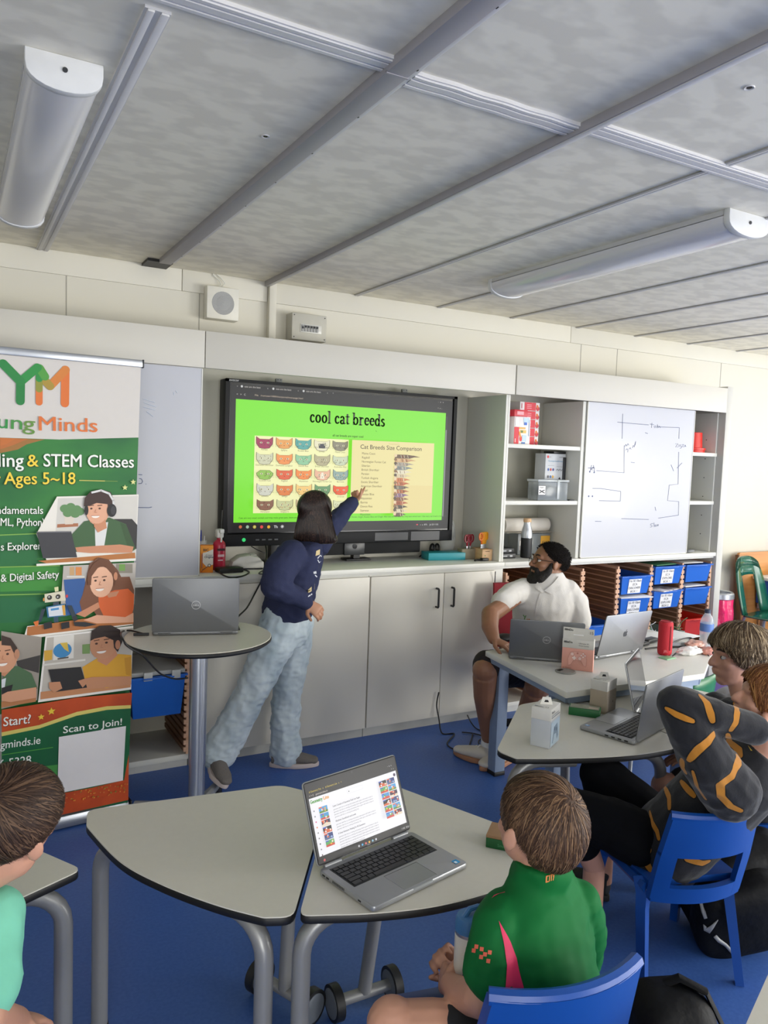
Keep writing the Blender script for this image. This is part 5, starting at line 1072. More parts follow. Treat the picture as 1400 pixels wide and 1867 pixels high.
# ================================================================ LAPTOPS
KEYM = mat('laptop_keys', '#1d1e20', 0.5); PADM = mat('touchpad_grey', '#8f9194', 0.35, metal=0.4)
def laptop(loc, rz, label, w=0.305, d=0.20, ang=105, m=ALU, lidm=None, logo=None, page=None, sticker=None, keym=None, bezel=True, padm=PADM, h=0.195):
    """origin at the hinge line's centre on the table; keyboard runs towards -y, lid leans back"""
    t = thing('laptop', label, 'laptop', loc, rz); th = 0.015; lidm = lidm or m
    base = MB(m).prism(outline([(-w/2, -d), (w/2, -d), (w/2, 0), (-w/2, 0)], 0.012), 0.0015, th, bev=0.0035).build('base', t)
    mb = MB(EDGE)
    for i in range(11): mb.box((-w/2+0.0012, -0.055-i*0.004, 0.0085), (0.003, 0.0022, 0.006))
    for y_ in (-0.02, -0.035, -0.15): mb.box((-w/2+0.0012, y_, 0.008), (0.003, 0.010, 0.004))
    for y_ in (-0.03, -0.055, -0.08, -0.105): mb.box((w/2-0.0012, y_, 0.008), (0.003, 0.014, 0.005))
    mb.build('ports', base)
    kb = MB(DARKG).slab((-w*0.44, -d*0.56, th-0.0005), (w*0.44, -d*0.09, th+0.0006)).build('keyboard_deck', base)
    mb = MB(keym or KEYM); rows, ky0, ky1 = 6, -d*0.545, -d*0.105; kh = (ky1-ky0)/rows
    for r_ in range(rows):
        y_ = ky1-kh*(r_+0.5); n_ = [16, 14, 14, 13, 12, 9][r_]; x_ = -w*0.43; W_ = w*0.86
        ws = [1.0]*n_
        if r_ == 1: ws[-1] = 1.8
        if r_ == 2: ws[0] = 1.5
        if r_ == 3: ws[0] = 1.7; ws[-1] = 1.9
        if r_ == 4: ws[0] = 2.0; ws[-1] = 2.4
        if r_ == 5: ws[3] = 5.2; ws[0] = 1.3
        s_ = W_/sum(ws)
        for q in ws:
            kw = q*s_; hh_ = kh*(0.8 if r_ else 0.7); mb.box((x_+kw/2, y_, th+0.0018), (kw-0.0026, hh_, 0.0028)); x_ += kw
    mb.build('keys', base)
    MB(padm).slab((-w*0.17, -d*0.96, th-0.0004), (w*0.17, -d*0.61, th+0.0004)).build('touchpad', base)
    MB(EDGE).slab((-w*0.172, -d*0.605, th-0.0004), (w*0.172, -d*0.60, th+0.0002)).slab((w*0.171, -d*0.96, th-0.0004), (w*0.174, -d*0.60, th+0.0002)).build('touchpad_edge', base)
    MB(STEEL).slab((-0.03, -d-0.0004, th*0.55), (0.03, -d+0.002, th*0.95)).build('lip', base)
    if sticker: Print((w*0.40, -d*0.94, th+0.0004), (1, 0, 0), (0, 1, 0), ink, lift=0.0003).rect(0, 0, 0.016, 0.016, sticker).rect(0.002, 0.002, 0.009, 0.010, '#d8ecf8').text('intel', 0.002, 0.010, 0.006, '#103c78').build('sticker', base)
    for sx in (-1, 1): MB(m).cyl((sx*w*0.36-0.025, 0.001, th-0.001), (sx*w*0.36+0.025, 0.001, th-0.001), 0.0055, seg=14).build('hinge', t)
    # lid: panel coordinates x across, y up the lid, z towards the viewer
    a_ = math.radians(ang); R = Matrix(((1, 0, 0, 0), (0, -math.cos(a_)*-1*-1, -math.sin(a_), 0), (0, math.sin(a_), -math.cos(a_), 0), (0, 0, 0, 1)))
    ly = Vector((0, -math.cos(a_), math.sin(a_))); lz = Vector((1, 0, 0)).cross(ly)
    R = Matrix(((1, 0, 0, 0), (0, ly.y, lz.y, 0.003), (0, ly.z, lz.z, th+0.002), (0, 0, 0, 1)))
    lid = MB(lidm).prism(outline([(-w/2, 0), (w/2, 0), (w/2, h), (-w/2, h)], 0.010), -0.006, -0.0005, M=R, bev=0.002).build('lid', t)
    if bezel is not None: MB(mat('laptop_bezel', '#121315', 0.5, spec=0.2) if bezel else lidm).prism(outline([(-w/2+0.002, 0.002), (w/2-0.002, 0.002), (w/2-0.002, h-0.002), (-w/2+0.002, h-0.002)], 0.008), -0.0006, 0.0006, M=R).build('bezel', lid)
    O = R @ Vector((-w/2, 0, 0)); U = Vector((1, 0, 0))
    if page:
        pr = Print(O, U, ly, glow, step=0.00006, lift=0.0008); page(pr, w, h); pr.build('display', lid)
    else:
        MB(mat('dark_display', '#22252c', 0.08, var=0.4, scale=14)).prism([(-w/2+0.008, 0.02), (w/2-0.008, 0.02), (w/2-0.008, h-0.01), (-w/2+0.008, h-0.01)], 0.0006, 0.0009, M=R).build('display', lid)
    if logo:
        pr = Print(R @ Vector((0, 0, -0.006)), (-1, 0, 0), ly, ink, step=0.00006, lift=0.0004); logo(pr, h); pr.build('lid_emblem', lid)
    return t
def ring_logo(pr, h):
    c_, r_ = h*0.5, 0.0175; pr.nxt(); n_ = 36; pr.mb.use(pr.matf('#c9cacc'))
    for i in range(n_):
        a0, a1 = 2*PI*i/n_, 2*PI*(i+1)/n_
        pr.mb.verts_faces([pr.pt(q*math.cos(t_), c_+q*math.sin(t_)) for q, t_ in ((r_, a0), (r_, a1), (r_-0.0014, a1), (r_-0.0014, a0))], [(0, 1, 2, 3)])
    pr.text('DELL', 0, c_-0.0042, 0.0105, '#c9cacc', 'CENTER', width=0.025)
def fruit_logo(pr, h):
    c_ = h*0.5; q = []; s_ = 0.017
    top = [(0, 0.55), (0.25, 0.68), (0.55, 0.66), (0.80, 0.45), (0.64, 0.20), (0.62, -0.08), (0.74, -0.30), (0.88, -0.40), (0.66, -0.80), (0.42, -0.98), (0.2, -0.95), (0.0, -0.90), (-0.2, -0.95), (-0.42, -0.98), (-0.68, -0.72), (-0.88, -0.25), (-0.86, 0.25), (-0.62, 0.58), (-0.3, 0.66)]
    pr.poly([(x*s_, c_+y*s_) for x, y in top], '#45474b'); pr.poly([(0.0*s_, c_+0.74*s_), (0.05*s_, c_+1.02*s_), (0.36*s_, c_+1.28*s_), (0.34*s_, c_+0.98*s_), (0.2*s_, c_+0.8*s_)], '#45474b')
THUMB = [('#4aa0d8', '#e8b040', '#5a8a3c'), ('#4a9ad0', '#5fae3c', '#d04a3c'), ('#3a2a4a', '#c85030', '#e8d8c0'), ('#101014', '#e8e8e8', '#d8602c'), ('#2a3c7a', '#a0b8e8', '#5a6a90'), ('#58a860', '#e8c048', '#c84030')]
def game_page(pr, w, h):
    pr.rect(0.004, 0.005, w-0.004, h-0.005, '#1c1a1c'); L, R_, B, T = 0.010, w-0.010, 0.021, h-0.040
    pr.rect(L, B, R_, T, '#f2f1f6')
    pr.oval(w/2, h-0.010, 0.0028, 0.0028, '#303034'); pr.text('# Geometry Das   x    # Geometry Lite   x   +', L+0.004, T+0.013, 0.0062, '#d8c050', width=0.10); pr.text('< > C   geometrylite.io', L+0.002, T+0.004, 0.006, '#d8d0c8'); pr.text('-  o  x', R_-0.025, T+0.014, 0.006, '#c8c8c8'); pr.text('*  =', R_-0.014, T+0.004, 0.006, '#c8c8c8')
    pr.text('Geometry', L+0.002, T-0.012, 0.0115, '#4a9a34', bold=0.04, width=0.036).text('Lite', L+0.041, T-0.012, 0.0115, '#e8a02c', bold=0.04, width=0.016)
    pr.rect(L+0.115, T-0.017, L+0.165, T-0.007, '#dcdce4').rect(L+0.1158, T-0.0162, L+0.1642, T-0.0078, '#fafafc').oval(L+0.12, T-0.012, 0.0018, 0.0018, '#8a8a90')
    pr.oval(R_-0.008, T-0.009, 0.004, 0.004, '#4a3c58')
    cols = ('#8a8a90', '#8a8a90', '#d84c8a', '#e87838', '#8a8a90', '#8a8a90', '#4a4a50', '#8a8a90', '#6a4a50')
    for i, c_ in enumerate(cols): pr.oval(L+0.008, T-0.030-i*0.0125, 0.0019, 0.0019, c_, 10)
    def thumb(u, v, ww, hh_, k_):
        a1, b1, c1 = THUMB[k_ % 6]; rr = random.Random(k_*7+1); pr.rect(u, v, u+ww, v+hh_, a1); pr.poly([(u, v), (u+ww, v), (u+ww, v+hh_*0.35), (u+ww*0.5, v+hh_*(0.3+0.3*rr.random())), (u, v+hh_*0.3)], c1)
        for q in range(4): pr.oval(u+ww*(0.18+0.64*rr.random()), v+hh_*(0.25+0.5*rr.random()), ww*0.09, hh_*0.17, [b1, '#f0e8d8', '#e05a30', b1][q], 9)
        pr.rect(u, v+hh_*0.82, u+ww*0.36, v+hh_, '#3a5ac0' if k_ % 2 else '#e8602c')
    for i in range(6): thumb(L+0.022, T-0.030-0.0155*(i+1)+0.006, 0.0255, 0.0140, i)
    for i in range(6):
        for j in range(2): thumb(R_-0.067+j*0.0275, T-0.012-0.0155*(i+1), 0.0255, 0.0140, i*2+j+3)
    y_ = T-0.034; heads = ['Latest Content of Geometry Dash Lite Stages', 'Rhythmic Soundtrack and Levels', 'A Great Adventure Waiting For All Geometers', 'Geometry Dash Lite: Pros and Cons', 'FAQ of Geometry Dash Lite']; lines_ = [4, 3, 5, 0, 1]
    u0 = L+0.058
    for hd, nl in zip(heads, lines_):
        pr.text(hd, u0, y_, 0.0058, '#2c2c34', bold=0.012, width=min(0.085, 0.0021*len(hd))); y_ -= 0.0075
        for q in range(nl): pr.text('geometry dash lite is a running and jumping rhythm game with levels to beat and'[:78-(30 if q == nl-1 else 0)], u0, y_, 0.0046, '#6a6a74', width=0.125*(0.6 if q == nl-1 else 1)); y_ -= 0.0058
        y_ -= 0.004
    for i, c_ in enumerate(('#c8c8d0', '#48b0e8', '#e06060', '#f0b830', '#8ac0d8', '#d8d8e0')): pr.oval(w*0.40+i*0.011, 0.013, 0.0026, 0.0026, c_, 10)
    pr.oval(L+0.005, 0.013, 0.003, 0.003, '#c85050', 10); pr.text('11:02  20 Jul', R_-0.03, 0.011, 0.0055, '#d8d8d8'); pr.text('DELL', w/2, 0.0065, 0.0048, '#9a9aa0', 'CENTER')
# foreground laptop, measured at its four base corners
def place(bl, br__, z): a_, b_ = J(*bl, z=z), J(*br__, z=z); d_ = b_-a_; return (a_+b_)/2, math.atan2(d_.y, d_.x), d_.length
c_, rz_, L_ = place((581, 1590), (750, 1520), TZ+0.008)
laptop((c_.x, c_.y, TZ+0.0005), rz_, 'open silver laptop with a games page lit on its screen', w=0.302, d=0.197, ang=112, m=ALU, page=game_page, sticker='#2f9fd8', h=0.193)
# dark laptop on the tall table: its lid faces the camera
a_, b_ = J(274, 1157, z=RZ+0.006), J(437, 1154, z=RZ+0.006); d_ = b_-a_; rz_ = math.atan2(d_.y, d_.x)+PI; c_ = (a_+b_)/2
laptop((c_.x, c_.y, RZ+0.0005), rz_, 'grey laptop on the tall round table, lid towards us', w=0.345, d=0.225, ang=95, m=ALUD, logo=ring_logo, h=0.225)
cord([(c_.x-0.19, c_.y+0.05, RZ+0.008), J(240, 1150, z=RZ+0.008), J(224, 1151, z=RZ+0.008), J(221, 1160, y=2.93), J(235, 1180, y=2.88), J(260, 1195, y=2.9), J(285, 1222, y=2.95), J(300, 1232, y=3.0), J(322, 1238, y=3.1), J(342, 1236, y=3.18)], 'black charger lead drooping from the laptop on the tall table', r=0.0035)
MBc = MB(BLACKP).cyl((0, 0, 0), (0.06, 0.0, 0), 0.006, seg=10); o = MBc.build('charger_plug'); o.location = (c_.x-0.235, c_.y+0.065, RZ+0.0085); o.rotation_euler = (0, 0, -0.3); tag(o, 'black charger plug pushed into the side of the tall table laptop', 'plug')
# on the man's table
a_, b_ = J(928, 1199, z=0.626), J(1026, 1206, z=0.626); d_ = (b_-a_).normalized(); c_ = a_+d_*0.165; rz_ = math.atan2(d_.y, d_.x)+PI
laptop((c_.x, c_.y, 0.6205), rz_, 'dark grey laptop with a round emblem before the seated man', w=0.335, d=0.21, ang=102, m=ALUD, logo=ring_logo, h=0.186)
a_, b_ = J(1085, 1201, z=0.626), J(1167, 1187, z=0.626); d_ = (b_-a_).normalized(); c_ = a_+d_*0.165; rz_ = math.atan2(d_.y, d_.x)+PI
laptop((c_.x, c_.y, 0.6205), rz_, 'silver laptop with a bitten fruit emblem on the white table', w=0.33, d=0.22, ang=103, m=ALU, logo=fruit_logo, h=0.208)
# two laptops on the petal tables
a_, b_ = J(1145, 1362, z=TZ+0.008), J(1234, 1313, z=TZ+0.008); d_ = b_-a_; rz_ = math.atan2(d_.y, d_.x)+PI; c_ = (a_+b_)/2
def plain_logo(pr, h): ring_logo(pr, h)
# keyboard side lies to the left of the hinge as seen here
laptop((c_.x, c_.y, TZ+0.0005), rz_, 'silver laptop seen from behind its half-open lid on the petal table', w=0.32, d=0.215, ang=97, m=ALU, logo=plain_logo, sticker='#8fb4d8', padm=mat('touchpad_pale', '#a4a6a8', 0.35, metal=0.4), h=0.21)
a_, b_ = J(1158, 1304, z=TZ+0.008), J(1181, 1268, z=TZ+0.008); d_ = b_-a_; rz_ = math.atan2(d_.y, d_.x); c_ = (a_+b_)/2
laptop((c_.x, c_.y, TZ+0.0005), rz_, 'second silver laptop whose reflecting screen faces the children', w=0.30, d=0.20, ang=103, m=mat('bright_silver', '#c4c6c8', 0.35, metal=0.4), keym=mat('pale_keys', '#b4b8bc', 0.4), h=0.195)
o = cord([J(1092, 1309, z=TZ+0.004), J(1102, 1310, z=TZ+0.003), J(1125, 1316, z=TZ+0.003), J(1140, 1322, z=TZ+0.003)], 'thin black lead on the petal table behind the green box', r=0.0022)

# ================================================================ THINGS ON THE TABLES
def carton(name, label, cat, p, rz, w, d, h, m, top=None, group=None):
    t = thing(name, label, cat, p, rz, group)
    MB(m).box((0, d/2, h/2), (w, d, h), bev=0.0012).build('carton', t)
    return t
GREYC = mat('carton_grey_card', '#b9bec4', 0.5); WHC = mat('carton_white_card', '#d8d6d0', 0.5); TANC = mat('carton_tan_card', '#a99c8a', 0.55)
def pad_box(base_px, right_px, w, d, h, lower, label, side_print):
    a_, b_ = J(*base_px, z=TZ), J(*right_px, z=TZ); dd = b_-a_; t = thing('controller_box', label, 'box', (a_.x, a_.y, TZ+0.0003), math.atan2(dd.y, dd.x), 'controller boxes on the petal table')
    MB(lower).slab((0, 0, 0), (w, d, h*0.70), 0.001).build('lower_carton', t)
    MB(WHC).slab((-0.0005, -0.0005, h*0.70), (w+0.0005, d+0.0005, h), 0.001).build('upper_carton', t)
    tab = MB(mat('hang_tab_white', '#e4e2dc', 0.5)).prism([(-0.022, 0), (0.022, 0), (0.014, 0.026), (-0.014, 0.026)], -0.001, 0.001, M=Matrix.Translation((w*0.5, d*0.5, h)) @ Euler((PI/2, 0, 0.5)).to_matrix().to_4x4())
    tb = tab.build('hang_tab', t)
    MB(EDGE).prism([(-0.008, 0.008), (0.008, 0.008), (0.005, 0.016), (-0.005, 0.016)], -0.0014, 0.0014, M=Matrix.Translation((w*0.5, d*0.5, h)) @ Euler((PI/2, 0, 0.5)).to_matrix().to_4x4()).build('tab_slot', tb)
    pr = Print((w+0.0008, 0, 0), (0, 1, 0), (0, 0, 1), ink, lift=0.0004)
    if side_print:
        pr.rect(0.004, 0.006, d-0.004, h*0.66, '#b4c6d4').poly([(d*0.2, h*0.1), (d*0.35, h*0.5), (d*0.7, h*0.55), (d*0.85, h*0.2), (d*0.7, h*0.12), (d*0.6, h*0.3), (d*0.4, h*0.3), (d*0.3, h*0.1)], '#7f93a6').oval(d*0.42, h*0.44, 0.006, 0.007, '#5d6f82').oval(d*0.62, h*0.4, 0.006, 0.007, '#5d6f82').rect(0.004, h*0.76, d-0.01, h*0.79, '#8c9298').rect(0.004, h*0.82, d-0.02, h*0.84, '#8c9298').text('8BitDo', 0.004, h*0.88, 0.011, '#3a3a3e', bold=0.02)
    else: pr.rect(0.002, 0.004, d-0.002, h*0.68, '#9a8f82').rect(d*0.6, h*0.3, d*0.66, h*0.36, '#3a3a3a')
    pr.build('printed_side', t)
    pr = Print((0, 0, h+0.0002), (1, 0, 0), (0, 1, 0), ink, lift=0.0008); pr.text('8BitDo', 0.006, 0.008, 0.011, '#2a2a2c', bold=0.02).text('13' if side_print else '17', w*0.62, 0.008, 0.014, '#2a2a2c').build('lettering', t)
pad_box((966, 1358), (1000, 1366), 0.070, 0.098, 0.138, GREYC, 'white and grey controller box nearest the corner of the petal table', True)
pad_box((1074, 1296), (1102, 1303), 0.070, 0.090, 0.130, TANC, 'white and tan controller box behind the flat green box', False)
a_, b_ = J(1036, 1303, z=TZ), J(1092, 1311, z=TZ); dd = b_-a_
t = thing('green_box', 'flat dark green box on the petal table between the two cartons', 'box', (a_.x, a_.y, TZ+0.0003), math.atan2(dd.y, dd.x))
GB = mat('dark_green_card', '#13602f', 0.5)
MB(GB).slab((0, 0, 0), (0.118, 0.06, 0.030), 0.002).build('carton', t)
Print((0.004, 0.006, 0.0302), (1, 0, 0), (0, 1, 0), ink, lift=0.0006).rect(0, 0, 0.110, 0.048, '#8f8f80').rect(0.07, 0.01, 0.105, 0.03, '#b8a89a').rect(0.004, 0.01, 0.06, 0.016, '#6a7a66').text('micro:bit', 0.004, 0.03, 0.012, '#2f3f30').build('printed_lid', t)
p = J(885, 1545, z=TZ)
t = thing('green_box', 'flat green and brown box beside the boy in the green shirt', 'box', (p.x, p.y, TZ+0.0003), math.atan2(-0.62, 0.55))
MB(GB).slab((0, 0, 0), (0.12, 0.075, 0.026), 0.002).build('carton', t); MB(mat('brown_card', '#a5805e', 0.7)).slab((0.0, 0.0, 0.0262), (0.12, 0.075, 0.034), 0.001).build('card_lid', t)
Print((0, -0.0003, 0), (1, 0, 0), (0, 0, 1), ink, lift=0.0006).text('Smart Home', 0.03, 0.008, 0.011, '#5aa070').build('lettering', t)
# pink game-pad carton standing on the man's table
a_, b_ = J(1023, 1219, z=0.62), J(1080, 1226, z=0.62); dd = b_-a_; W_ = dd.length
t = thing('controller_box', 'pink and grey controller carton standing before the dark laptop', 'box', (a_.x, a_.y, 0.6205), math.atan2(dd.y, dd.x))
MB(mat('pink_card', '#e3a596', 0.5)).slab((0, 0, 0), (W_, 0.05, 0.098), 0.001).build('lower_carton', t)
MB(mat('grey_card', '#cfcdc6', 0.5)).slab((-0.0003, -0.0003, 0.098), (W_+0.0003, 0.0503, 0.138), 0.001).build('upper_carton', t)
flap = MB(mat('grey_card', '#cfcdc6', 0.5)).slab((0.001, 0.0, 0.138), (W_-0.001, 0.002, 0.19)).build('hanging_flap', t)
pr = Print((0, -0.0004, 0), (1, 0, 0), (0, 0, 1), ink, lift=0.0007)
pr.text('8BitDo', 0.006, 0.120, 0.013, '#2c2c2e', bold=0.03).text('8BitDo', 0.006, 0.176, 0.013, '#2c2c2e', bold=0.03).text('15', W_-0.022, 0.168, 0.018, '#2c2c2e').rect(W_*0.34, 0.158, W_*0.66, 0.162, '#f4f4f4').text('Ultimate 2C', W_*0.52, 0.120, 0.009, '#55555a').text('Wireless Controller', W_*0.52, 0.110, 0.008, '#77777c', width=0.045).text('for Windows', 0.006, 0.006, 0.007, '#8a5a50')
q = [(W_*0.22, 0.02), (W_*0.20, 0.05), (W_*0.27, 0.08), (W_*0.40, 0.086), (W_*0.60, 0.086), (W_*0.73, 0.08), (W_*0.80, 0.05), (W_*0.78, 0.02), (W_*0.70, 0.025), (W_*0.62, 0.045), (W_*0.38, 0.045), (W_*0.30, 0.025)]
pr.poly(q, '#eab0a2'); pr.line(q+[q[0]], 0.0009, '#c07e72')
for (u, v, r_, col) in ((0.33, 0.072, 0.0085, '#f2d0c8'), (0.58, 0.055, 0.0085, '#f2d0c8'), (0.68, 0.078, 0.004, '#f6e4de'), (0.74, 0.07, 0.004, '#f6e4de'), (0.62, 0.07, 0.004, '#f6e4de'), (0.68, 0.063, 0.004, '#f6e4de'), (0.5, 0.078, 0.004, '#c88478')): pr.oval(W_*u, v, r_, r_, '#c88478', 16); pr.oval(W_*u, v, r_*0.85, r_*0.85, col, 16)
pr.rect(W_*0.40-0.009, 0.053, W_*0.40+0.009, 0.059, '#f6e4de').rect(W_*0.40-0.003, 0.047, W_*0.40+0.003, 0.065, '#f6e4de').build('printed_front', t)
# red speaker, water bottle, phone, packets
p = J(1211, 1193, z=0.62)
t = thing('portable_speaker', 'red fabric cylinder speaker standing on the white table', 'speaker', (p.x, p.y, 0.6205), -0.5)
MB(mat('red_speaker_cloth', '#c0202f', 0.7, bump=0.25, scale=500)).lathe([(0.028, 0), (0.033, 0.006), (0.0345, 0.02), (0.0345, 0.145), (0.033, 0.158), (0.029, 0.163)]).build('body', t)
MB(mat('red_rubber', '#8f1220', 0.5)).lathe([(0.029, 0.1625), (0.027, 0.166), (0.022, 0.162), (0.0001, 0.160)]).build('end_ring', t)
MB(mat('red_rubber', '#8f1220', 0.5)).box((0.012, -0.0325, 0.085), (0.008, 0.006, 0.12), bev=0.003).build('spine', t)
Print((-0.02, -0.0352, 0.018), (1, 0, 0), (0, 0, 1), ink, lift=0.0002).text('JBL', 0.002, 0, 0.016, '#d86a70', bold=0.02).build('lettering', t)
p = J(1286, 1180, z=0.62)
t = thing('water_bottle', 'clear plastic water bottle with a blue label and navy cap', 'bottle', (p.x, p.y, 0.6205))
MB(mat('bottle_plastic', '#d4e0e8', 0.08, alpha=0.42, var=0.0)).lathe([(0.028, 0), (0.032, 0.006), (0.033, 0.02), (0.031, 0.03), (0.033, 0.04), (0.031, 0.05), (0.033, 0.062), (0.033, 0.13), (0.030, 0.145), (0.020, 0.165), (0.0145, 0.172), (0.0145, 0.18)]).build('body', t)
MB(mat('blue_label', '#5a7fc0', 0.5)).lathe([(0.0334, 0.085), (0.0336, 0.088), (0.0336, 0.122), (0.0334, 0.125)]).build('label', t)
MB(mat('navy_cap', '#26324e', 0.4)).lathe([(0.0155, 0.178), (0.0155, 0.196), (0.013, 0.198)]).build('cap', t)
p = J(1240, 1178, z=0.62)
t = thing('mobile_phone', 'black phone lying flat behind the red speaker', 'phone', (p.x, p.y, 0.6205), -0.3)
MB(BLACKP).box((0, 0, 0.005), (0.15, 0.075, 0.009), bev=0.004).build('case', t); MB(mat('phone_glass', '#181a22', 0.08, var=0)).box((0, 0, 0.0097), (0.14, 0.066, 0.0006)).build('screen', t)
p = J(1193, 1176, z=0.62); t = thing('headset', 'black cable hub between the silver laptop and the red speaker', 'headset', (p.x+0.02, p.y+0.05, 0.6205), 0.2)
MB(BLACKP).box((0.0, 0, 0.012), (0.10, 0.05, 0.022), bev=0.008).box((-0.09, -0.02, 0.010), (0.06, 0.035, 0.018), bev=0.006).build('hub', t); MB(BLACKP).tube([(-0.06, -0.02, 0.01), (0.02, 0.0, 0.01)], 0.006, 8).build('plug', t)
cord([J(1176, 1183, z=0.625), J(1190, 1181, z=0.625), J(1215, 1178, z=0.625), J(1235, 1168, z=0.625), J(1258, 1163, z=0.625), J(1270, 1172, z=0.625)], 'black lead curling behind the red speaker', r=0.004)
cord([J(1226, 1196, z=0.624), J(1240, 1184, z=0.624), J(1262, 1176, z=0.624), J(1280, 1182, z=0.624), J(1292, 1196, z=0.624)], 'thin black lead running past the water bottle', r=0.0025)
cord([J(1228, 1172, z=0.624), J(1250, 1180, z=0.630), J(1268, 1170, z=0.624), J(1284, 1168, z=0.624)], 'second thin lead beside the phone', r=0.0025)
for i, (u, v, sx, sz, col, lab) in enumerate(((1257, 1194, 0.07, 0.022, '#e6e6e4', 'crumpled white plastic packet right of the red speaker'), (1268, 1180, 0.06, 0.02, '#d8a898', 'pink snack packet behind the white packet'), (1290, 1193, 0.035, 0.02, '#d89484', 'small pink packet before the blond child'))):
    p = J(u, v, z=0.62); mb = MB(mat('packet_'+col[1:], col, 0.25, var=0.25, scale=60, bump=0.5)); rr = random.Random(i)
    n1, n2 = 12, 8
    b2 = bmesh.new(); bmesh.ops.create_uvsphere(b2, u_segments=20, v_segments=12, radius=1)
    for vv in b2.verts:
        q = noise.noise(vv.co*2.2+Vector((i*7, 0, 0))); vv.co = Vector((vv.co.x*sx*(1+0.25*q), vv.co.y*0.032*(1+0.3*q), max(0.0, vv.co.z*sz*(1+0.5*q)+sz*0.85)))
    mb.merge(b2); o = mb.build('snack_packet'); o.location = (p.x, p.y, 0.6203); o.rotation_euler = (0, 0, -0.25); tag(o, lab, 'packet')
p = J(1240, 1205, z=0.62); paper(p.x-0.02, p.y+0.06, 0.6203, 0.07, 0.05, 0.1, 'green sweet wrapper by the base of the red speaker', mat('green_wrapper', '#8ac89a', 0.4), 'wrapper', 'sweet_wrapper', 0.004)
p = J(1186, 1160, z=0.62); paper(p.x, p.y, 0.6203, 0.20, 0.14, -0.2, 'white sheets at the back of the white table', PAPER, th=0.004)
p = J(1222, 1166, z=0.62); paper(p.x+0.1, p.y+0.05, 0.6203, 0.24, 0.16, 0.15, 'loose white sheet near the phone', PAPER, th=0.002)
# black tablet case under the man's hand
p = J(918, 1172, z=0.62); o = MB(BLACKP).ell((0, 0, 0.02), (0.06, 0.045, 0.02)).build('black_pouch'); o.location = (p.x+0.02, p.y+0.02, 0.6205); tag(o, 'small black pouch beside the man\'s hand', 'pouch')
# cables on the floor by the cupboards
cord([J(800, 1262, y=3.60), J(796, 1285, y=3.60), J(800, 1310, y=3.58), J(806, 1337, z=0.006), J(828, 1338, z=0.006), J(815, 1356, z=0.006), J(830, 1367, z=0.006), J(850, 1368, z=0.006), J(858, 1352, z=0.006), J(862, 1338, z=0.006)], 'black cable falling from the cupboard door to the floor')
cord([J(842, 1335, z=0.006), J(862, 1337, z=0.006), J(880, 1343, z=0.006), J(872, 1352, z=0.006), J(876, 1362, z=0.006), J(866, 1362, z=0.006)], 'tangled black charging lead on the floor by the white trainers', r=0.0035)
cord([J(852, 1304, y=3.62), J(858, 1316, z=0.03), J(868, 1328, z=0.006), J(884, 1334, z=0.006)], 'short black cable behind the white table leg', r=0.0035)
cord([J(903, 1042, y=3.60), J(902, 1060, y=3.612), J(901, 1085, y=3.612), J(900, 1115, y=3.612)], 'thin black cable hanging over the cupboard edge by the man', r=0.0028)

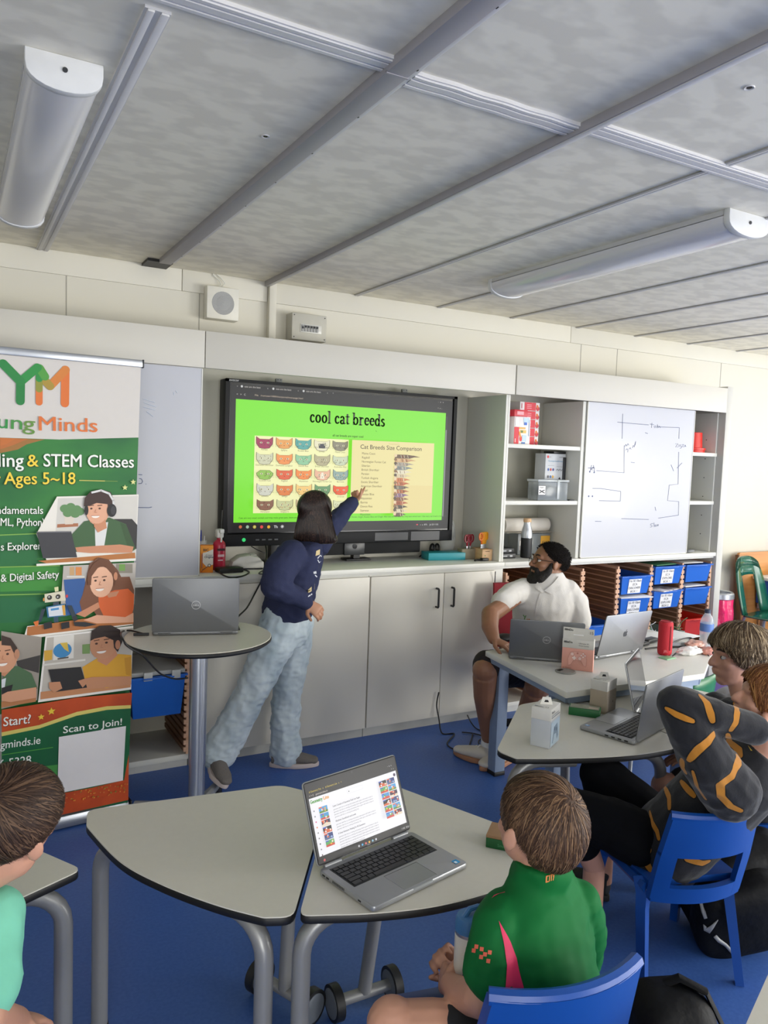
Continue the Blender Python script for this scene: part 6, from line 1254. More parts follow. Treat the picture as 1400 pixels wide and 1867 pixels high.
# ================================================================ CHAIRS
PLB = mat('blue_chair_plastic', '#0d4596', 0.38, var=0.03)
def poly_chair(loc, rz, label, m=PLB, s=1.0, group='blue plastic chairs'):
    """one-piece plastic school chair; the sitter faces local +y"""
    t = thing('school_chair', label, 'chair', loc, rz, group)
    SH, W_ = 0.355*s, 0.315*s; F = 0.15*s
    rows = []
    def seat_pt(i, j): 
        u = -1+2*i/10; y = 0.155*s-0.31*s*j/8; dip = 0.012*(1-u*u)*math.sin(PI*min(1, j/8+0.15)); 
        roll = -0.02*s*max(0, 1-j/1.6)**2
        return (u*W_/2*(0.98 if j > 0 else 0.93), y, SH-dip+roll)
    top = [[seat_pt(i, j) for i in range(11)] for j in range(9)]; bot = [[(p[0]*0.97, p[1], p[2]-0.02) for p in r] for r in top]
    mb = MB(m).sheet(top).sheet([list(reversed(r)) for r in bot])
    def rim(A, B): mb.sheet([A, B])
    rim(top[0], bot[0]); rim(top[-1], bot[-1]); rim([r[0] for r in top], [r[0] for r in bot]); rim([r[-1] for r in top], [r[-1] for r in bot])
    mb.build('seat', t)
    def back_pt(u, h, off=0.0):
        hw = (0.158-0.012*max(0, (h-0.12)/0.17))*s; y = -0.150*s-0.30*h*s*0.9-off; bow = -0.040*s*(1-u*u)
        return (u*hw, y+bow, SH-0.035+h*s)
    def shell(h0, h1, u0, u1, n=12, k_=5, th=0.022):
        f = [[back_pt(u0+(u1-u0)*i/n, h0+(h1-h0)*j/k_) for i in range(n+1)] for j in range(k_+1)]
        b = [[back_pt(u0+(u1-u0)*i/n, h0+(h1-h0)*j/k_, th*s) for i in range(n+1)] for j in range(k_+1)]
        mb.sheet(f); mb.sheet([list(reversed(r)) for r in b])
        for A, B in ((f[0], b[0]), (f[-1], b[-1]), ([r[0] for r in f], [r[0] for r in b]), ([r[-1] for r in f], [r[-1] for r in b])): mb.sheet([A, B])
    mb = MB(m); shell(0.145, 0.285, -1, 1); shell(-0.01, 0.155, -1, -0.72, 4); shell(-0.01, 0.155, 0.72, 1, 4); shell(-0.02, 0.035, -0.98, 0.98)
    # rolled top lip
    mb.tube([back_pt(-1+2*i/12, 0.283, 0.008) for i in range(13)], 0.014*s, 8)
    mb.build('backrest', t)
    for sx in (-1, 1):
        for (y0_, y1_) in ((0.125, 0.165), (-0.125, -0.185)):
            pts = [(sx*0.146*s, y0_*0.8*s, SH-0.014), (sx*0.150*s, y0_*s, SH-0.055*s), (sx*0.155*s, (y0_*0.9+y1_*0.1)*s, SH-0.10*s), (sx*0.172*s, y1_*s, 0.0)]
            MB(m).tube(pts, [0.026*s, 0.025*s, 0.022*s, 0.018*s], 4, flat=1.0).build('leg', t, smooth=20)
        MB(m).tube([(sx*0.148*s, 0.13*s, SH-0.028), (sx*0.15*s, -0.14*s, SH-0.028)], 0.018*s, 6).build('side_rail', t)
    return t
# chair under the child in the striped top (back legs nearest us) and the boy in green
poly_chair((1.95, 1.60, 0), -0.28, 'blue plastic chair under the child in the black striped top', s=0.95)
p = J(1040, 1810, d=1.42)
poly_chair((0.985, 1.215, 0), -0.15, 'blue plastic chair holding the boy in green, cut by the lower edge', s=1.05)
# green chair by the right wall: a bucket shell with a cut-out back
GRC = mat('green_chair_plastic', '#1d5f4c', 0.18, var=0.05, coat=0.3)
t = thing('green_chair', 'glossy dark green plastic chair beyond the storage wall', 'chair', (5.37, 3.66, 0), 0.15)
rows = []
for j in range(13):
    s_ = j/12; row = []
    for i in range(13):
        u = -1+2*i/12
        if j < 6: y = 0.0-0.40*(j/6)+0.05; x = u*0.21; z = 0.445-0.012*(1-u*u)
        else: h_ = (j-6)/6; y = 0.05+0.0; y = 0.06+0.10*h_; x = u*(0.21-0.05*h_**3); z = 0.445+0.42*h_-0.05*abs(u)**3*h_
        if j < 6: y = 0.06-0.40*(1-j/6)
        row.append((x, y+0.03*abs(u)**2*(-1 if j >= 6 else 0), z))
    rows.append(row)
mb = MB(GRC); mb.sheet(rows[:7]); sh = mb.build('seat', t)
m_ = sh.modifiers.new('thickness', 'SOLIDIFY'); m_.thickness = 0.012
mb = MB(GRC); mb.sheet([r[:4] for r in rows[6:]]); mb.sheet([r[9:] for r in rows[6:]]); mb.sheet(rows[11:]); mb.sheet([r[3:10] for r in rows[10:12]])
sh = mb.build('backrest', t); m_ = sh.modifiers.new('thickness', 'SOLIDIFY'); m_.thickness = 0.014
for sx in (-1, 1):
    for (y0_, y1_) in ((-0.28, -0.34), (0.04, 0.14)): MB(GREYM).tube([(sx*0.17, y0_, 0.435), (sx*0.21, y1_, 0.0)], 0.012, 8).build('leg', t)
# leaning wooden tabletop, bin with pink liner, white-lidded blue crate, cardboard box
t = thing('wooden_board', 'orange-brown wooden tabletop leaning on the back wall', 'board', (5.90, 3.99, 0), 0.0)
MB(mat_two('orange_beech', '#c98d4c', '#b97a3a', (2, 2, 26), 0.35, 0.65, rough=0.4)).prism(outline([(-0.42, 0.0), (0.6, 0.0), (0.6, 0.865), (-0.42, 0.865)], 0.03), -0.012, 0.012, M=Matrix(((1, 0, 0, 0), (0, 0.10, 1, -0.10), (0, 1, -0.10, 0), (0, 0, 0, 1))), bev=0.003).build('panel', t)
MB(mat('dark_wood_edge', '#6d4526', 0.6)).box((-0.424, -0.057, 0.43), (0.012, 0.03, 0.84), rot=(-0.10, 0, 0)).build('edge_strip', t)
t = thing('waste_bin', 'bin with a bright pink liner beside the end panel', 'bin', (5.035, 3.79, 0), 0)
PINK = mat('pink_liner_plastic', '#e8286a', 0.25, var=0.2, scale=30, bump=0.4)
b2 = bmesh.new(); bmesh.ops.create_cone(b2, cap_ends=True, segments=40, radius1=0.125, radius2=0.10, depth=0.56)
bmesh.ops.subdivide_edges(b2, edges=[e for e in b2.edges if abs(e.verts[0].co.z-e.verts[1].co.z) > 0.1], cuts=10)
for v in b2.verts:
    a_ = math.atan2(v.co.y, v.co.x); q = 1+0.07*math.sin(a_*9+v.co.z*9)+0.10*noise.noise(v.co*9); v.co.x *= q; v.co.y *= q; v.co.z += 0.285
MB(PINK).merge(b2); mb = MB(PINK); b2 = None
b3_ = bmesh.new(); bmesh.ops.create_cone(b3_, cap_ends=True, segments=40, radius1=0.135, radius2=0.10, depth=0.56)
bmesh.ops.subdivide_edges(b3_, edges=[e for e in b3_.edges if abs(e.verts[0].co.z-e.verts[1].co.z) > 0.1], cuts=10)
for v in b3_.verts:
    a_ = math.atan2(v.co.y, v.co.x); q = 1+0.07*math.sin(a_*9+v.co.z*9)+0.10*noise.noise(v.co*9); v.co.x *= q; v.co.y *= q; v.co.z += 0.28
mb.merge(b3_); mb.build('liner', t)
MB(STEEL).lathe([(0.105, 0.56), (0.11, 0.565), (0.11, 0.60), (0.10, 0.61), (0.085, 0.605), (0.085, 0.57)]).build('steel_collar', t)
t = thing('storage_crate', 'blue crate with a white lid before the wooden tabletop', 'crate', (5.86, 3.80, 0), 0)
MB(TBLUE).slab((-0.20, -0.16, 0.46), (0.24, 0.12, 0.66), 0.01).build('crate', t); MB(mat('white_lid', '#dfe2e4', 0.4)).slab((-0.24, -0.17, 0.655), (0.25, 0.13, 0.68), 0.006).slab((-0.235, -0.165, 0.46), (-0.205, -0.13, 0.66)).build('lid', t)
MB(GREYM).slab((-0.2, -0.1, 0.42), (0.24, 0.1, 0.459)).slab((-0.18, -0.08, 0.0), (-0.15, -0.05, 0.42)).slab((0.19, -0.08, 0.0), (0.22, -0.05, 0.42)).slab((-0.18, 0.05, 0.0), (-0.15, 0.08, 0.42)).slab((0.19, 0.05, 0.0), (0.22, 0.08, 0.42)).build('stand', t)
o = MB(mat('yellow_toy', '#f0c818', 0.4)).ell((0, 0, 0.05), (0.07, 0.06, 0.05)).ell((0.05, -0.01, 0.07), (0.05, 0.04, 0.05)).build('yellow_toy'); o.location = (5.90, 3.76, 0.6805); tag(o, 'bright yellow toy lying on the white crate lid', 'toy')
CARD = mat('brown_cardboard', '#8a6f58', 0.85, var=0.08)
t = thing('cardboard_box', 'open brown cardboard box on the low stool at the right', 'box', (4.62, 2.72, 0), 0.1)
for (lo, hi) in (((-0.25, -0.17, 0.40), (0.40, -0.16, 0.60)), ((-0.25, 0.16, 0.40), (0.40, 0.17, 0.60)), ((-0.25, -0.17, 0.40), (-0.24, 0.17, 0.60)), ((0.39, -0.17, 0.40), (0.40, 0.17, 0.60)), ((-0.25, -0.17, 0.40), (0.40, 0.17, 0.41))): MB(CARD).slab(lo, hi).build('side_panel', t)
for (x, y, rr_) in ((-0.12, 0.0, 0.35), (0.1, 0.05, -0.3), (0.18, -0.05, 0.2)):
    MB(PAPER).box((x, y, 0.565), (0.12, 0.004, 0.16), rot=(0.2, rr_, rr_)).build('paper_sheet', t)
MB(GREYM).slab((-0.2, -0.14, 0.36), (0.35, 0.14, 0.3995)).slab((-0.18, -0.12, 0), (-0.14, -0.08, 0.36)).slab((0.29, -0.12, 0), (0.33, -0.08, 0.36)).slab((-0.18, 0.08, 0), (-0.14, 0.12, 0.36)).slab((0.29, 0.08, 0), (0.33, 0.12, 0.36)).build('stool', t)
# dark green stool shell under the man's table, blue seat beside it
t = thing('green_stool', 'dark green plastic chair back under the far side of the white table', 'chair', (3.15, 2.45, 0), 0.3)
mb = MB(mat('green_stool_plastic', '#146b3e', 0.35)); g = []
for j in range(6):
    g.append([(-0.16+0.32*i/8, -0.04*(1-(2*i/8-1)**2)-0.03*j/5, 0.30+0.25*j/5) for i in range(9)])
mb.sheet(g); sh = mb.build('backrest', t); m_ = sh.modifiers.new('thickness', 'SOLIDIFY'); m_.thickness = 0.014
MB(mat('green_stool_plastic', '#146b3e', 0.35)).slab((-0.16, -0.03, 0.29), (0.16, 0.28, 0.31), 0.006).build('seat', t)
for sx in (-1, 1):
    for y_ in (0.0, 0.25): MB(GREYM).tube([(sx*0.13, y_, 0.29), (sx*0.15, y_, 0)], 0.011, 8).build('leg', t)
# the man's swivel chair: red seat and back, black base
t = thing('swivel_chair', 'red office chair under the man with a black base', 'chair', (2.83, 3.23, 0), -0.35)
REDF = mat('red_chair_cloth', '#8f1426', 0.8, bump=0.15, scale=300)
MB(REDF).box((0, 0, 0.405), (0.44, 0.42, 0.085), bev=0.035, seg=3).build('seat', t)
mb = MB(REDF); g0, g1 = [], []
for j in range(7):
    g0.append([(-0.2+0.4*i/10, 0.20+0.05*j/6+0.03*(1-(2*i/10-1)**2), 0.47+0.36*j/6) for i in range(11)]); g1.append([(p[0], p[1]+0.03, p[2]) for p in g0[-1]])
mb.sheet(g0).sheet([list(reversed(r)) for r in g1]); mb.sheet([g0[-1], g1[-1]]); mb.sheet([[r[0] for r in g0], [r[0] for r in g1]]); mb.sheet([[r[-1] for r in g0], [r[-1] for r in g1]]); mb.sheet([g0[0], g1[0]])
mb.build('backrest', t)
MB(BLACKP).cyl((0, 0, 0.09), (0, 0, 0.365), 0.028).build('gas_lift', t); MB(BLACKP).box((0, 0.02, 0.355), (0.2, 0.24, 0.03), bev=0.01).tube([(0, 0.1, 0.35), (0, 0.26, 0.36), (0, 0.275, 0.5)], 0.018, 8).tube([(-0.10, -0.12, 0.35), (-0.24, -0.14, 0.345)], 0.011, 8).build('mechanism', t)
mb = MB(BLACKP)
for i in range(5): a_ = 0.3+i*2*PI/5; mb.tube([(0, 0, 0.10), (0.26*math.cos(a_), 0.26*math.sin(a_), 0.065)], [0.03, 0.018], 8)
mb.build('base_star', t)
for i in range(5): a_ = 0.3+i*2*PI/5; x, y = 0.255*math.cos(a_), 0.255*math.sin(a_); MB(BLACKP).tube([(x-0.012*math.sin(a_), y+0.012*math.cos(a_), 0.028), (x+0.012*math.sin(a_), y-0.012*math.cos(a_), 0.028)], 0.028, 16).build('castor', t)
# backpacks on the floor
BAGM = mat('black_bag_nylon', '#06070a', 0.6, var=0.3, scale=20, bump=0.5, spec=0.2)
def lump(mb, c, r, rot=(0, 0, 0), amp=0.12, sc=7.0, power=0.6, sd=0):
    b_ = bmesh.new(); bmesh.ops.create_icosphere(b_, subdivisions=5, radius=1.0)
    T = Matrix.Translation(c) @ Euler(rot).to_matrix().to_4x4()
    for v in b_.verts:
        p = v.co; q = Vector([math.copysign(abs(x)**power, x) for x in p]); n_ = noise.noise(Vector((q.x*r[0], q.y*r[1], q.z*r[2]))*sc+Vector((sd, 0, 0)))
        v.co = Vector((q.x*r[0], q.y*r[1], q.z*r[2]))*(1+amp*n_)
    for v in b_.verts: pass
    mb.merge(b_, T); return mb
t = thing('backpack', 'black rucksack with a silver tick lying on the floor at right', 'bag', (2.235, 1.545, 0), 0)
lump(MB(BAGM), (0.03, 0.03, 0.175), (0.18, 0.11, 0.17), (0.30, -0.25, -0.45), sd=1).build('bag_body', t, smooth=180)
lump(MB(BAGM), (-0.05, -0.05, 0.135), (0.15, 0.075, 0.135), (0.25, -0.2, -0.45), sd=5).build('front_pocket', t, smooth=180)
MB(BAGM).tube([(0.1, -0.1, 0.38), (0.2, -0.06, 0.30), (0.22, -0.04, 0.12), (0.18, -0.06, 0.03)], 0.016, 8, flat=0.4).build('shoulder_strap', t)
SILV = mat('silver_print', '#8f9296', 0.4)
def zz(X, Y): return (1140+X/4.823, 1480+Y/4.823)
DB = 2.135
def bagmark(name, pts, w):
    mb = MB(SILV); P3 = [q for q in (hit0(*zz(*p_)) for p_ in pts) if q is not None]; n_ = len(P3); nv_ = -(CAM_R.col[2]); L_, R_ = [], []
    for i, p_ in enumerate(P3):
        d_ = (P3[min(i+1, n_-1)]-P3[max(i-1, 0)]).normalized(); s_ = d_.cross(nv_).normalized()*w[i]; L_.append(p_+s_); R_.append(p_-s_)
    mb.sheet([L_, R_]); o_ = mb.build(name, t, W=True); m2 = o_.modifiers.new('thickness', 'SOLIDIFY'); m2.thickness = 0.003; return o_
def hit0(u, v):
    d_ = (CAM_R @ Vector((u-700.0, v-933.5, FPX))).normalized(); h_ = bagbv.ray_cast(EYE, d_); return h_[0]-d_*0.004 if h_[0] is not None else None
from mathutils.bvhtree import BVHTree
_v, _p = [], []
for c_ in kids(t):
    if c_.name.startswith(('bag_body', 'front_pocket')):
        M4 = wmat(c_); k0 = len(_v); _v += [M4 @ v.co for v in c_.data.vertices]; _p += [tuple(k0+i for i in p_.vertices) for p_ in c_.data.polygons]
bagbv = BVHTree.FromPolygons(_v, _p)
bagmark('piping', [(755, 705), (720, 715), (685, 745), (665, 800), (685, 880), (705, 938)], [0.003, 0.004, 0.006, 0.006, 0.006, 0.005])
bagmark('silver_tick', [(685, 990), (705, 1030), (725, 1045), (760, 1010), (812, 948)], [0.001, 0.007, 0.009, 0.006, 0.0008])
bagmark('piping', [(785, 1090), (820, 1130), (880, 1170), (950, 1245), (1025, 1308)], [0.006, 0.006, 0.005, 0.006, 0.001])
p = J(1225, 1830, z=0.2)
t = thing('backpack', 'black bag on the floor behind the front blue chair', 'bag', (p.x, p.y, 0), 0)
lump(MB(BAGM), (-0.01, 0.0, 0.125), (0.105, 0.09, 0.125), (0.1, 0.1, -0.4), sd=3).build('bag_body', t, smooth=180)
lump(MB(mat('grey_bag_nylon', '#14171c', 0.55, bump=0.4, scale=25, spec=0.25)), (-0.04, -0.06, 0.11), (0.07, 0.05, 0.085), (0.1, 0.2, -0.4), sd=8).build('front_pocket', t, smooth=180)
MB(BAGM).tube([(-0.03, 0.03, 0.235), (0.02, 0.0, 0.262), (0.06, -0.05, 0.245), (0.10, -0.09, 0.14), (0.12, -0.11, 0.02)], 0.017, 8, flat=0.4).build('shoulder_strap', t)
MB(STEEL).tube([(-0.06, -0.05, 0.225), (0.0, -0.085, 0.195), (0.04, -0.10, 0.13)], 0.0025, 6).build('zip', t)
# ================================================================ PEOPLE
from mathutils.bvhtree import BVHTree
def chain(mb, pts, rs):
    """tapered limb with round joints"""
    P3 = [Vector(p) for p in pts]; r_ = list(rs)
    # densify so the taper is smooth
    Q, S = [], []
    for i in range(len(P3)-1):
        for k_ in range(4): s = k_/4; Q.append(P3[i].lerp(P3[i+1], s)); S.append(r_[i]+(r_[i+1]-r_[i])*s)
    Q.append(P3[-1]); S.append(r_[-1])
    mb.tube(Q, S, 14)
    for p, r in zip(P3, r_): mb.ell(p, (r, r, r), 14, 9)
    return mb
def loft(mb, rings, seg=24):
    """rings: (centre, half-axis X vector, half-axis Y vector)"""
    vs, fs = [], []
    for c, X, Y in rings:
        for k_ in range(seg): a_ = 2*PI*k_/seg; vs.append(Vector(c)+Vector(X)*math.cos(a_)+Vector(Y)*math.sin(a_))
    for i in range(len(rings)-1):
        for k_ in range(seg): fs.append((i*seg+k_, i*seg+(k_+1) % seg, (i+1)*seg+(k_+1) % seg, (i+1)*seg+k_))
    n_ = len(rings); fs.append(tuple(reversed(range(seg)))); fs.append(tuple(range((n_-1)*seg, n_*seg)))
    mb.verts_faces(vs, fs); return mb
def skin(name, mb, m, parent, voxel=0.006, sm=4, wr=None, band=None):
    """melt overlapping shapes into one continuous surface"""
    bmesh.ops.recalc_face_normals(mb.bm, faces=list(mb.bm.faces)); me = bpy.data.meshes.new(name+'_raw'); mb.bm.to_mesh(me); mb.bm.free()
    o = bpy.data.objects.new(name+'_raw', me); C.objects.link(o)
    r = o.modifiers.new('remesh', 'REMESH'); r.mode = 'VOXEL'; r.voxel_size = voxel
    s = o.modifiers.new('smooth', 'SMOOTH'); s.factor = 0.5; s.iterations = sm
    bpy.context.view_layer.update(); dg = bpy.context.evaluated_depsgraph_get()
    out = bpy.data.meshes.new_from_object(o.evaluated_get(dg)); bpy.data.objects.remove(o); bpy.data.meshes.remove(me); out.name = name
    if wr:
        ns = [v.normal.copy() for v in out.vertices]
        for v, n_ in zip(out.vertices, ns): v.co += n_*wr(v.co)
    if band:
        at = out.attributes.new('band', 'FLOAT', 'POINT'); at.data.foreach_set('value', [band(v.co) for v in out.vertices])
    out.materials.clear(); out.materials.append(m)
    bv = BVHTree.FromPolygons([v.co.copy() for v in out.vertices], [tuple(p.vertices) for p in out.polygons])
    ob = link(name, out, parent, True, 180); return ob, bv
def wrinkle(a=0.004, k=14, st=(1, 1, 1), sd=0):
    def f(p):
        q = Vector((p.x*st[0], p.y*st[1], p.z*st[2]))*k+Vector((sd, sd*2, 0))
        n1 = noise.noise(q); n2 = noise.noise(q*2.3+Vector((9, 0, 0))); return a*(0.7*(1-2*abs(n1))-0.35+0.35*n2)
    return f
def hit(bv, u, v, off=0.0012):
    d_ = (CAM_R @ Vector((u-700.0, v-933.5, FPX))).normalized(); h_ = bv.ray_cast(EYE, d_)
    return (h_[0]-d_*off) if h_[0] is not None else None
def patch(name, bv, A, B, m, parent, n=10, k=4, off=0.0015):
    """a printed patch lying on the cloth between two edge lines given in photo pixels"""
    def samp(L, s):
        x = s*(len(L)-1); i = min(int(x), len(L)-2); f = x-i; return (L[i][0]+(L[i+1][0]-L[i][0])*f, L[i][1]+(L[i+1][1]-L[i][1])*f)
    rows = []
    for i in range(n+1):
        a_, b_ = samp(A, i/n), samp(B, i/n); row = []
        for j in range(k+1):
            p = hit(bv, a_[0]+(b_[0]-a_[0])*j/k, a_[1]+(b_[1]-a_[1])*j/k, off)
            row.append(p)
        rows.append(row)
    mb = MB(m); keep = [r for r in rows if all(p is not None for p in r)]
    if len(keep) < 2: return None
    mb.sheet(keep); return mb.build(name, parent, W=True, smooth=180)
def frame(fwd, up=(0, 0, 1)):
    f = Vector(fwd).normalized(); r = f.cross(Vector(up)).normalized(); u = r.cross(f); return Matrix((r, f, u)).transposed()
def head_shapes(mb, c, R, H, ears=1.0, child=False):
    def P3(x, y, z): return c+R @ Vector((x, y, z))*H
    def E(x, y, z, a_, b_, d_, rot=None): mb.ell(P3(x, y, z), (a_*H, b_*H, d_*H), 20, 14, rot=R if rot is None else R @ Euler(rot).to_matrix())
    E(0, -0.05, 0.14, 0.335, 0.42, 0.355); E(0, 0.12, -0.14, 0.265, 0.27, 0.33); E(0, 0.24, -0.38, 0.12, 0.11, 0.09); E(0, 0.18, -0.32, 0.2, 0.15, 0.12)
    E(0, 0.30, 0.10, 0.22, 0.10, 0.10); E(0, 0.31, 0.075, 0.20, 0.075, 0.035)
    for s in (-1, 1):
        E(s*0.15, 0.23, -0.10, 0.11, 0.12, 0.10)
        E(s*0.335*ears, -0.03, -0.03, 0.032, 0.078, 0.118, (0.15, 0, s*-0.35)); E(s*0.335*ears, -0.01, -0.11, 0.027, 0.042, 0.05); E(s*0.30*ears, -0.01, -0.05, 0.06, 0.05, 0.07)
    for s in (-1, 1): E(s*0.14, 0.29, 0.055, 0.075, 0.05, 0.022); E(s*0.14, 0.29, -0.03, 0.07, 0.045, 0.02)
    k_ = 0.85 if child else 1.0
    chain(mb, [P3(0, 0.37, 0.03), P3(0, 0.405+0.04*k_, -0.075), P3(0, 0.40+0.05*k_, -0.115)], [0.035*H, 0.042*H, 0.052*H]); 
    for s in (-1, 1): E(s*0.05, 0.405, -0.125, 0.035, 0.04, 0.03)
    E(0, 0.375, -0.215, 0.095, 0.045, 0.026); E(0, 0.365, -0.265, 0.085, 0.045, 0.028); E(0, 0.335, -0.24, 0.13, 0.05, 0.07)
def eyes(parent, c, R, H):
    for s in (-1, 1):
        p = c+R @ Vector((s*0.135, 0.318, 0.012))*H; mb = MB(mat('eye_white', '#c9c2ba', 0.25)).ell(p, (0.050*H, 0.046*H, 0.036*H), 16, 10, rot=R); e = mb.build('eye', parent, W=True, smooth=180)
        MB(mat('eye_iris', '#2a1c14', 0.2)).ell(p+R @ Vector((0, 0.030, 0))*H, (0.026*H, 0.019*H, 0.027*H), 12, 8, rot=R).build('iris', e, W=True, smooth=180)
        q = [c+R @ Vector((s*(0.07+0.15*i/5), 0.40-0.05*(i/5)**2*1.2, 0.115+0.025*math.sin(PI*i/5)))*H for i in range(6)]
        MB(mat('eyebrow', '#2a1d16', 0.8)).tube(q, [0.008*H]+[0.017*H]*4+[0.008*H], 6).build('eyebrow', parent, W=True, smooth=180)
def hair_short(parent, c, R, H, cols, crown=(0.05, -0.55, 0.83), L=0.16, n=1500, lift=0.05, nape=-0.72, thr=0.14, seed=1, fringe=0.0, rad=(0.365, 0.455, 0.385), shell=None, wid=0.0026, drop=0.0, cz=0.13, cy=-0.05, temple=0.2, earz=-0.30, rough=0.02, rk=5, swirl=0.22, mm=None):
    """scalp shell with combed strands that whirl out from the crown"""
    rr = random.Random(seed); cc = c+R @ Vector((0, cy, cz))*H; RD = Vector(rad)*H
    def keep(d):
        lim = thr+(temple-thr)*min(1.0, abs(d.x)*1.25)
        ear = abs(d.x) > 0.62 and d.z < earz and d.y > -0.30
        return (0.8*d.y-0.9*d.z < lim+fringe) and d.z > nape and not ear
    mats_ = [mat('hair_'+x[1:], x, 0.6, var=0.15, scale=90, spec=0.25) for x in cols]
    if mm: mats_ = [mm]
    b_ = bmesh.new(); bmesh.ops.create_uvsphere(b_, u_segments=72, v_segments=48, radius=1.0)
    bmesh.ops.delete(b_, geom=[f for f in b_.faces if not keep(f.calc_center_median())], context='FACES')
    for v in b_.verts:
        d = v.co; q = 1+rough*noise.noise(d*rk+Vector((seed, 0, 0))); v.co = cc+R @ Vector((d.x*RD.x*q, d.y*RD.y*q, d.z*RD.z*q))
    mb = MB(mats_[min(1, len(mats_)-1)]); mb.merge(b_); cr = Vector(crown).normalized()
    k_ = 0; tries = 0
    while k_ < n and tries < n*6:
        tries += 1; z = rr.uniform(-1, 1); a_ = rr.uniform(0, 2*PI); s = math.sqrt(1-z*z); d = Vector((s*math.cos(a_), s*math.sin(a_), z))
        if not keep(d): continue
        k_ += 1; ln = L*H*rr.uniform(0.7, 1.25); seg = 6; pts = []; cur = d.copy(); li = rr.uniform(0.2, 1.0)*lift; sw = rr.gauss(0, swirl)
        for i in range(seg+1):
            t_ = i/seg; p = Vector((cur.x*RD.x, cur.y*RD.y, cur.z*RD.z))*(1.01+li*math.sin(PI*min(1, t_*0.8))); pts.append((cc+R @ p, (R @ cur)))
            away = cur-cr*cur.dot(cr); away = away.normalized() if away.length > 1e-4 else Vector((1, 0, 0))
            tang = away-cur*away.dot(cur); tang.normalize(); side = cur.cross(tang); tang = (tang+side*(0.35+sw)-Vector((0, 0, 1))*drop*(0.4+t_)).normalized()
            cur = (cur+tang*(ln/seg)/(0.4*H)).normalized()
        m_ = mats_[min(len(mats_)-1, int(rr.random()**1.3*len(mats_)))]; mb.use(m_); w = wid*rr.uniform(0.7, 1.4); A, B = [], []
        for i, (p, nn) in enumerate(pts):
            tg = (pts[min(i+1, seg)][0]-pts[max(i-1, 0)][0]).normalized(); sd_ = tg.cross(nn).normalized()*w*(1-(i/seg)**2*0.85); A.append(p+sd_); B.append(p-sd_)
        mb.sheet([A, B])
    return mb.build('hair', parent, W=True, smooth=180, recalc=False)
def hand_shapes(mb, wrist, d, palm_n, s=1.0, curl=0.5, side=1, point=False, spread=0.0):
    """wrist point, direction of the fingers, palm normal; side: +1 thumb on (d x palm_n)"""
    d = Vector(d).normalized(); n_ = Vector(palm_n); n_ = (n_-d*n_.dot(d)).normalized(); t_ = d.cross(n_).normalized()*side; W_ = Vector(wrist)
    L = 0.075*s; loft(mb, [(W_-d*0.01*s, t_*0.024*s, n_*0.016*s), (W_+d*0.02*s, t_*0.03*s, n_*0.015*s), (W_+d*0.055*s, t_*0.038*s, n_*0.0135*s), (W_+d*L, t_*0.038*s, n_*0.011*s)], 16)
    lens = [0.062, 0.070, 0.065, 0.050]
    for i in range(4):
        u = 0.029-0.0195*i; b = W_+d*(L-0.006*s-abs(i-1.2)*0.003*s)+t_*u*s; ln = lens[i]*s; c_ = curl if not (point and i == 0) else 0.03; c_ = c_*(1.6 if point and i > 0 else 1.0); ln = ln*(1.12 if point and i == 0 else 1.0)
        dd = (d+t_*spread*(1.5-i)*0.3).normalized(); pts = [b]; ang = 0.0
        for f in (0.45, 0.30, 0.25):
            ang += c_*1.0; pts.append(pts[-1]+(dd*math.cos(ang)+n_*math.sin(ang))*ln*f)
        r0 = 0.0088*s*(1.0 if i < 3 else 0.86); chain(mb, pts, [r0, r0*0.95, r0*0.88, r0*0.75])
    b = W_+d*0.018*s+t_*0.024*s; td = (d*0.55+t_*0.75+n_*0.35*(1+curl)).normalized(); td2 = (d*0.9+t_*0.15+n_*0.35*(1+curl)).normalized()
    chain(mb, [b, b+td*0.030*s, b+td*0.030*s+td2*0.026*s, b+td*0.030*s+td2*0.048*s], [0.013*s, 0.0105*s, 0.0095*s, 0.0075*s])
def person(label, loc): t = thing('person', label, 'person', loc); return t
def shoe(parent, heel, toe, m, solem, w=0.042, h=0.075, name='shoe', up=(0, 0, 1)):
    heel, toe = Vector(heel), Vector(toe); d = (toe-heel); L = d.length; R = frame(d, up); mb = MB()
    def P3(x, y, z): return heel+R @ Vector((x, y, z))
    loft(mb, [(P3(0, 0.0, 0.045), R @ Vector((w*0.62, 0, 0)), R @ Vector((0, 0, 0.028))), (P3(0, L*0.15, 0.05), R @ Vector((w*0.8, 0, 0)), R @ Vector((0, 0, 0.036))), (P3(0, L*0.45, 0.046), R @ Vector((w*0.9, 0, 0)), R @ Vector((0, 0, 0.034))), (P3(0, L*0.75, 0.037), R @ Vector((w, 0, 0)), R @ Vector((0, 0, 0.024))), (P3(0, L*0.94, 0.032), R @ Vector((w*0.75, 0, 0)), R @ Vector((0, 0, 0.016)))])
    mb.ell(P3(0, L*0.92, 0.031), (w*0.78, w*0.6, 0.018), rot=R); chain(mb, [P3(0, L*0.16, 0.055), P3(0, L*0.14, 0.055+h*0.5)], [w*0.78, w*0.8])
    o, bv = skin(name, mb, m, parent, 0.005, 3)
    out = []
    for i in range(24):
        a_ = 2*PI*i/24; x = math.cos(a_)*w*(1.05 if math.sin(a_) > -0.2 else 0.9); y = L*0.5+math.sin(a_)*L*0.54; out.append((x*(1-0.12*math.sin(a_)**2), y))
    M4 = R.to_4x4(); M4.translation = heel
    s_ = MB(solem).prism(out, 0.0, 0.024, M=M4, bev=0.005).build('sole', o, W=True)
    return o, bv
SKIN_A = mat('skin_fair', '#c6937b', 0.5, var=0.05, scale=40); SKIN_B = mat('skin_tan', '#b58468', 0.5, var=0.05, scale=40); SKIN_C = mat('skin_light', '#c4927c', 0.5, var=0.06, scale=40)
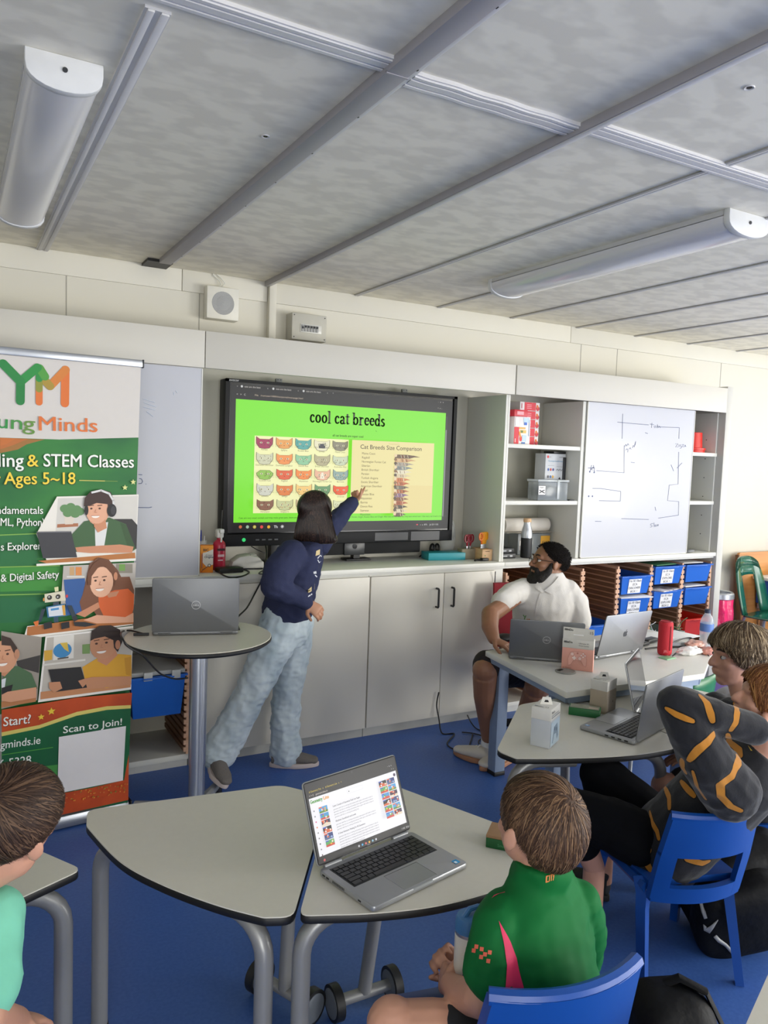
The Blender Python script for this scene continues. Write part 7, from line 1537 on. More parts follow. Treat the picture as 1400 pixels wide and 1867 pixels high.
IMR = Vector((0.873, -0.487, 0.0)); IMF = Vector((0.488, 0.872, 0.0)); UP = Vector((0, 0, 1))     # picture right / away from the camera on the floor plan

# ---------------------------------------------------------------- the girl pointing at the screen
G = person('girl in a navy sweatshirt and wide pale jeans pointing at the screen', tuple(J(520, 1390, z=0)))
fw = Vector((0.95, -0.31, 0)).normalized(); lt = UP.cross(fw)
hc_ = J(576, 934, y=3.40); Rg = frame(Vector((0.90, 0.42, 0.05)))
mb = MB(); head_shapes(mb, hc_, Rg, 0.205, child=True)
chain(mb, [J(560, 1000, y=3.40), hc_+Vector((-0.015, 0, -0.03))], [0.045, 0.043])
wr_ = J(558, 1097, y=3.20); hd_ = J(590, 1122, y=3.17)
chain(mb, [J(497, 1068, y=3.27), wr_], [0.035, 0.024]); hand_shapes(mb, wr_+(hd_-wr_).normalized()*0.01, (hd_-wr_), (fw*0.2-UP*0.6+lt*0.7), 0.86, 0.45, side=-1)
wl_ = J(645, 914, y=3.68); fl_ = J(660, 884, y=3.735)
chain(mb, [J(590, 985, y=3.52), J(618, 945, y=3.6), wl_], [0.035, 0.03, 0.022]); hand_shapes(mb, wl_, J(656, 894, y=3.72)-wl_, -IMR*0.4+UP*0.3-IMF*0.7, 0.80, 0.95, side=1, point=True)
loft(mb, [(J(522, 1160, y=3.43), fw*0.09, lt*0.12), (J(535, 1080, y=3.42), fw*0.08, lt*0.11), (J(556, 1015, y=3.41), fw*0.07, lt*0.12), (J(562, 995, y=3.41), fw*0.05, lt*0.08)])
chain(mb, [J(516, 1150, y=3.37), J(455, 1275, y=3.37), J(398, 1385, y=3.40)], [0.06, 0.045, 0.035]); chain(mb, [J(538, 1150, y=3.50), J(525, 1275, y=3.49), J(520, 1378, y=3.46)], [0.06, 0.045, 0.035])
skin('body', mb, SKIN_B, G, 0.0042, 3)
NAVY = mat('navy_sweatshirt', '#2f3450', 0.9, var=0.08, scale=300, bump=0.25, spec=0.2)
mb = MB(); loft(mb, [(J(524, 1124, y=3.42), fw*0.112, lt*0.150), (J(524, 1112, y=3.42), fw*0.124, lt*0.162), (J(532, 1075, y=3.42), fw*0.118, lt*0.158), (J(544, 1035, y=3.41), fw*0.112, lt*0.16), (J(553, 1008, y=3.41), fw*0.095, lt*0.165), (J(560, 992, y=3.41), fw*0.07, lt*0.13), (J(566, 982, y=3.41), fw*0.05, lt*0.06)])
chain(mb, [J(532, 1012, y=3.29), J(510, 1040, y=3.24), J(503, 1066, y=3.22), J(524, 1080, y=3.205), J(556, 1096, y=3.20)], [0.072, 0.074, 0.070, 0.052, 0.040])
chain(mb, [J(578, 992, y=3.52), J(602, 962, y=3.57), J(625, 935, y=3.63), J(642, 917, y=3.67)], [0.070, 0.055, 0.046, 0.036])
o_, bv = skin('sweatshirt', mb, NAVY, G, 0.0065, 4, wrinkle(0.007, 13, (1, 1, 1.6), 3))

GOLD = mat('sweatshirt_gold_print', '#cbb98c', 0.7); WPR = mat('sweatshirt_white_print', '#c9ccd4', 0.7)
def z6(pts): return [(340+x/3.112, 860+y/3.112) for x, y in pts]
for A, B, m_ in (([(736, 450), (732, 478)], [(758, 440), (756, 470)], GOLD), ([(690, 670), (688, 690)], [(728, 636), (726, 668)], GOLD), ([(720, 568), (722, 580)], [(736, 564), (738, 578)], WPR), ([(742, 500), (752, 520), (760, 512)], [(748, 500), (754, 514), (764, 506)], WPR), ([(742, 490), (760, 470), (768, 480)], [(746, 494), (760, 476), (764, 484)], WPR), ([(728, 590), (740, 600)], [(730, 584), (742, 594)], WPR), ([(690, 705), (712, 690)], [(690, 712), (714, 698)], WPR)):
    patch('chest_print', bv, z6(A), z6(B), m_, o_, 5, 2)
DENIM = mat_two('pale_denim', '#c6d2d9', '#a3b3bd', (9, 9, 5), 0.35, 0.68, rough=0.85, bump=0.1, detail=5, spec=0.2)
mb = MB(); chain(mb, [J(514, 1132, y=3.38), J(497, 1180, y=3.36), J(455, 1268, y=3.36), J(420, 1335, y=3.37), J(398, 1370, y=3.38)], [0.102, 0.096, 0.076, 0.080, 0.086])
chain(mb, [J(536, 1132, y=3.49), J(535, 1180, y=3.50), J(522, 1270, y=3.49), J(519, 1335, y=3.475), J(522, 1370, y=3.465)], [0.098, 0.088, 0.073, 0.074, 0.080])
loft(mb, [(J(523, 1116, y=3.43), fw*0.105, lt*0.135), (J(522, 1150, y=3.43), fw*0.115, lt*0.14), (J(522, 1172, y=3.43), fw*0.09, lt*0.12)])
o_, bv = skin('jeans', mb, DENIM, G, 0.0065, 3, (lambda f1, f2: (lambda p: f1(p)+f2(p)))(wrinkle(0.010, 11, (1, 1, 0.9), 8), wrinkle(0.007, 26, (0.7, 0.7, 1.3), 3)))
SHG = mat('grey_knit_trainer', '#6c6763', 0.85, var=0.15, scale=200, bump=0.2); SOLEW = mat('pinkish_white_sole', '#c9bcb8', 0.6)
shoe(G, J(494, 1398, z=0), J(578, 1396, z=0), SHG, SOLEW, 0.040)
hb = J(383, 1400, y=3.38); tb = J(409, 1438, y=3.215); shoe(G, hb, tb, SHG, SOLEW, 0.040, up=(0.25, 0.2, 1))
MB(mat('lime_watch', '#b8d63c', 0.4)).tube([wl_+(fl_-wl_).normalized()*-0.012+(IMR*math.cos(a_*PI/8)*0.026+UP*math.sin(a_*PI/8)*0.024-IMF*math.sin(a_*PI/8)*0.010) for a_ in range(16)], 0.007, 8, closed=True).build('watch', G, W=True)
# long straight dark hair
HB = ['#1b1412', '#241a17', '#33241f', '#4a352d']; mh = [mat('hair_'+x[1:], x, 0.42, var=0.15, scale=90, spec=0.4) for x in HB]
mb = MB(mh[0]); rr = random.Random(4); RD = Vector((0.365, 0.45, 0.39))*0.205; cc = hc_+Rg @ Vector((0, -0.05, 0.13))*0.205
def hrow(v, x0, x1, y, dep): return (J((x0+x1)/2, v, y=y), IMR*(x1-x0)/2/385, IMF*dep)
vol = MB(); vol.ell(cc, tuple(RD*1.03), 28, 18, rot=Rg); loft(vol, [hrow(925, 546, 604, 3.41, 0.095), hrow(950, 541, 606, 3.40, 0.095), hrow(970, 536, 612, 3.39, 0.085), hrow(983, 533, 618, 3.385, 0.070), hrow(990, 545, 612, 3.38, 0.05)])
bb, bvh_ = skin('hair', vol, mh[0], G, 0.006, 5); hair_root = bb
def long_strand(a_, top):
    v0 = 893+top*25; pts = []
    return pts
smb = MB(mh[1])
for i in range(1500):
    side = rr.uniform(-1, 1); v0 = rr.uniform(891, 950); v1 = rr.uniform(965, 994); x_top = 576+side*33*min(1, ((v0-888)/36)**0.5); x_bot = 577+side*46+(6 if side > 0 else -2); pts = []
    for k_ in range(9):
        s_ = k_/8; v = v0+(v1-v0)*s_; u = x_top+(x_bot-x_top)*s_**1.1+3*math.sin(s_*3+side*2)*s_; p = hit(bvh_, u, v, 0.003)
        if p is None: break
        pts.append(p)
    if len(pts) > 4:
        w = 0.0022*rr.uniform(0.6, 1.3); smb.use(mh[min(3, int(rr.random()**1.4*4))]); A = [p+IMR*w*(1-0.7*(q/len(pts))**3) for q, p in enumerate(pts)]; B = [p-IMR*w*(1-0.7*(q/len(pts))**3) for q, p in enumerate(pts)]; smb.sheet([A, B])
smb.build('strands', hair_root, W=True, smooth=180, recalc=False)

# ---------------------------------------------------------------- the man in the white polo shirt
M_ = person('bearded man in a white polo shirt sitting by the white table', tuple(J(940, 1380, z=0)))
fm = Vector((-0.45, -0.89, 0)).normalized(); lm = UP.cross(fm)             # chest direction, his left
hm = J(1001, 1027, y=3.17); Rm = frame(Vector((-0.90, 0.30, 0.18)), (0.15, 0.05, 1))
HM = 0.226; mb = MB(); head_shapes(mb, hm, Rm, HM)
chain(mb, [J(1000, 1082, y=3.17), hm+Vector((0.01, 0.0, -0.05))], [0.062, 0.060])
sR, sL = J(936, 1080, y=3.09), J(1052, 1096, y=3.19)
eR, wR = J(894, 1120, y=3.07), J(900, 1164, y=2.965)
chain(mb, [J(944, 1086, y=3.20), eR, J(893, 1142, y=3.02), wR], [0.042, 0.046, 0.042, 0.030]); hand_shapes(mb, wR+Vector((0.0, 0, -0.004)), J(925, 1176, y=2.90)-wR, -UP, 0.98, 0.25, side=-1)
eL_, wL_ = J(1064, 1172, y=3.03), J(1020, 1183, y=2.93)
chain(mb, [J(1045, 1100, y=3.10), eL_, wL_], [0.045, 0.048, 0.032]); hand_shapes(mb, wL_, (-IMR*0.8-IMF*0.4), -UP, 0.98, 0.3, side=1)
loft(mb, [(J(990, 1215, y=3.24), lm*0.15, fm*0.11), (J(992, 1150, y=3.22), lm*0.14, fm*0.10), (J(994, 1100, y=3.18), lm*0.16, fm*0.10), (J(996, 1080, y=3.17), lm*0.10, fm*0.06)])
kR, aR = J(884, 1222, y=2.97), J(892, 1352, y=3.05)
chain(mb, [J(950, 1222, y=3.20), kR, J(884, 1270, y=2.99), aR], [0.085, 0.062, 0.056, 0.036])
kL, aL = J(978, 1252, y=2.84), J(926, 1372, y=3.04)
chain(mb, [J(1020, 1225, y=3.22), kL, J(962, 1300, y=2.9), aL], [0.085, 0.060, 0.054, 0.036])
skin('body', mb, mat('skin_olive', '#8f6349', 0.5, var=0.05, scale=40), M_, 0.0045, 3)
POLO = mat('white_polo_cloth', '#d5d2ce', 0.85, var=0.02, bump=0.2, scale=350)
mb = MB(); loft(mb, [(J(990, 1215, y=3.24), lm*0.165, fm*0.135), (J(990, 1180, y=3.22), lm*0.168, fm*0.135), (J(992, 1140, y=3.20), lm*0.172, fm*0.130), (J(994, 1105, y=3.18), lm*0.182, fm*0.125), (J(996, 1078, y=3.175), lm*0.172, fm*0.105), (J(999, 1062, y=3.17), lm*0.125, fm*0.085), (J(1001, 1050, y=3.17), lm*0.085, fm*0.072), (J(1002, 1042, y=3.17), lm*0.068, fm*0.064)])
chain(mb, [J(956, 1076, y=3.23), J(932, 1084, y=3.19), J(914, 1098, y=3.13)], [0.066, 0.062, 0.056]); chain(mb, [J(1034, 1078, y=3.12), J(1050, 1098, y=3.09), J(1057, 1132, y=3.06)], [0.066, 0.066, 0.063])
o_, bv = skin('polo_shirt', mb, POLO, M_, 0.0065, 4, wrinkle(0.0035, 16, (1, 1, 0.8), 5))
for A, B in (([(974, 1070), (984, 1078), (990, 1082)], [(980, 1060), (986, 1070), (992, 1078)]), ([(1032, 1050), (1018, 1070), (1006, 1084)], [(1022, 1046), (1008, 1064), (992, 1077)])): patch('collar', bv, A, B, POLO, o_, 8, 4, off=0.010)
patch('placket', bv, [(984, 1082), (978, 1100), (975, 1122)], [(994, 1082), (988, 1100), (984, 1122)], POLO, o_, 8, 3, off=0.004)
def z5m(pts): return [(860+x/5.385, 960+y/5.385) for x, y in pts]
for A, B, col in (([(500, 868), (516, 890)], [(508, 866), (522, 886)], '#5a9a3c'), ([(528, 872), (514, 902), (512, 928)], [(536, 874), (522, 902), (520, 928)], '#4f923a'), ([(540, 910), (536, 942)], [(546, 908), (542, 942)], '#d8902c'), ([(546, 908), (552, 924)], [(550, 904), (556, 920)], '#d8802c'), ([(562, 906), (552, 924)], [(568, 908), (556, 928)], '#d8702c'), ([(562, 908), (560, 944)], [(570, 906), (567, 944)], '#d8642c')):
    patch('chest_emblem', bv, z5m(A), z5m(B), ink(col), o_, 4, 2, off=0.003)
for i in range(6): patch('chest_lettering', bv, z5m([(578+i*15, 932), (578+i*15, 944)]), z5m([(588+i*15, 932), (588+i*15, 944)]), ink('#77797c'), o_, 2, 2, off=0.003)
SHORT = mat('maroon_black_shorts', '#1d1417', 0.85, bump=0.15, scale=200)
mb = MB(); chain(mb, [J(952, 1220, y=3.21), J(905, 1216, y=3.03), J(890, 1213, y=2.99)], [0.10, 0.086, 0.078]); chain(mb, [J(1020, 1222, y=3.22), J(992, 1235, y=2.95), J(986, 1238, y=2.90)], [0.10, 0.085, 0.078]); loft(mb, [(J(990, 1205, y=3.24), lm*0.16, fm*0.13), (J(990, 1230, y=3.23), lm*0.16, fm*0.13)])
skin('shorts', mb, SHORT, M_, 0.0075, 3, wrinkle(0.005, 12, sd=2))
CRM = mat('cream_trainer_leather', '#cfc8be', 0.6, var=0.05); GUM = mat('gum_sole', '#a8785a', 0.6)
for a_, tx, ty in ((aR, 858, 1384), (aL, 908, 1395)):
    tp = J(tx, ty, z=0.0); hl = Vector((a_.x, a_.y, 0)); d_ = (tp-hl); d_.z = 0; d_ = d_.normalized(); so, _ = shoe(M_, hl-d_*0.05+Vector((0, 0, 0.002)), hl+d_*0.20+Vector((0, 0, 0.002)), CRM, GUM, 0.045, 0.07)
    mb = MB(mat('white_laces', '#e2e0dc', 0.7)); rt = Vector((d_.y, -d_.x, 0))
    for q in range(5): c0 = hl+d_*(0.055+0.02*q)+Vector((0, 0, 0.088-0.008*q)); mb.tube([c0-rt*0.022-UP*0.01, c0, c0+rt*0.022-UP*0.01], 0.003, 6)
    mb.build('laces', so, W=True); MB(mat('white_sock', '#d8d6d2', 0.9)).cyl(a_+Vector((0, 0, -0.02)), a_+Vector((0, 0, 0.05)), 0.042).build('sock', M_, W=True)
hair_short(M_, hm, Rm, HM, ['#14100f', '#1d1716', '#2a211f'], L=0.06, n=2500, lift=0.10, rough=0.045, rk=9, swirl=1.6, mm=mat('cropped_black_hair', '#15100f', 0.85, var=0.5, scale=220, bump=1.0, spec=0.2), thr=-0.10, temple=0.34, earz=-0.24, nape=-0.74, seed=11, rad=(0.350, 0.435, 0.370), wid=0.0012)
BRD = mat('black_beard', '#16110f', 0.8, var=0.3, scale=200, bump=0.6)
def hp(x, y, z): return hm+Rm @ Vector((x, y, z))*HM
mb = MB()
for s in (-1, 1):
    chain(mb, [hp(s*0.285, 0.06, -0.02), hp(s*0.285, 0.10, -0.20), hp(s*0.20, 0.23, -0.38)], [0.040*HM, 0.085*HM, 0.12*HM]); chain(mb, [hp(s*0.14, 0.33, -0.22), hp(s*0.03, 0.40, -0.185)], [0.045*HM, 0.042*HM]); chain(mb, [hp(s*0.14, 0.33, -0.22), hp(s*0.15, 0.29, -0.36)], [0.06*HM, 0.09*HM])
chain(mb, [hp(-0.12, 0.27, -0.42), hp(0, 0.33, -0.46), hp(0.12, 0.27, -0.42)], [0.13*HM, 0.15*HM, 0.13*HM]); chain(mb, [hp(0, 0.37, -0.33), hp(0, 0.34, -0.42)], [0.07*HM, 0.13*HM])
skin('beard', mb, BRD, M_, 0.004, 3, wrinkle(0.003, 60, sd=4))
eyes(M_, hm, Rm, HM)
GLS = mat('dark_spectacle_metal', '#2a2624', 0.3, metal=0.6); mb = MB(GLS)
for s in (-1, 1):
    mb.tube([hp(s*0.145+0.11*math.cos(q*PI/8), 0.445-0.04*abs(math.cos(q*PI/8)*0.5+s*0.5)**2, 0.0+0.085*math.sin(q*PI/8)) for q in range(16)], 0.0012, 6, closed=True); mb.tube([hp(s*0.25, 0.42, 0.02), hp(s*0.355, 0.2, 0.03), hp(s*0.36, -0.02, 0.04), hp(s*0.345, -0.06, 0.0)], 0.0016, 6)
mb.tube([hp(-0.04, 0.455, 0.015), hp(0, 0.47, 0.025), hp(0.04, 0.455, 0.015)], 0.0012, 6); mb.build('spectacles', M_, W=True)

# ---------------------------------------------------------------- the boy in the green football shirt
B_ = person('boy in a green football shirt seen from behind at the petal table', (1.10, 1.22, 0))
hb_ = J(981, 1502, d=1.55); Rb = frame(Vector((-0.12, 0.98, 0.06))); HB_ = 0.205
mb = MB(); head_shapes(mb, hb_, Rb, HB_, 1.22, child=True)
nk = J(988, 1600, d=1.57); chain(mb, [nk-Vector((0, 0, 0.02)), hb_+Vector((0, 0.0, -0.05))], [0.043, 0.043])
fb = Vector((-0.30, 0.95, 0)).normalized(); lb_ = UP.cross(fb)              # chest direction / his left (picture left)
sl_ = J(906, 1672, d=1.535); el_ = J(878, 1818, d=1.475); wl2 = J(822, 1796, d=1.60)
chain(mb, [sl_, J(896, 1745, d=1.485), el_], [0.036, 0.038, 0.036]); chain(mb, [el_, J(848, 1816, d=1.53), wl2], [0.038, 0.033, 0.024]); hand_shapes(mb, wl2, J(800, 1775, d=1.68)-wl2, IMR*0.6-UP*0.3+IMF*0.5, 0.82, 0.8, side=-1)
sr_ = J(1052, 1658, d=1.63); er_ = J(1010, 1830, d=1.78); wr2 = J(840, 1768, d=1.72)
chain(mb, [sr_, er_, wr2], [0.036, 0.036, 0.024]); hand_shapes(mb, wr2, J(800, 1735, d=1.72)-wr2, -IMF+IMR*0.2, 0.82, 0.9, side=-1)
loft(mb, [(J(1000, 1900, d=1.53), lb_*0.10, fb*0.08), (J(993, 1780, d=1.55), lb_*0.10, fb*0.07), (J(985, 1680, d=1.56), lb_*0.11, fb*0.07), (nk, lb_*0.05, fb*0.05)])
kn1, kn2 = J(715, 1868, d=1.52), J(800, 1880, d=1.72)
chain(mb, [J(985, 1915, d=1.52), kn1, (kn1.x+0.02, kn1.y+0.03, 0.03)], [0.075, 0.052, 0.03]); chain(mb, [J(1010, 1900, d=1.62), kn2, (kn2.x+0.02, kn2.y+0.03, 0.03)], [0.075, 0.052, 0.03])
skin('body', mb, SKIN_A, B_, 0.0042, 3)
GRS = mat('green_football_shirt', '#0f6330', 0.7, var=0.10, scale=7, bump=0.1, spec=0.15)
mb = MB(); loft(mb, [(J(1000, 1915, d=1.53), lb_*0.118, fb*0.10), (J(1000, 1850, d=1.53), lb_*0.122, fb*0.10), (J(995, 1780, d=1.54), lb_*0.125, fb*0.095), (J(988, 1710, d=1.55), lb_*0.13, fb*0.09), (J(984, 1665, d=1.56), lb_*0.132, fb*0.082), (J(984, 1630, d=1.57), lb_*0.115, fb*0.068), (J(986, 1604, d=1.57), lb_*0.085, fb*0.058), (J(987, 1590, d=1.562), lb_*0.064, fb*0.060), (J(988, 1577, d=1.552), lb_*0.056, fb*0.058), (J(989, 1568, d=1.549), lb_*0.054, fb*0.056)])
chain(mb, [J(920, 1668, d=1.53), J(906, 1695, d=1.50), J(896, 1740, d=1.475), J(893, 1775, d=1.47)], [0.050, 0.051, 0.050, 0.051]); chain(mb, [J(1055, 1650, d=1.62), J(1062, 1690, d=1.66), J(1055, 1740, d=1.72)], [0.05, 0.052, 0.052])
o_, bv = skin('football_shirt', mb, GRS, B_, 0.0055, 4, wrinkle(0.005, 13, (1, 1, 1.8), 6))
def z4b(pts): return [(760+x/3.684, 1380+y/3.684) for x, y in pts]
PKM = mat('shirt_pink_panel', '#d6305e', 0.6)
patch('pink_panel', bv, z4b([(550, 1100), (585, 1250), (605, 1400), (600, 1500), (590, 1600)]), z4b([(552, 1102), (625, 1230), (670, 1350), (690, 1450), (732, 1600)]), PKM, o_, 14, 5)
patch('pink_tick', bv, z4b([(500, 950), (520, 925), (590, 905)]), z4b([(505, 945), (545, 920), (592, 908)]), PKM, o_, 5, 2)
for (x, y, c_) in ((388, 1258, 0), (424, 1275, 0), (478, 1297, 0), (370, 1285, 0), (410, 1285, 1), (446, 1310, 0), (390, 1312, 1), (420, 1328, 0), (468, 1355, 0), (376, 1245, 1)):
    if c_: continue
    patch('orange_check', bv, z4b([(x, y), (x-3, y+28)]), z4b([(x+26, y+4), (x+22, y+32)]), mat('shirt_coral_check', '#e0664e', 0.6), o_, 2, 2)
for pts in ([((866, 802), (864, 845)), ((876, 800), (874, 842))], [((864, 838), (866, 846)), ((884, 832), (886, 840))], [((866, 800), (868, 808)), ((884, 794), (886, 802))], [((889, 794), (886, 838)), ((895, 792), (892, 836))], [((898, 790), (898, 797)), ((912, 786), (912, 793))], [((902, 792), (899, 834)), ((908, 790), (905, 832))], [((913, 786), (914, 808)), ((918, 784), (918, 806))], [((921, 780), (912, 830)), ((926, 780), (917, 830))]): patch('neck_lettering', bv, z4b(pts[0]), z4b(pts[1]), mat('shirt_orange_letter', '#e08a4c', 0.6), o_, 3, 2, off=0.002)
SHB = mat('black_shorts', '#14161c', 0.8, bump=0.1)
mb = MB(); loft(mb, [(J(1000, 1895, d=1.53), lb_*0.115, fb*0.10), (J(998, 1930, d=1.53), lb_*0.12, fb*0.12)]); chain(mb, [J(985, 1920, d=1.52), J(845, 1895, d=1.52)], [0.088, 0.078]); chain(mb, [J(1010, 1910, d=1.63), J(900, 1900, d=1.68)], [0.085, 0.075]); skin('shorts', mb, SHB, B_, 0.008, 3)
hair_short(B_, hb_, Rb, HB_, ['#3a2920', '#4a3528', '#5a4332', '#6d523c', '#7f634a'], crown=(0.06, -0.62, 0.72), L=0.36, n=6500, lift=0.045, nape=-0.93, thr=0.20, temple=0.34, earz=-0.18, seed=21, rad=(0.39, 0.465, 0.465), wid=0.0010, drop=0.25, cz=0.045)
for k_, (a_, L_) in enumerate(((kn1, 0), (kn2, 0))): shoe(B_, (a_.x+0.02, a_.y-0.02, 0.001), (a_.x-0.04, a_.y+0.17, 0.001), mat('dark_trainer', '#24262c', 0.7), mat('white_sole', '#c9c9c9', 0.6), 0.04)
# flask held in his arms
p = J(850, 1800, d=1.63)
t = thing('drinks_flask', 'white flask with a blue lid held in the boy\'s folded arms', 'flask', (p.x, p.y, p.z), 0)
MB(mat('flask_white', '#d8d4cc', 0.4)).lathe([(0.026, 0.012), (0.029, 0.016), (0.029, 0.118), (0.028, 0.122)]).build('body', t); MB(mat('flask_navy', '#1f3352', 0.5)).lathe([(0.027, 0), (0.0295, 0.004), (0.0295, 0.014)]).build('boot', t)
MB(STEEL).lathe([(0.0285, 0.121), (0.0287, 0.128)]).build('steel_ring', t); lid_ = MB(mat('flask_blue', '#3f74a8', 0.45)).lathe([(0.029, 0.128), (0.0285, 0.150), (0.026, 0.158), (0.02, 0.16)]).build('lid', t)
MB(mat('flask_blue', '#3f74a8', 0.45)).tube([(-0.015, 0, 0.156), (0.0, 0, 0.172), (0.02, 0.0, 0.172), (0.024, 0, 0.158)], 0.006, 8).build('carry_loop', lid_)
mb = MB(ink('#2f4a8a'))
for pts in ([(-0.012, 0.05), (-0.006, 0.075), (0.0, 0.085), (0.006, 0.078), (0.0, 0.07)], [(-0.006, 0.072), (0.004, 0.05), (0.008, 0.04)]): mb.tube([Vector((x, 0, z))-Vector((0.016, 0.0245, 0))*1.0 for x, z in pts], 0.0015, 5)
mb.build('printed_figure', t)

# ---------------------------------------------------------------- the child in the black and ochre striped top
S_ = person('child in a black top with ochre stripes leaning back, arms behind the head', (2.06, 1.66, 0))
hs = J(1402, 1282, d=2.247); fs_ = Vector((-0.72, 0.68, 0.30)); Rs = frame(fs_, (0.25, -0.15, 1)); mb = MB(); head_shapes(mb, hs, Rs, 0.205, child=True)
ns_ = J(1392, 1372, d=2.268); chain(mb, [ns_, hs+Vector((0.0, 0, -0.05))], [0.046, 0.048])
hip_ = J(1205, 1552, d=2.406); ax = (ns_-hip_).normalized(); lats = Vector((-0.35, -0.93, 0)).normalized(); lats = (lats-ax*lats.dot(ax)).normalized(); frs = ax.cross(lats)   # lats: towards the camera (his left)
shn = J(1345, 1425, d=2.141); eln = J(1233, 1283, d=2.120); wrn = J(1385, 1334, d=2.152)
chain(mb, [J(1310, 1415, d=2.152), eln], [0.036, 0.036]); chain(mb, [eln, wrn], [0.036, 0.026]); hand_shapes(mb, wrn, J(1425, 1330, d=2.205)-wrn, IMF, 0.85, 0.3, side=1)
shf = J(1400, 1400, d=2.417); elf = J(1305, 1290, d=2.565); wrf = J(1392, 1320, d=2.396)
chain(mb, [J(1385, 1400, d=2.396), elf, wrf], [0.036, 0.034, 0.026]); hand_shapes(mb, wrf, J(1420, 1318, d=2.332)-wrf, -IMF, 0.85, 0.3, side=-1)
loft(mb, [(hip_, lats*0.11, frs*0.08), (hip_.lerp(ns_, 0.5), lats*0.10, frs*0.075), (hip_.lerp(ns_, 0.85), lats*0.11, frs*0.07), (ns_, lats*0.05, frs*0.05)])
kA, kB = J(1040, 1478, d=2.459), J(1095, 1410, d=2.671); anA, anB = J(1083, 1580, d=2.502), J(1100, 1560, d=2.756)
chain(mb, [J(1195, 1545, d=2.374), kA, anA], [0.07, 0.055, 0.034]); chain(mb, [J(1215, 1520, d=2.544), kB, anB], [0.07, 0.055, 0.034]); skin('body', mb, SKIN_C, S_, 0.0045, 3)
# cloth with ochre bands: distance to the stripe lines drawn on the near side of the top
mb = MB(); loft(mb, [(hip_-ax*0.045, lats*0.125, frs*0.105), (hip_+ax*0.02, lats*0.135, frs*0.112), (hip_.lerp(ns_, 0.35), lats*0.13, frs*0.11), (hip_.lerp(ns_, 0.65), lats*0.138, frs*0.112), (hip_.lerp(ns_, 0.85), lats*0.13, frs*0.10), (ns_-ax*0.02, lats*0.085, frs*0.07), (ns_+ax*0.005, lats*0.055, frs*0.055)])
chain(mb, [J(1330, 1440, d=2.173), J(1290, 1390, d=2.131), J(1255, 1325, d=2.109), eln], [0.085, 0.074, 0.060, 0.052]); chain(mb, [eln, J(1300, 1305, d=2.109), J(1375, 1330, d=2.141)], [0.052, 0.046, 0.042])
chain(mb, [shf, elf, wrf], [0.07, 0.05, 0.04])
def z6s(pts): return [(1020+x/3.684, 1100+y/3.684) for x, y in pts]
def z5s(pts): return [(1020+x/3.684, 1380+y/3.684) for x, y in pts]
STR = [(z6s([(715, 705), (780, 745), (850, 775), (905, 795)]), 0.0085), (z6s([(945, 618), (990, 665), (1015, 740), (1030, 800)]), 0.011), (z6s([(1175, 668), (1195, 720), (1185, 800), (1145, 862)]), 0.0095), (z6s([(868, 1055), (930, 985), (1000, 925), (1045, 870)]), 0.013),
       (z6s([(1130, 880), (1140, 930), (1200, 980), (1205, 1060), (1160, 1160), (1080, 1220), (1085, 1300), (1150, 1365), (1230, 1400)]), 0.0125), (z6s([(825, 1050), (820, 1100), (845, 1140)]), 0.011), (z6s([(690, 1150), (700, 1220), (735, 1300), (738, 1390)]), 0.009), (z6s([(815, 1195), (860, 1250), (910, 1300)]), 0.010), (z6s([(895, 1130), (920, 1230), (990, 1330)]), 0.007),
       (z5s([(605, 365), (620, 440), (655, 500), (668, 560)]), 0.008), (z5s([(520, 510), (545, 600), (570, 690), (615, 765)]), 0.014), (z5s([(600, 615), (580, 650)]), 0.012), (z5s([(850, 690), (900, 700), (960, 715), (1010, 700)]), 0.010)]
wf = wrinkle(0.006, 12, (1, 1, 1.2), 12)
STM = mat_attr('black_ochre_knit', [(0.0, '#1f2025'), (0.42, '#0c0d10'), (0.5, '#b07527')], rough=0.9, sheen=0.2)
top_, bvt = skin('striped_top', mb, STM, S_, 0.0045, 4, wf)
segs = []
for pts, w in STR:
    L3 = []
    for (a_, b_) in zip(pts[:-1], pts[1:]):
        for k_ in range(6): L3.append(hit(bvt, a_[0]+(b_[0]-a_[0])*k_/6, a_[1]+(b_[1]-a_[1])*k_/6, 0))
    L3 = [p for p in L3 if p is not None]
    n_ = len(L3)
    for i, (a_, b_) in enumerate(zip(L3[:-1], L3[1:])):
        if (b_-a_).length < 0.08: segs.append((a_, b_, w*(0.35+0.65*math.sin(PI*(i+0.5)/n_)**0.5)*0.95))
def stripe(p):
    best = 9.0
    for a_, b_, w in segs:
        d_ = b_-a_; l2 = d_.length_squared; t_ = 0 if l2 < 1e-12 else max(0, min(1, (p-a_).dot(d_)/l2)); q = (p-a_-d_*t_).length-w
        if q < best: best = q
    # back side continues with wavy bands
    return max(0.0, min(1.0, 0.5-best*20))
M4 = wmat(S_); at_ = top_.data.attributes.new('band', 'FLOAT', 'POINT'); at_.data.foreach_set('value', [stripe(M4 @ v.co) for v in top_.data.vertices])
BLK = mat('black_trousers', '#05060b', 0.9, bump=0.1, spec=0.15)
mb = MB(); chain(mb, [J(1200, 1548, d=2.385), J(1120, 1505, d=2.417), kA, J(1062, 1535, d=2.480)], [0.092, 0.083, 0.072, 0.058]); chain(mb, [J(1220, 1522, d=2.523), kB, J(1105, 1470, d=2.682), J(1112, 1510, d=2.703)], [0.090, 0.072, 0.07, 0.055]); loft(mb, [(hip_-ax*0.05, lats*0.125, frs*0.10), (hip_+ax*0.02, lats*0.125, frs*0.105)])
skin('trousers', mb, BLK, S_, 0.007, 3, wrinkle(0.005, 11, sd=9))
for a_ in (anA, anB): shoe(S_, (a_.x, a_.y-0.03, 0.001), (a_.x-0.05, a_.y+0.16, 0.001), mat('black_trainer', '#17181b', 0.6), mat('dark_sole', '#2a2a2c', 0.6), 0.04); 
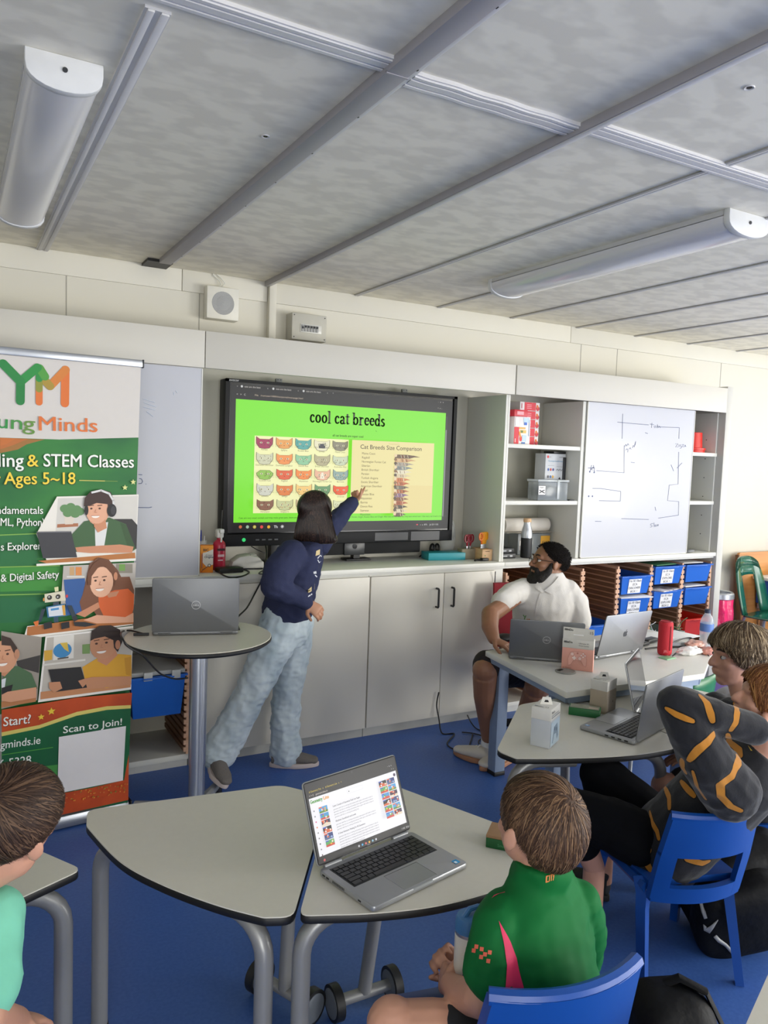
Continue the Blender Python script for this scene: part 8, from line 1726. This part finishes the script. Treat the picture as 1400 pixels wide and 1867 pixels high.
for a_ in (anA, anB): MB(SKIN_C).cyl(a_, (a_.x, a_.y, 0.06), 0.034).build('ankle', S_, W=True)
MB(mat('yellow_cord', '#c8a838', 0.5)).tube([ns_+lats*0.056*math.cos(q*PI/8)+frs*0.056*math.sin(q*PI/8)-ax*0.008 for q in range(16)], 0.003, 6, closed=True).build('neck_cord', S_, W=True)
hair_short(S_, hs, Rs, 0.205, ['#6b4228', '#7d4f30', '#966440', '#b5834f'], crown=(0, -0.35, 0.9), L=0.40, n=6500, lift=0.10, nape=-0.95, thr=0.26, temple=0.95, earz=-1.1, seed=31, rad=(0.40, 0.48, 0.42), wid=0.0013, drop=0.5)

# ---------------------------------------------------------------- the blond child behind
D_ = person('child with tousled dark blond hair in profile before the white table', (2.50, 1.93, 0))
hd2 = J(1347, 1196, d=2.72); fd = Vector((-0.88, 0.44, -0.02)); Rd = frame(fd); mb = MB(); head_shapes(mb, hd2, Rd, 0.222, child=True)
nd = J(1356, 1266, d=2.72); chain(mb, [nd, hd2+Vector((0, 0, -0.05))], [0.045, 0.046]); ld = UP.cross(fd)
hipd = Vector((nd.x+0.02, nd.y-0.02, 0.40)); loft(mb, [(hipd, ld*0.11, fd*0.08), (hipd.lerp(nd, 0.6), ld*0.10, fd*0.075), (nd-Vector((0, 0, 0.02)), ld*0.06, fd*0.05)])
kd = hipd+fd*0.27+ld*0.06-Vector((0, 0, 0.0))
for s in (1, -1):
    kk = hipd+fd*0.27+ld*0.06*s; chain(mb, [hipd+ld*0.06*s, kk, (kk.x+0.02, kk.y, 0.05)], [0.07, 0.05, 0.03])
    chain(mb, [nd+ld*0.115*s-Vector((0, 0, 0.08)), nd+ld*0.14*s+fd*0.04-Vector((0, 0, 0.24)), hipd+fd*0.15+ld*0.10*s+Vector((0, 0, 0.09))], [0.036, 0.033, 0.024]); hand_shapes(mb, hipd+fd*0.15+ld*0.10*s+Vector((0, 0, 0.09)), fd, -UP, 0.85, 0.3, side=s)
skin('body', mb, SKIN_C, D_, 0.0045, 3)
mb = MB(); loft(mb, [(hipd-Vector((0, 0, 0.03)), ld*0.13, fd*0.10), (hipd.lerp(nd, 0.5), ld*0.125, fd*0.095), (hipd.lerp(nd, 0.82), ld*0.135, fd*0.09), (nd-Vector((0, 0, 0.01)), ld*0.06, fd*0.055)])
for s in (1, -1): chain(mb, [nd+ld*0.11*s-Vector((0, 0, 0.06)), nd+ld*0.14*s+fd*0.02-Vector((0, 0, 0.16))], [0.055, 0.052])
skin('t_shirt', mb, mat('pale_t_shirt', '#b8bcc4', 0.85), D_, 0.008, 4, wrinkle(0.005, 12, sd=4))
mb = MB(); loft(mb, [(hipd-Vector((0, 0, 0.04)), ld*0.13, fd*0.11), (hipd+Vector((0, 0, 0.03)), ld*0.125, fd*0.10)])
for s in (1, -1): chain(mb, [hipd+ld*0.06*s, hipd+ld*0.06*s+fd*0.19], [0.085, 0.07])
skin('shorts', mb, SHB, D_, 0.008, 3)
eyes(D_, hd2, Rd, 0.222)
hair_short(D_, hd2, Rd, 0.222, ['#4a3a2c', '#6b5844', '#937f64', '#bda88a'], crown=(0, -0.3, 0.9), L=0.55, n=6500, lift=0.15, nape=-0.93, thr=0.20, temple=0.85, earz=-1.1, seed=41, rad=(0.40, 0.47, 0.41), wid=0.0013, drop=0.6)

# ---------------------------------------------------------------- the child at the left edge
E_ = person('child with brown hair and a mint t-shirt cut by the left edge', (-0.05, 1.33, 0))
he = J(20, 1494, d=1.46); fe = IMF*0.85+IMR*0.50+UP*0.05; Re = frame(fe, UP*0.92+IMR*0.38); mb = MB(); head_shapes(mb, he, Re, 0.21, 1.22, child=True)
ne = J(-118, 1632, d=1.43); chain(mb, [ne, he+Vector((0, -0.01, -0.06))], [0.046, 0.048]); le = UP.cross(fe)
fe2 = Vector((0.05, 1.0, 0)); le = UP.cross(fe2); hipe = Vector((ne.x-0.06, ne.y-0.08, 0.42)); loft(mb, [(hipe, le*0.11, fe2*0.08), (hipe.lerp(ne, 0.6), le*0.10, fe2*0.075), (ne-Vector((0, 0, 0.02)), le*0.06, fe2*0.05)])
sre = ne-le*0.10-Vector((0, 0, 0.085)); ere = J(-28, 1858, d=1.36); wre = J(26, 1866, d=1.48)
chain(mb, [sre, ere, wre], [0.034, 0.036, 0.030]); hand_shapes(mb, wre, J(40, 1862, d=1.5)-wre, -UP, 0.85, 0.3, side=-1)
sle = ne+le*0.10-Vector((0, 0, 0.085)); chain(mb, [sle, sle+fe2*0.05-Vector((0, 0, 0.2)), sle+fe2*0.2-Vector((0, 0, 0.2))], [0.034, 0.036, 0.026]); hand_shapes(mb, sle+fe2*0.2-Vector((0, 0, 0.2)), fe2, -UP, 0.85, 0.3, side=1)
for s in (1, -1): kk = hipe+fe2*0.30+le*0.08*s+Vector((0, 0, 0.0)); chain(mb, [hipe+le*0.06*s, kk, (kk.x, kk.y, 0.04)], [0.07, 0.05, 0.032])
skin('body', mb, SKIN_A, E_, 0.0045, 3)
mb = MB(); loft(mb, [(hipe-Vector((0, 0, 0.05)), le*0.13, fe2*0.10), (hipe.lerp(ne, 0.5), le*0.13, fe2*0.10), (hipe.lerp(ne, 0.82), le*0.14, fe2*0.09), (ne-Vector((0, 0, 0.005)), le*0.06, fe2*0.055)])
chain(mb, [ne-le*0.10-Vector((0, 0, 0.06)), sre.lerp(ere, 0.35), sre.lerp(ere, 0.72)], [0.052, 0.054, 0.056]); chain(mb, [ne+le*0.10-Vector((0, 0, 0.06)), sle+fe2*0.03-Vector((0, 0, 0.12))], [0.055, 0.058])
skin('t_shirt', mb, mat('mint_t_shirt', '#78c8ac', 0.85, bump=0.1), E_, 0.0065, 4, wrinkle(0.005, 12, sd=7))
mb = MB(); loft(mb, [(hipe-Vector((0, 0, 0.06)), le*0.13, fe2*0.11), (hipe+Vector((0, 0, 0.02)), le*0.125, fe2*0.10)])
for s in (1, -1): chain(mb, [hipe+le*0.06*s, hipe+fe2*0.2+le*0.07*s], [0.085, 0.075])
skin('shorts', mb, SHB, E_, 0.008, 3)
hair_short(E_, he, Re, 0.21, ['#2f211b', '#3a2a22', '#4a372b', '#5e4838'], crown=(0.1, -0.5, 0.85), L=0.40, n=5500, lift=0.07, nape=-0.93, thr=0.22, temple=0.45, earz=-0.36, seed=51, rad=(0.40, 0.475, 0.41), wid=0.0011, drop=0.35, cz=0.10)
poly_chair((hipe.x-0.02, hipe.y-0.03, 0), math.atan2(-fe2.x, fe2.y), 'blue plastic chair under the child at the left edge')
poly_chair((hipd.x+0.02, hipd.y, 0), math.atan2(-fd.x, fd.y), 'blue plastic chair under the blond child')
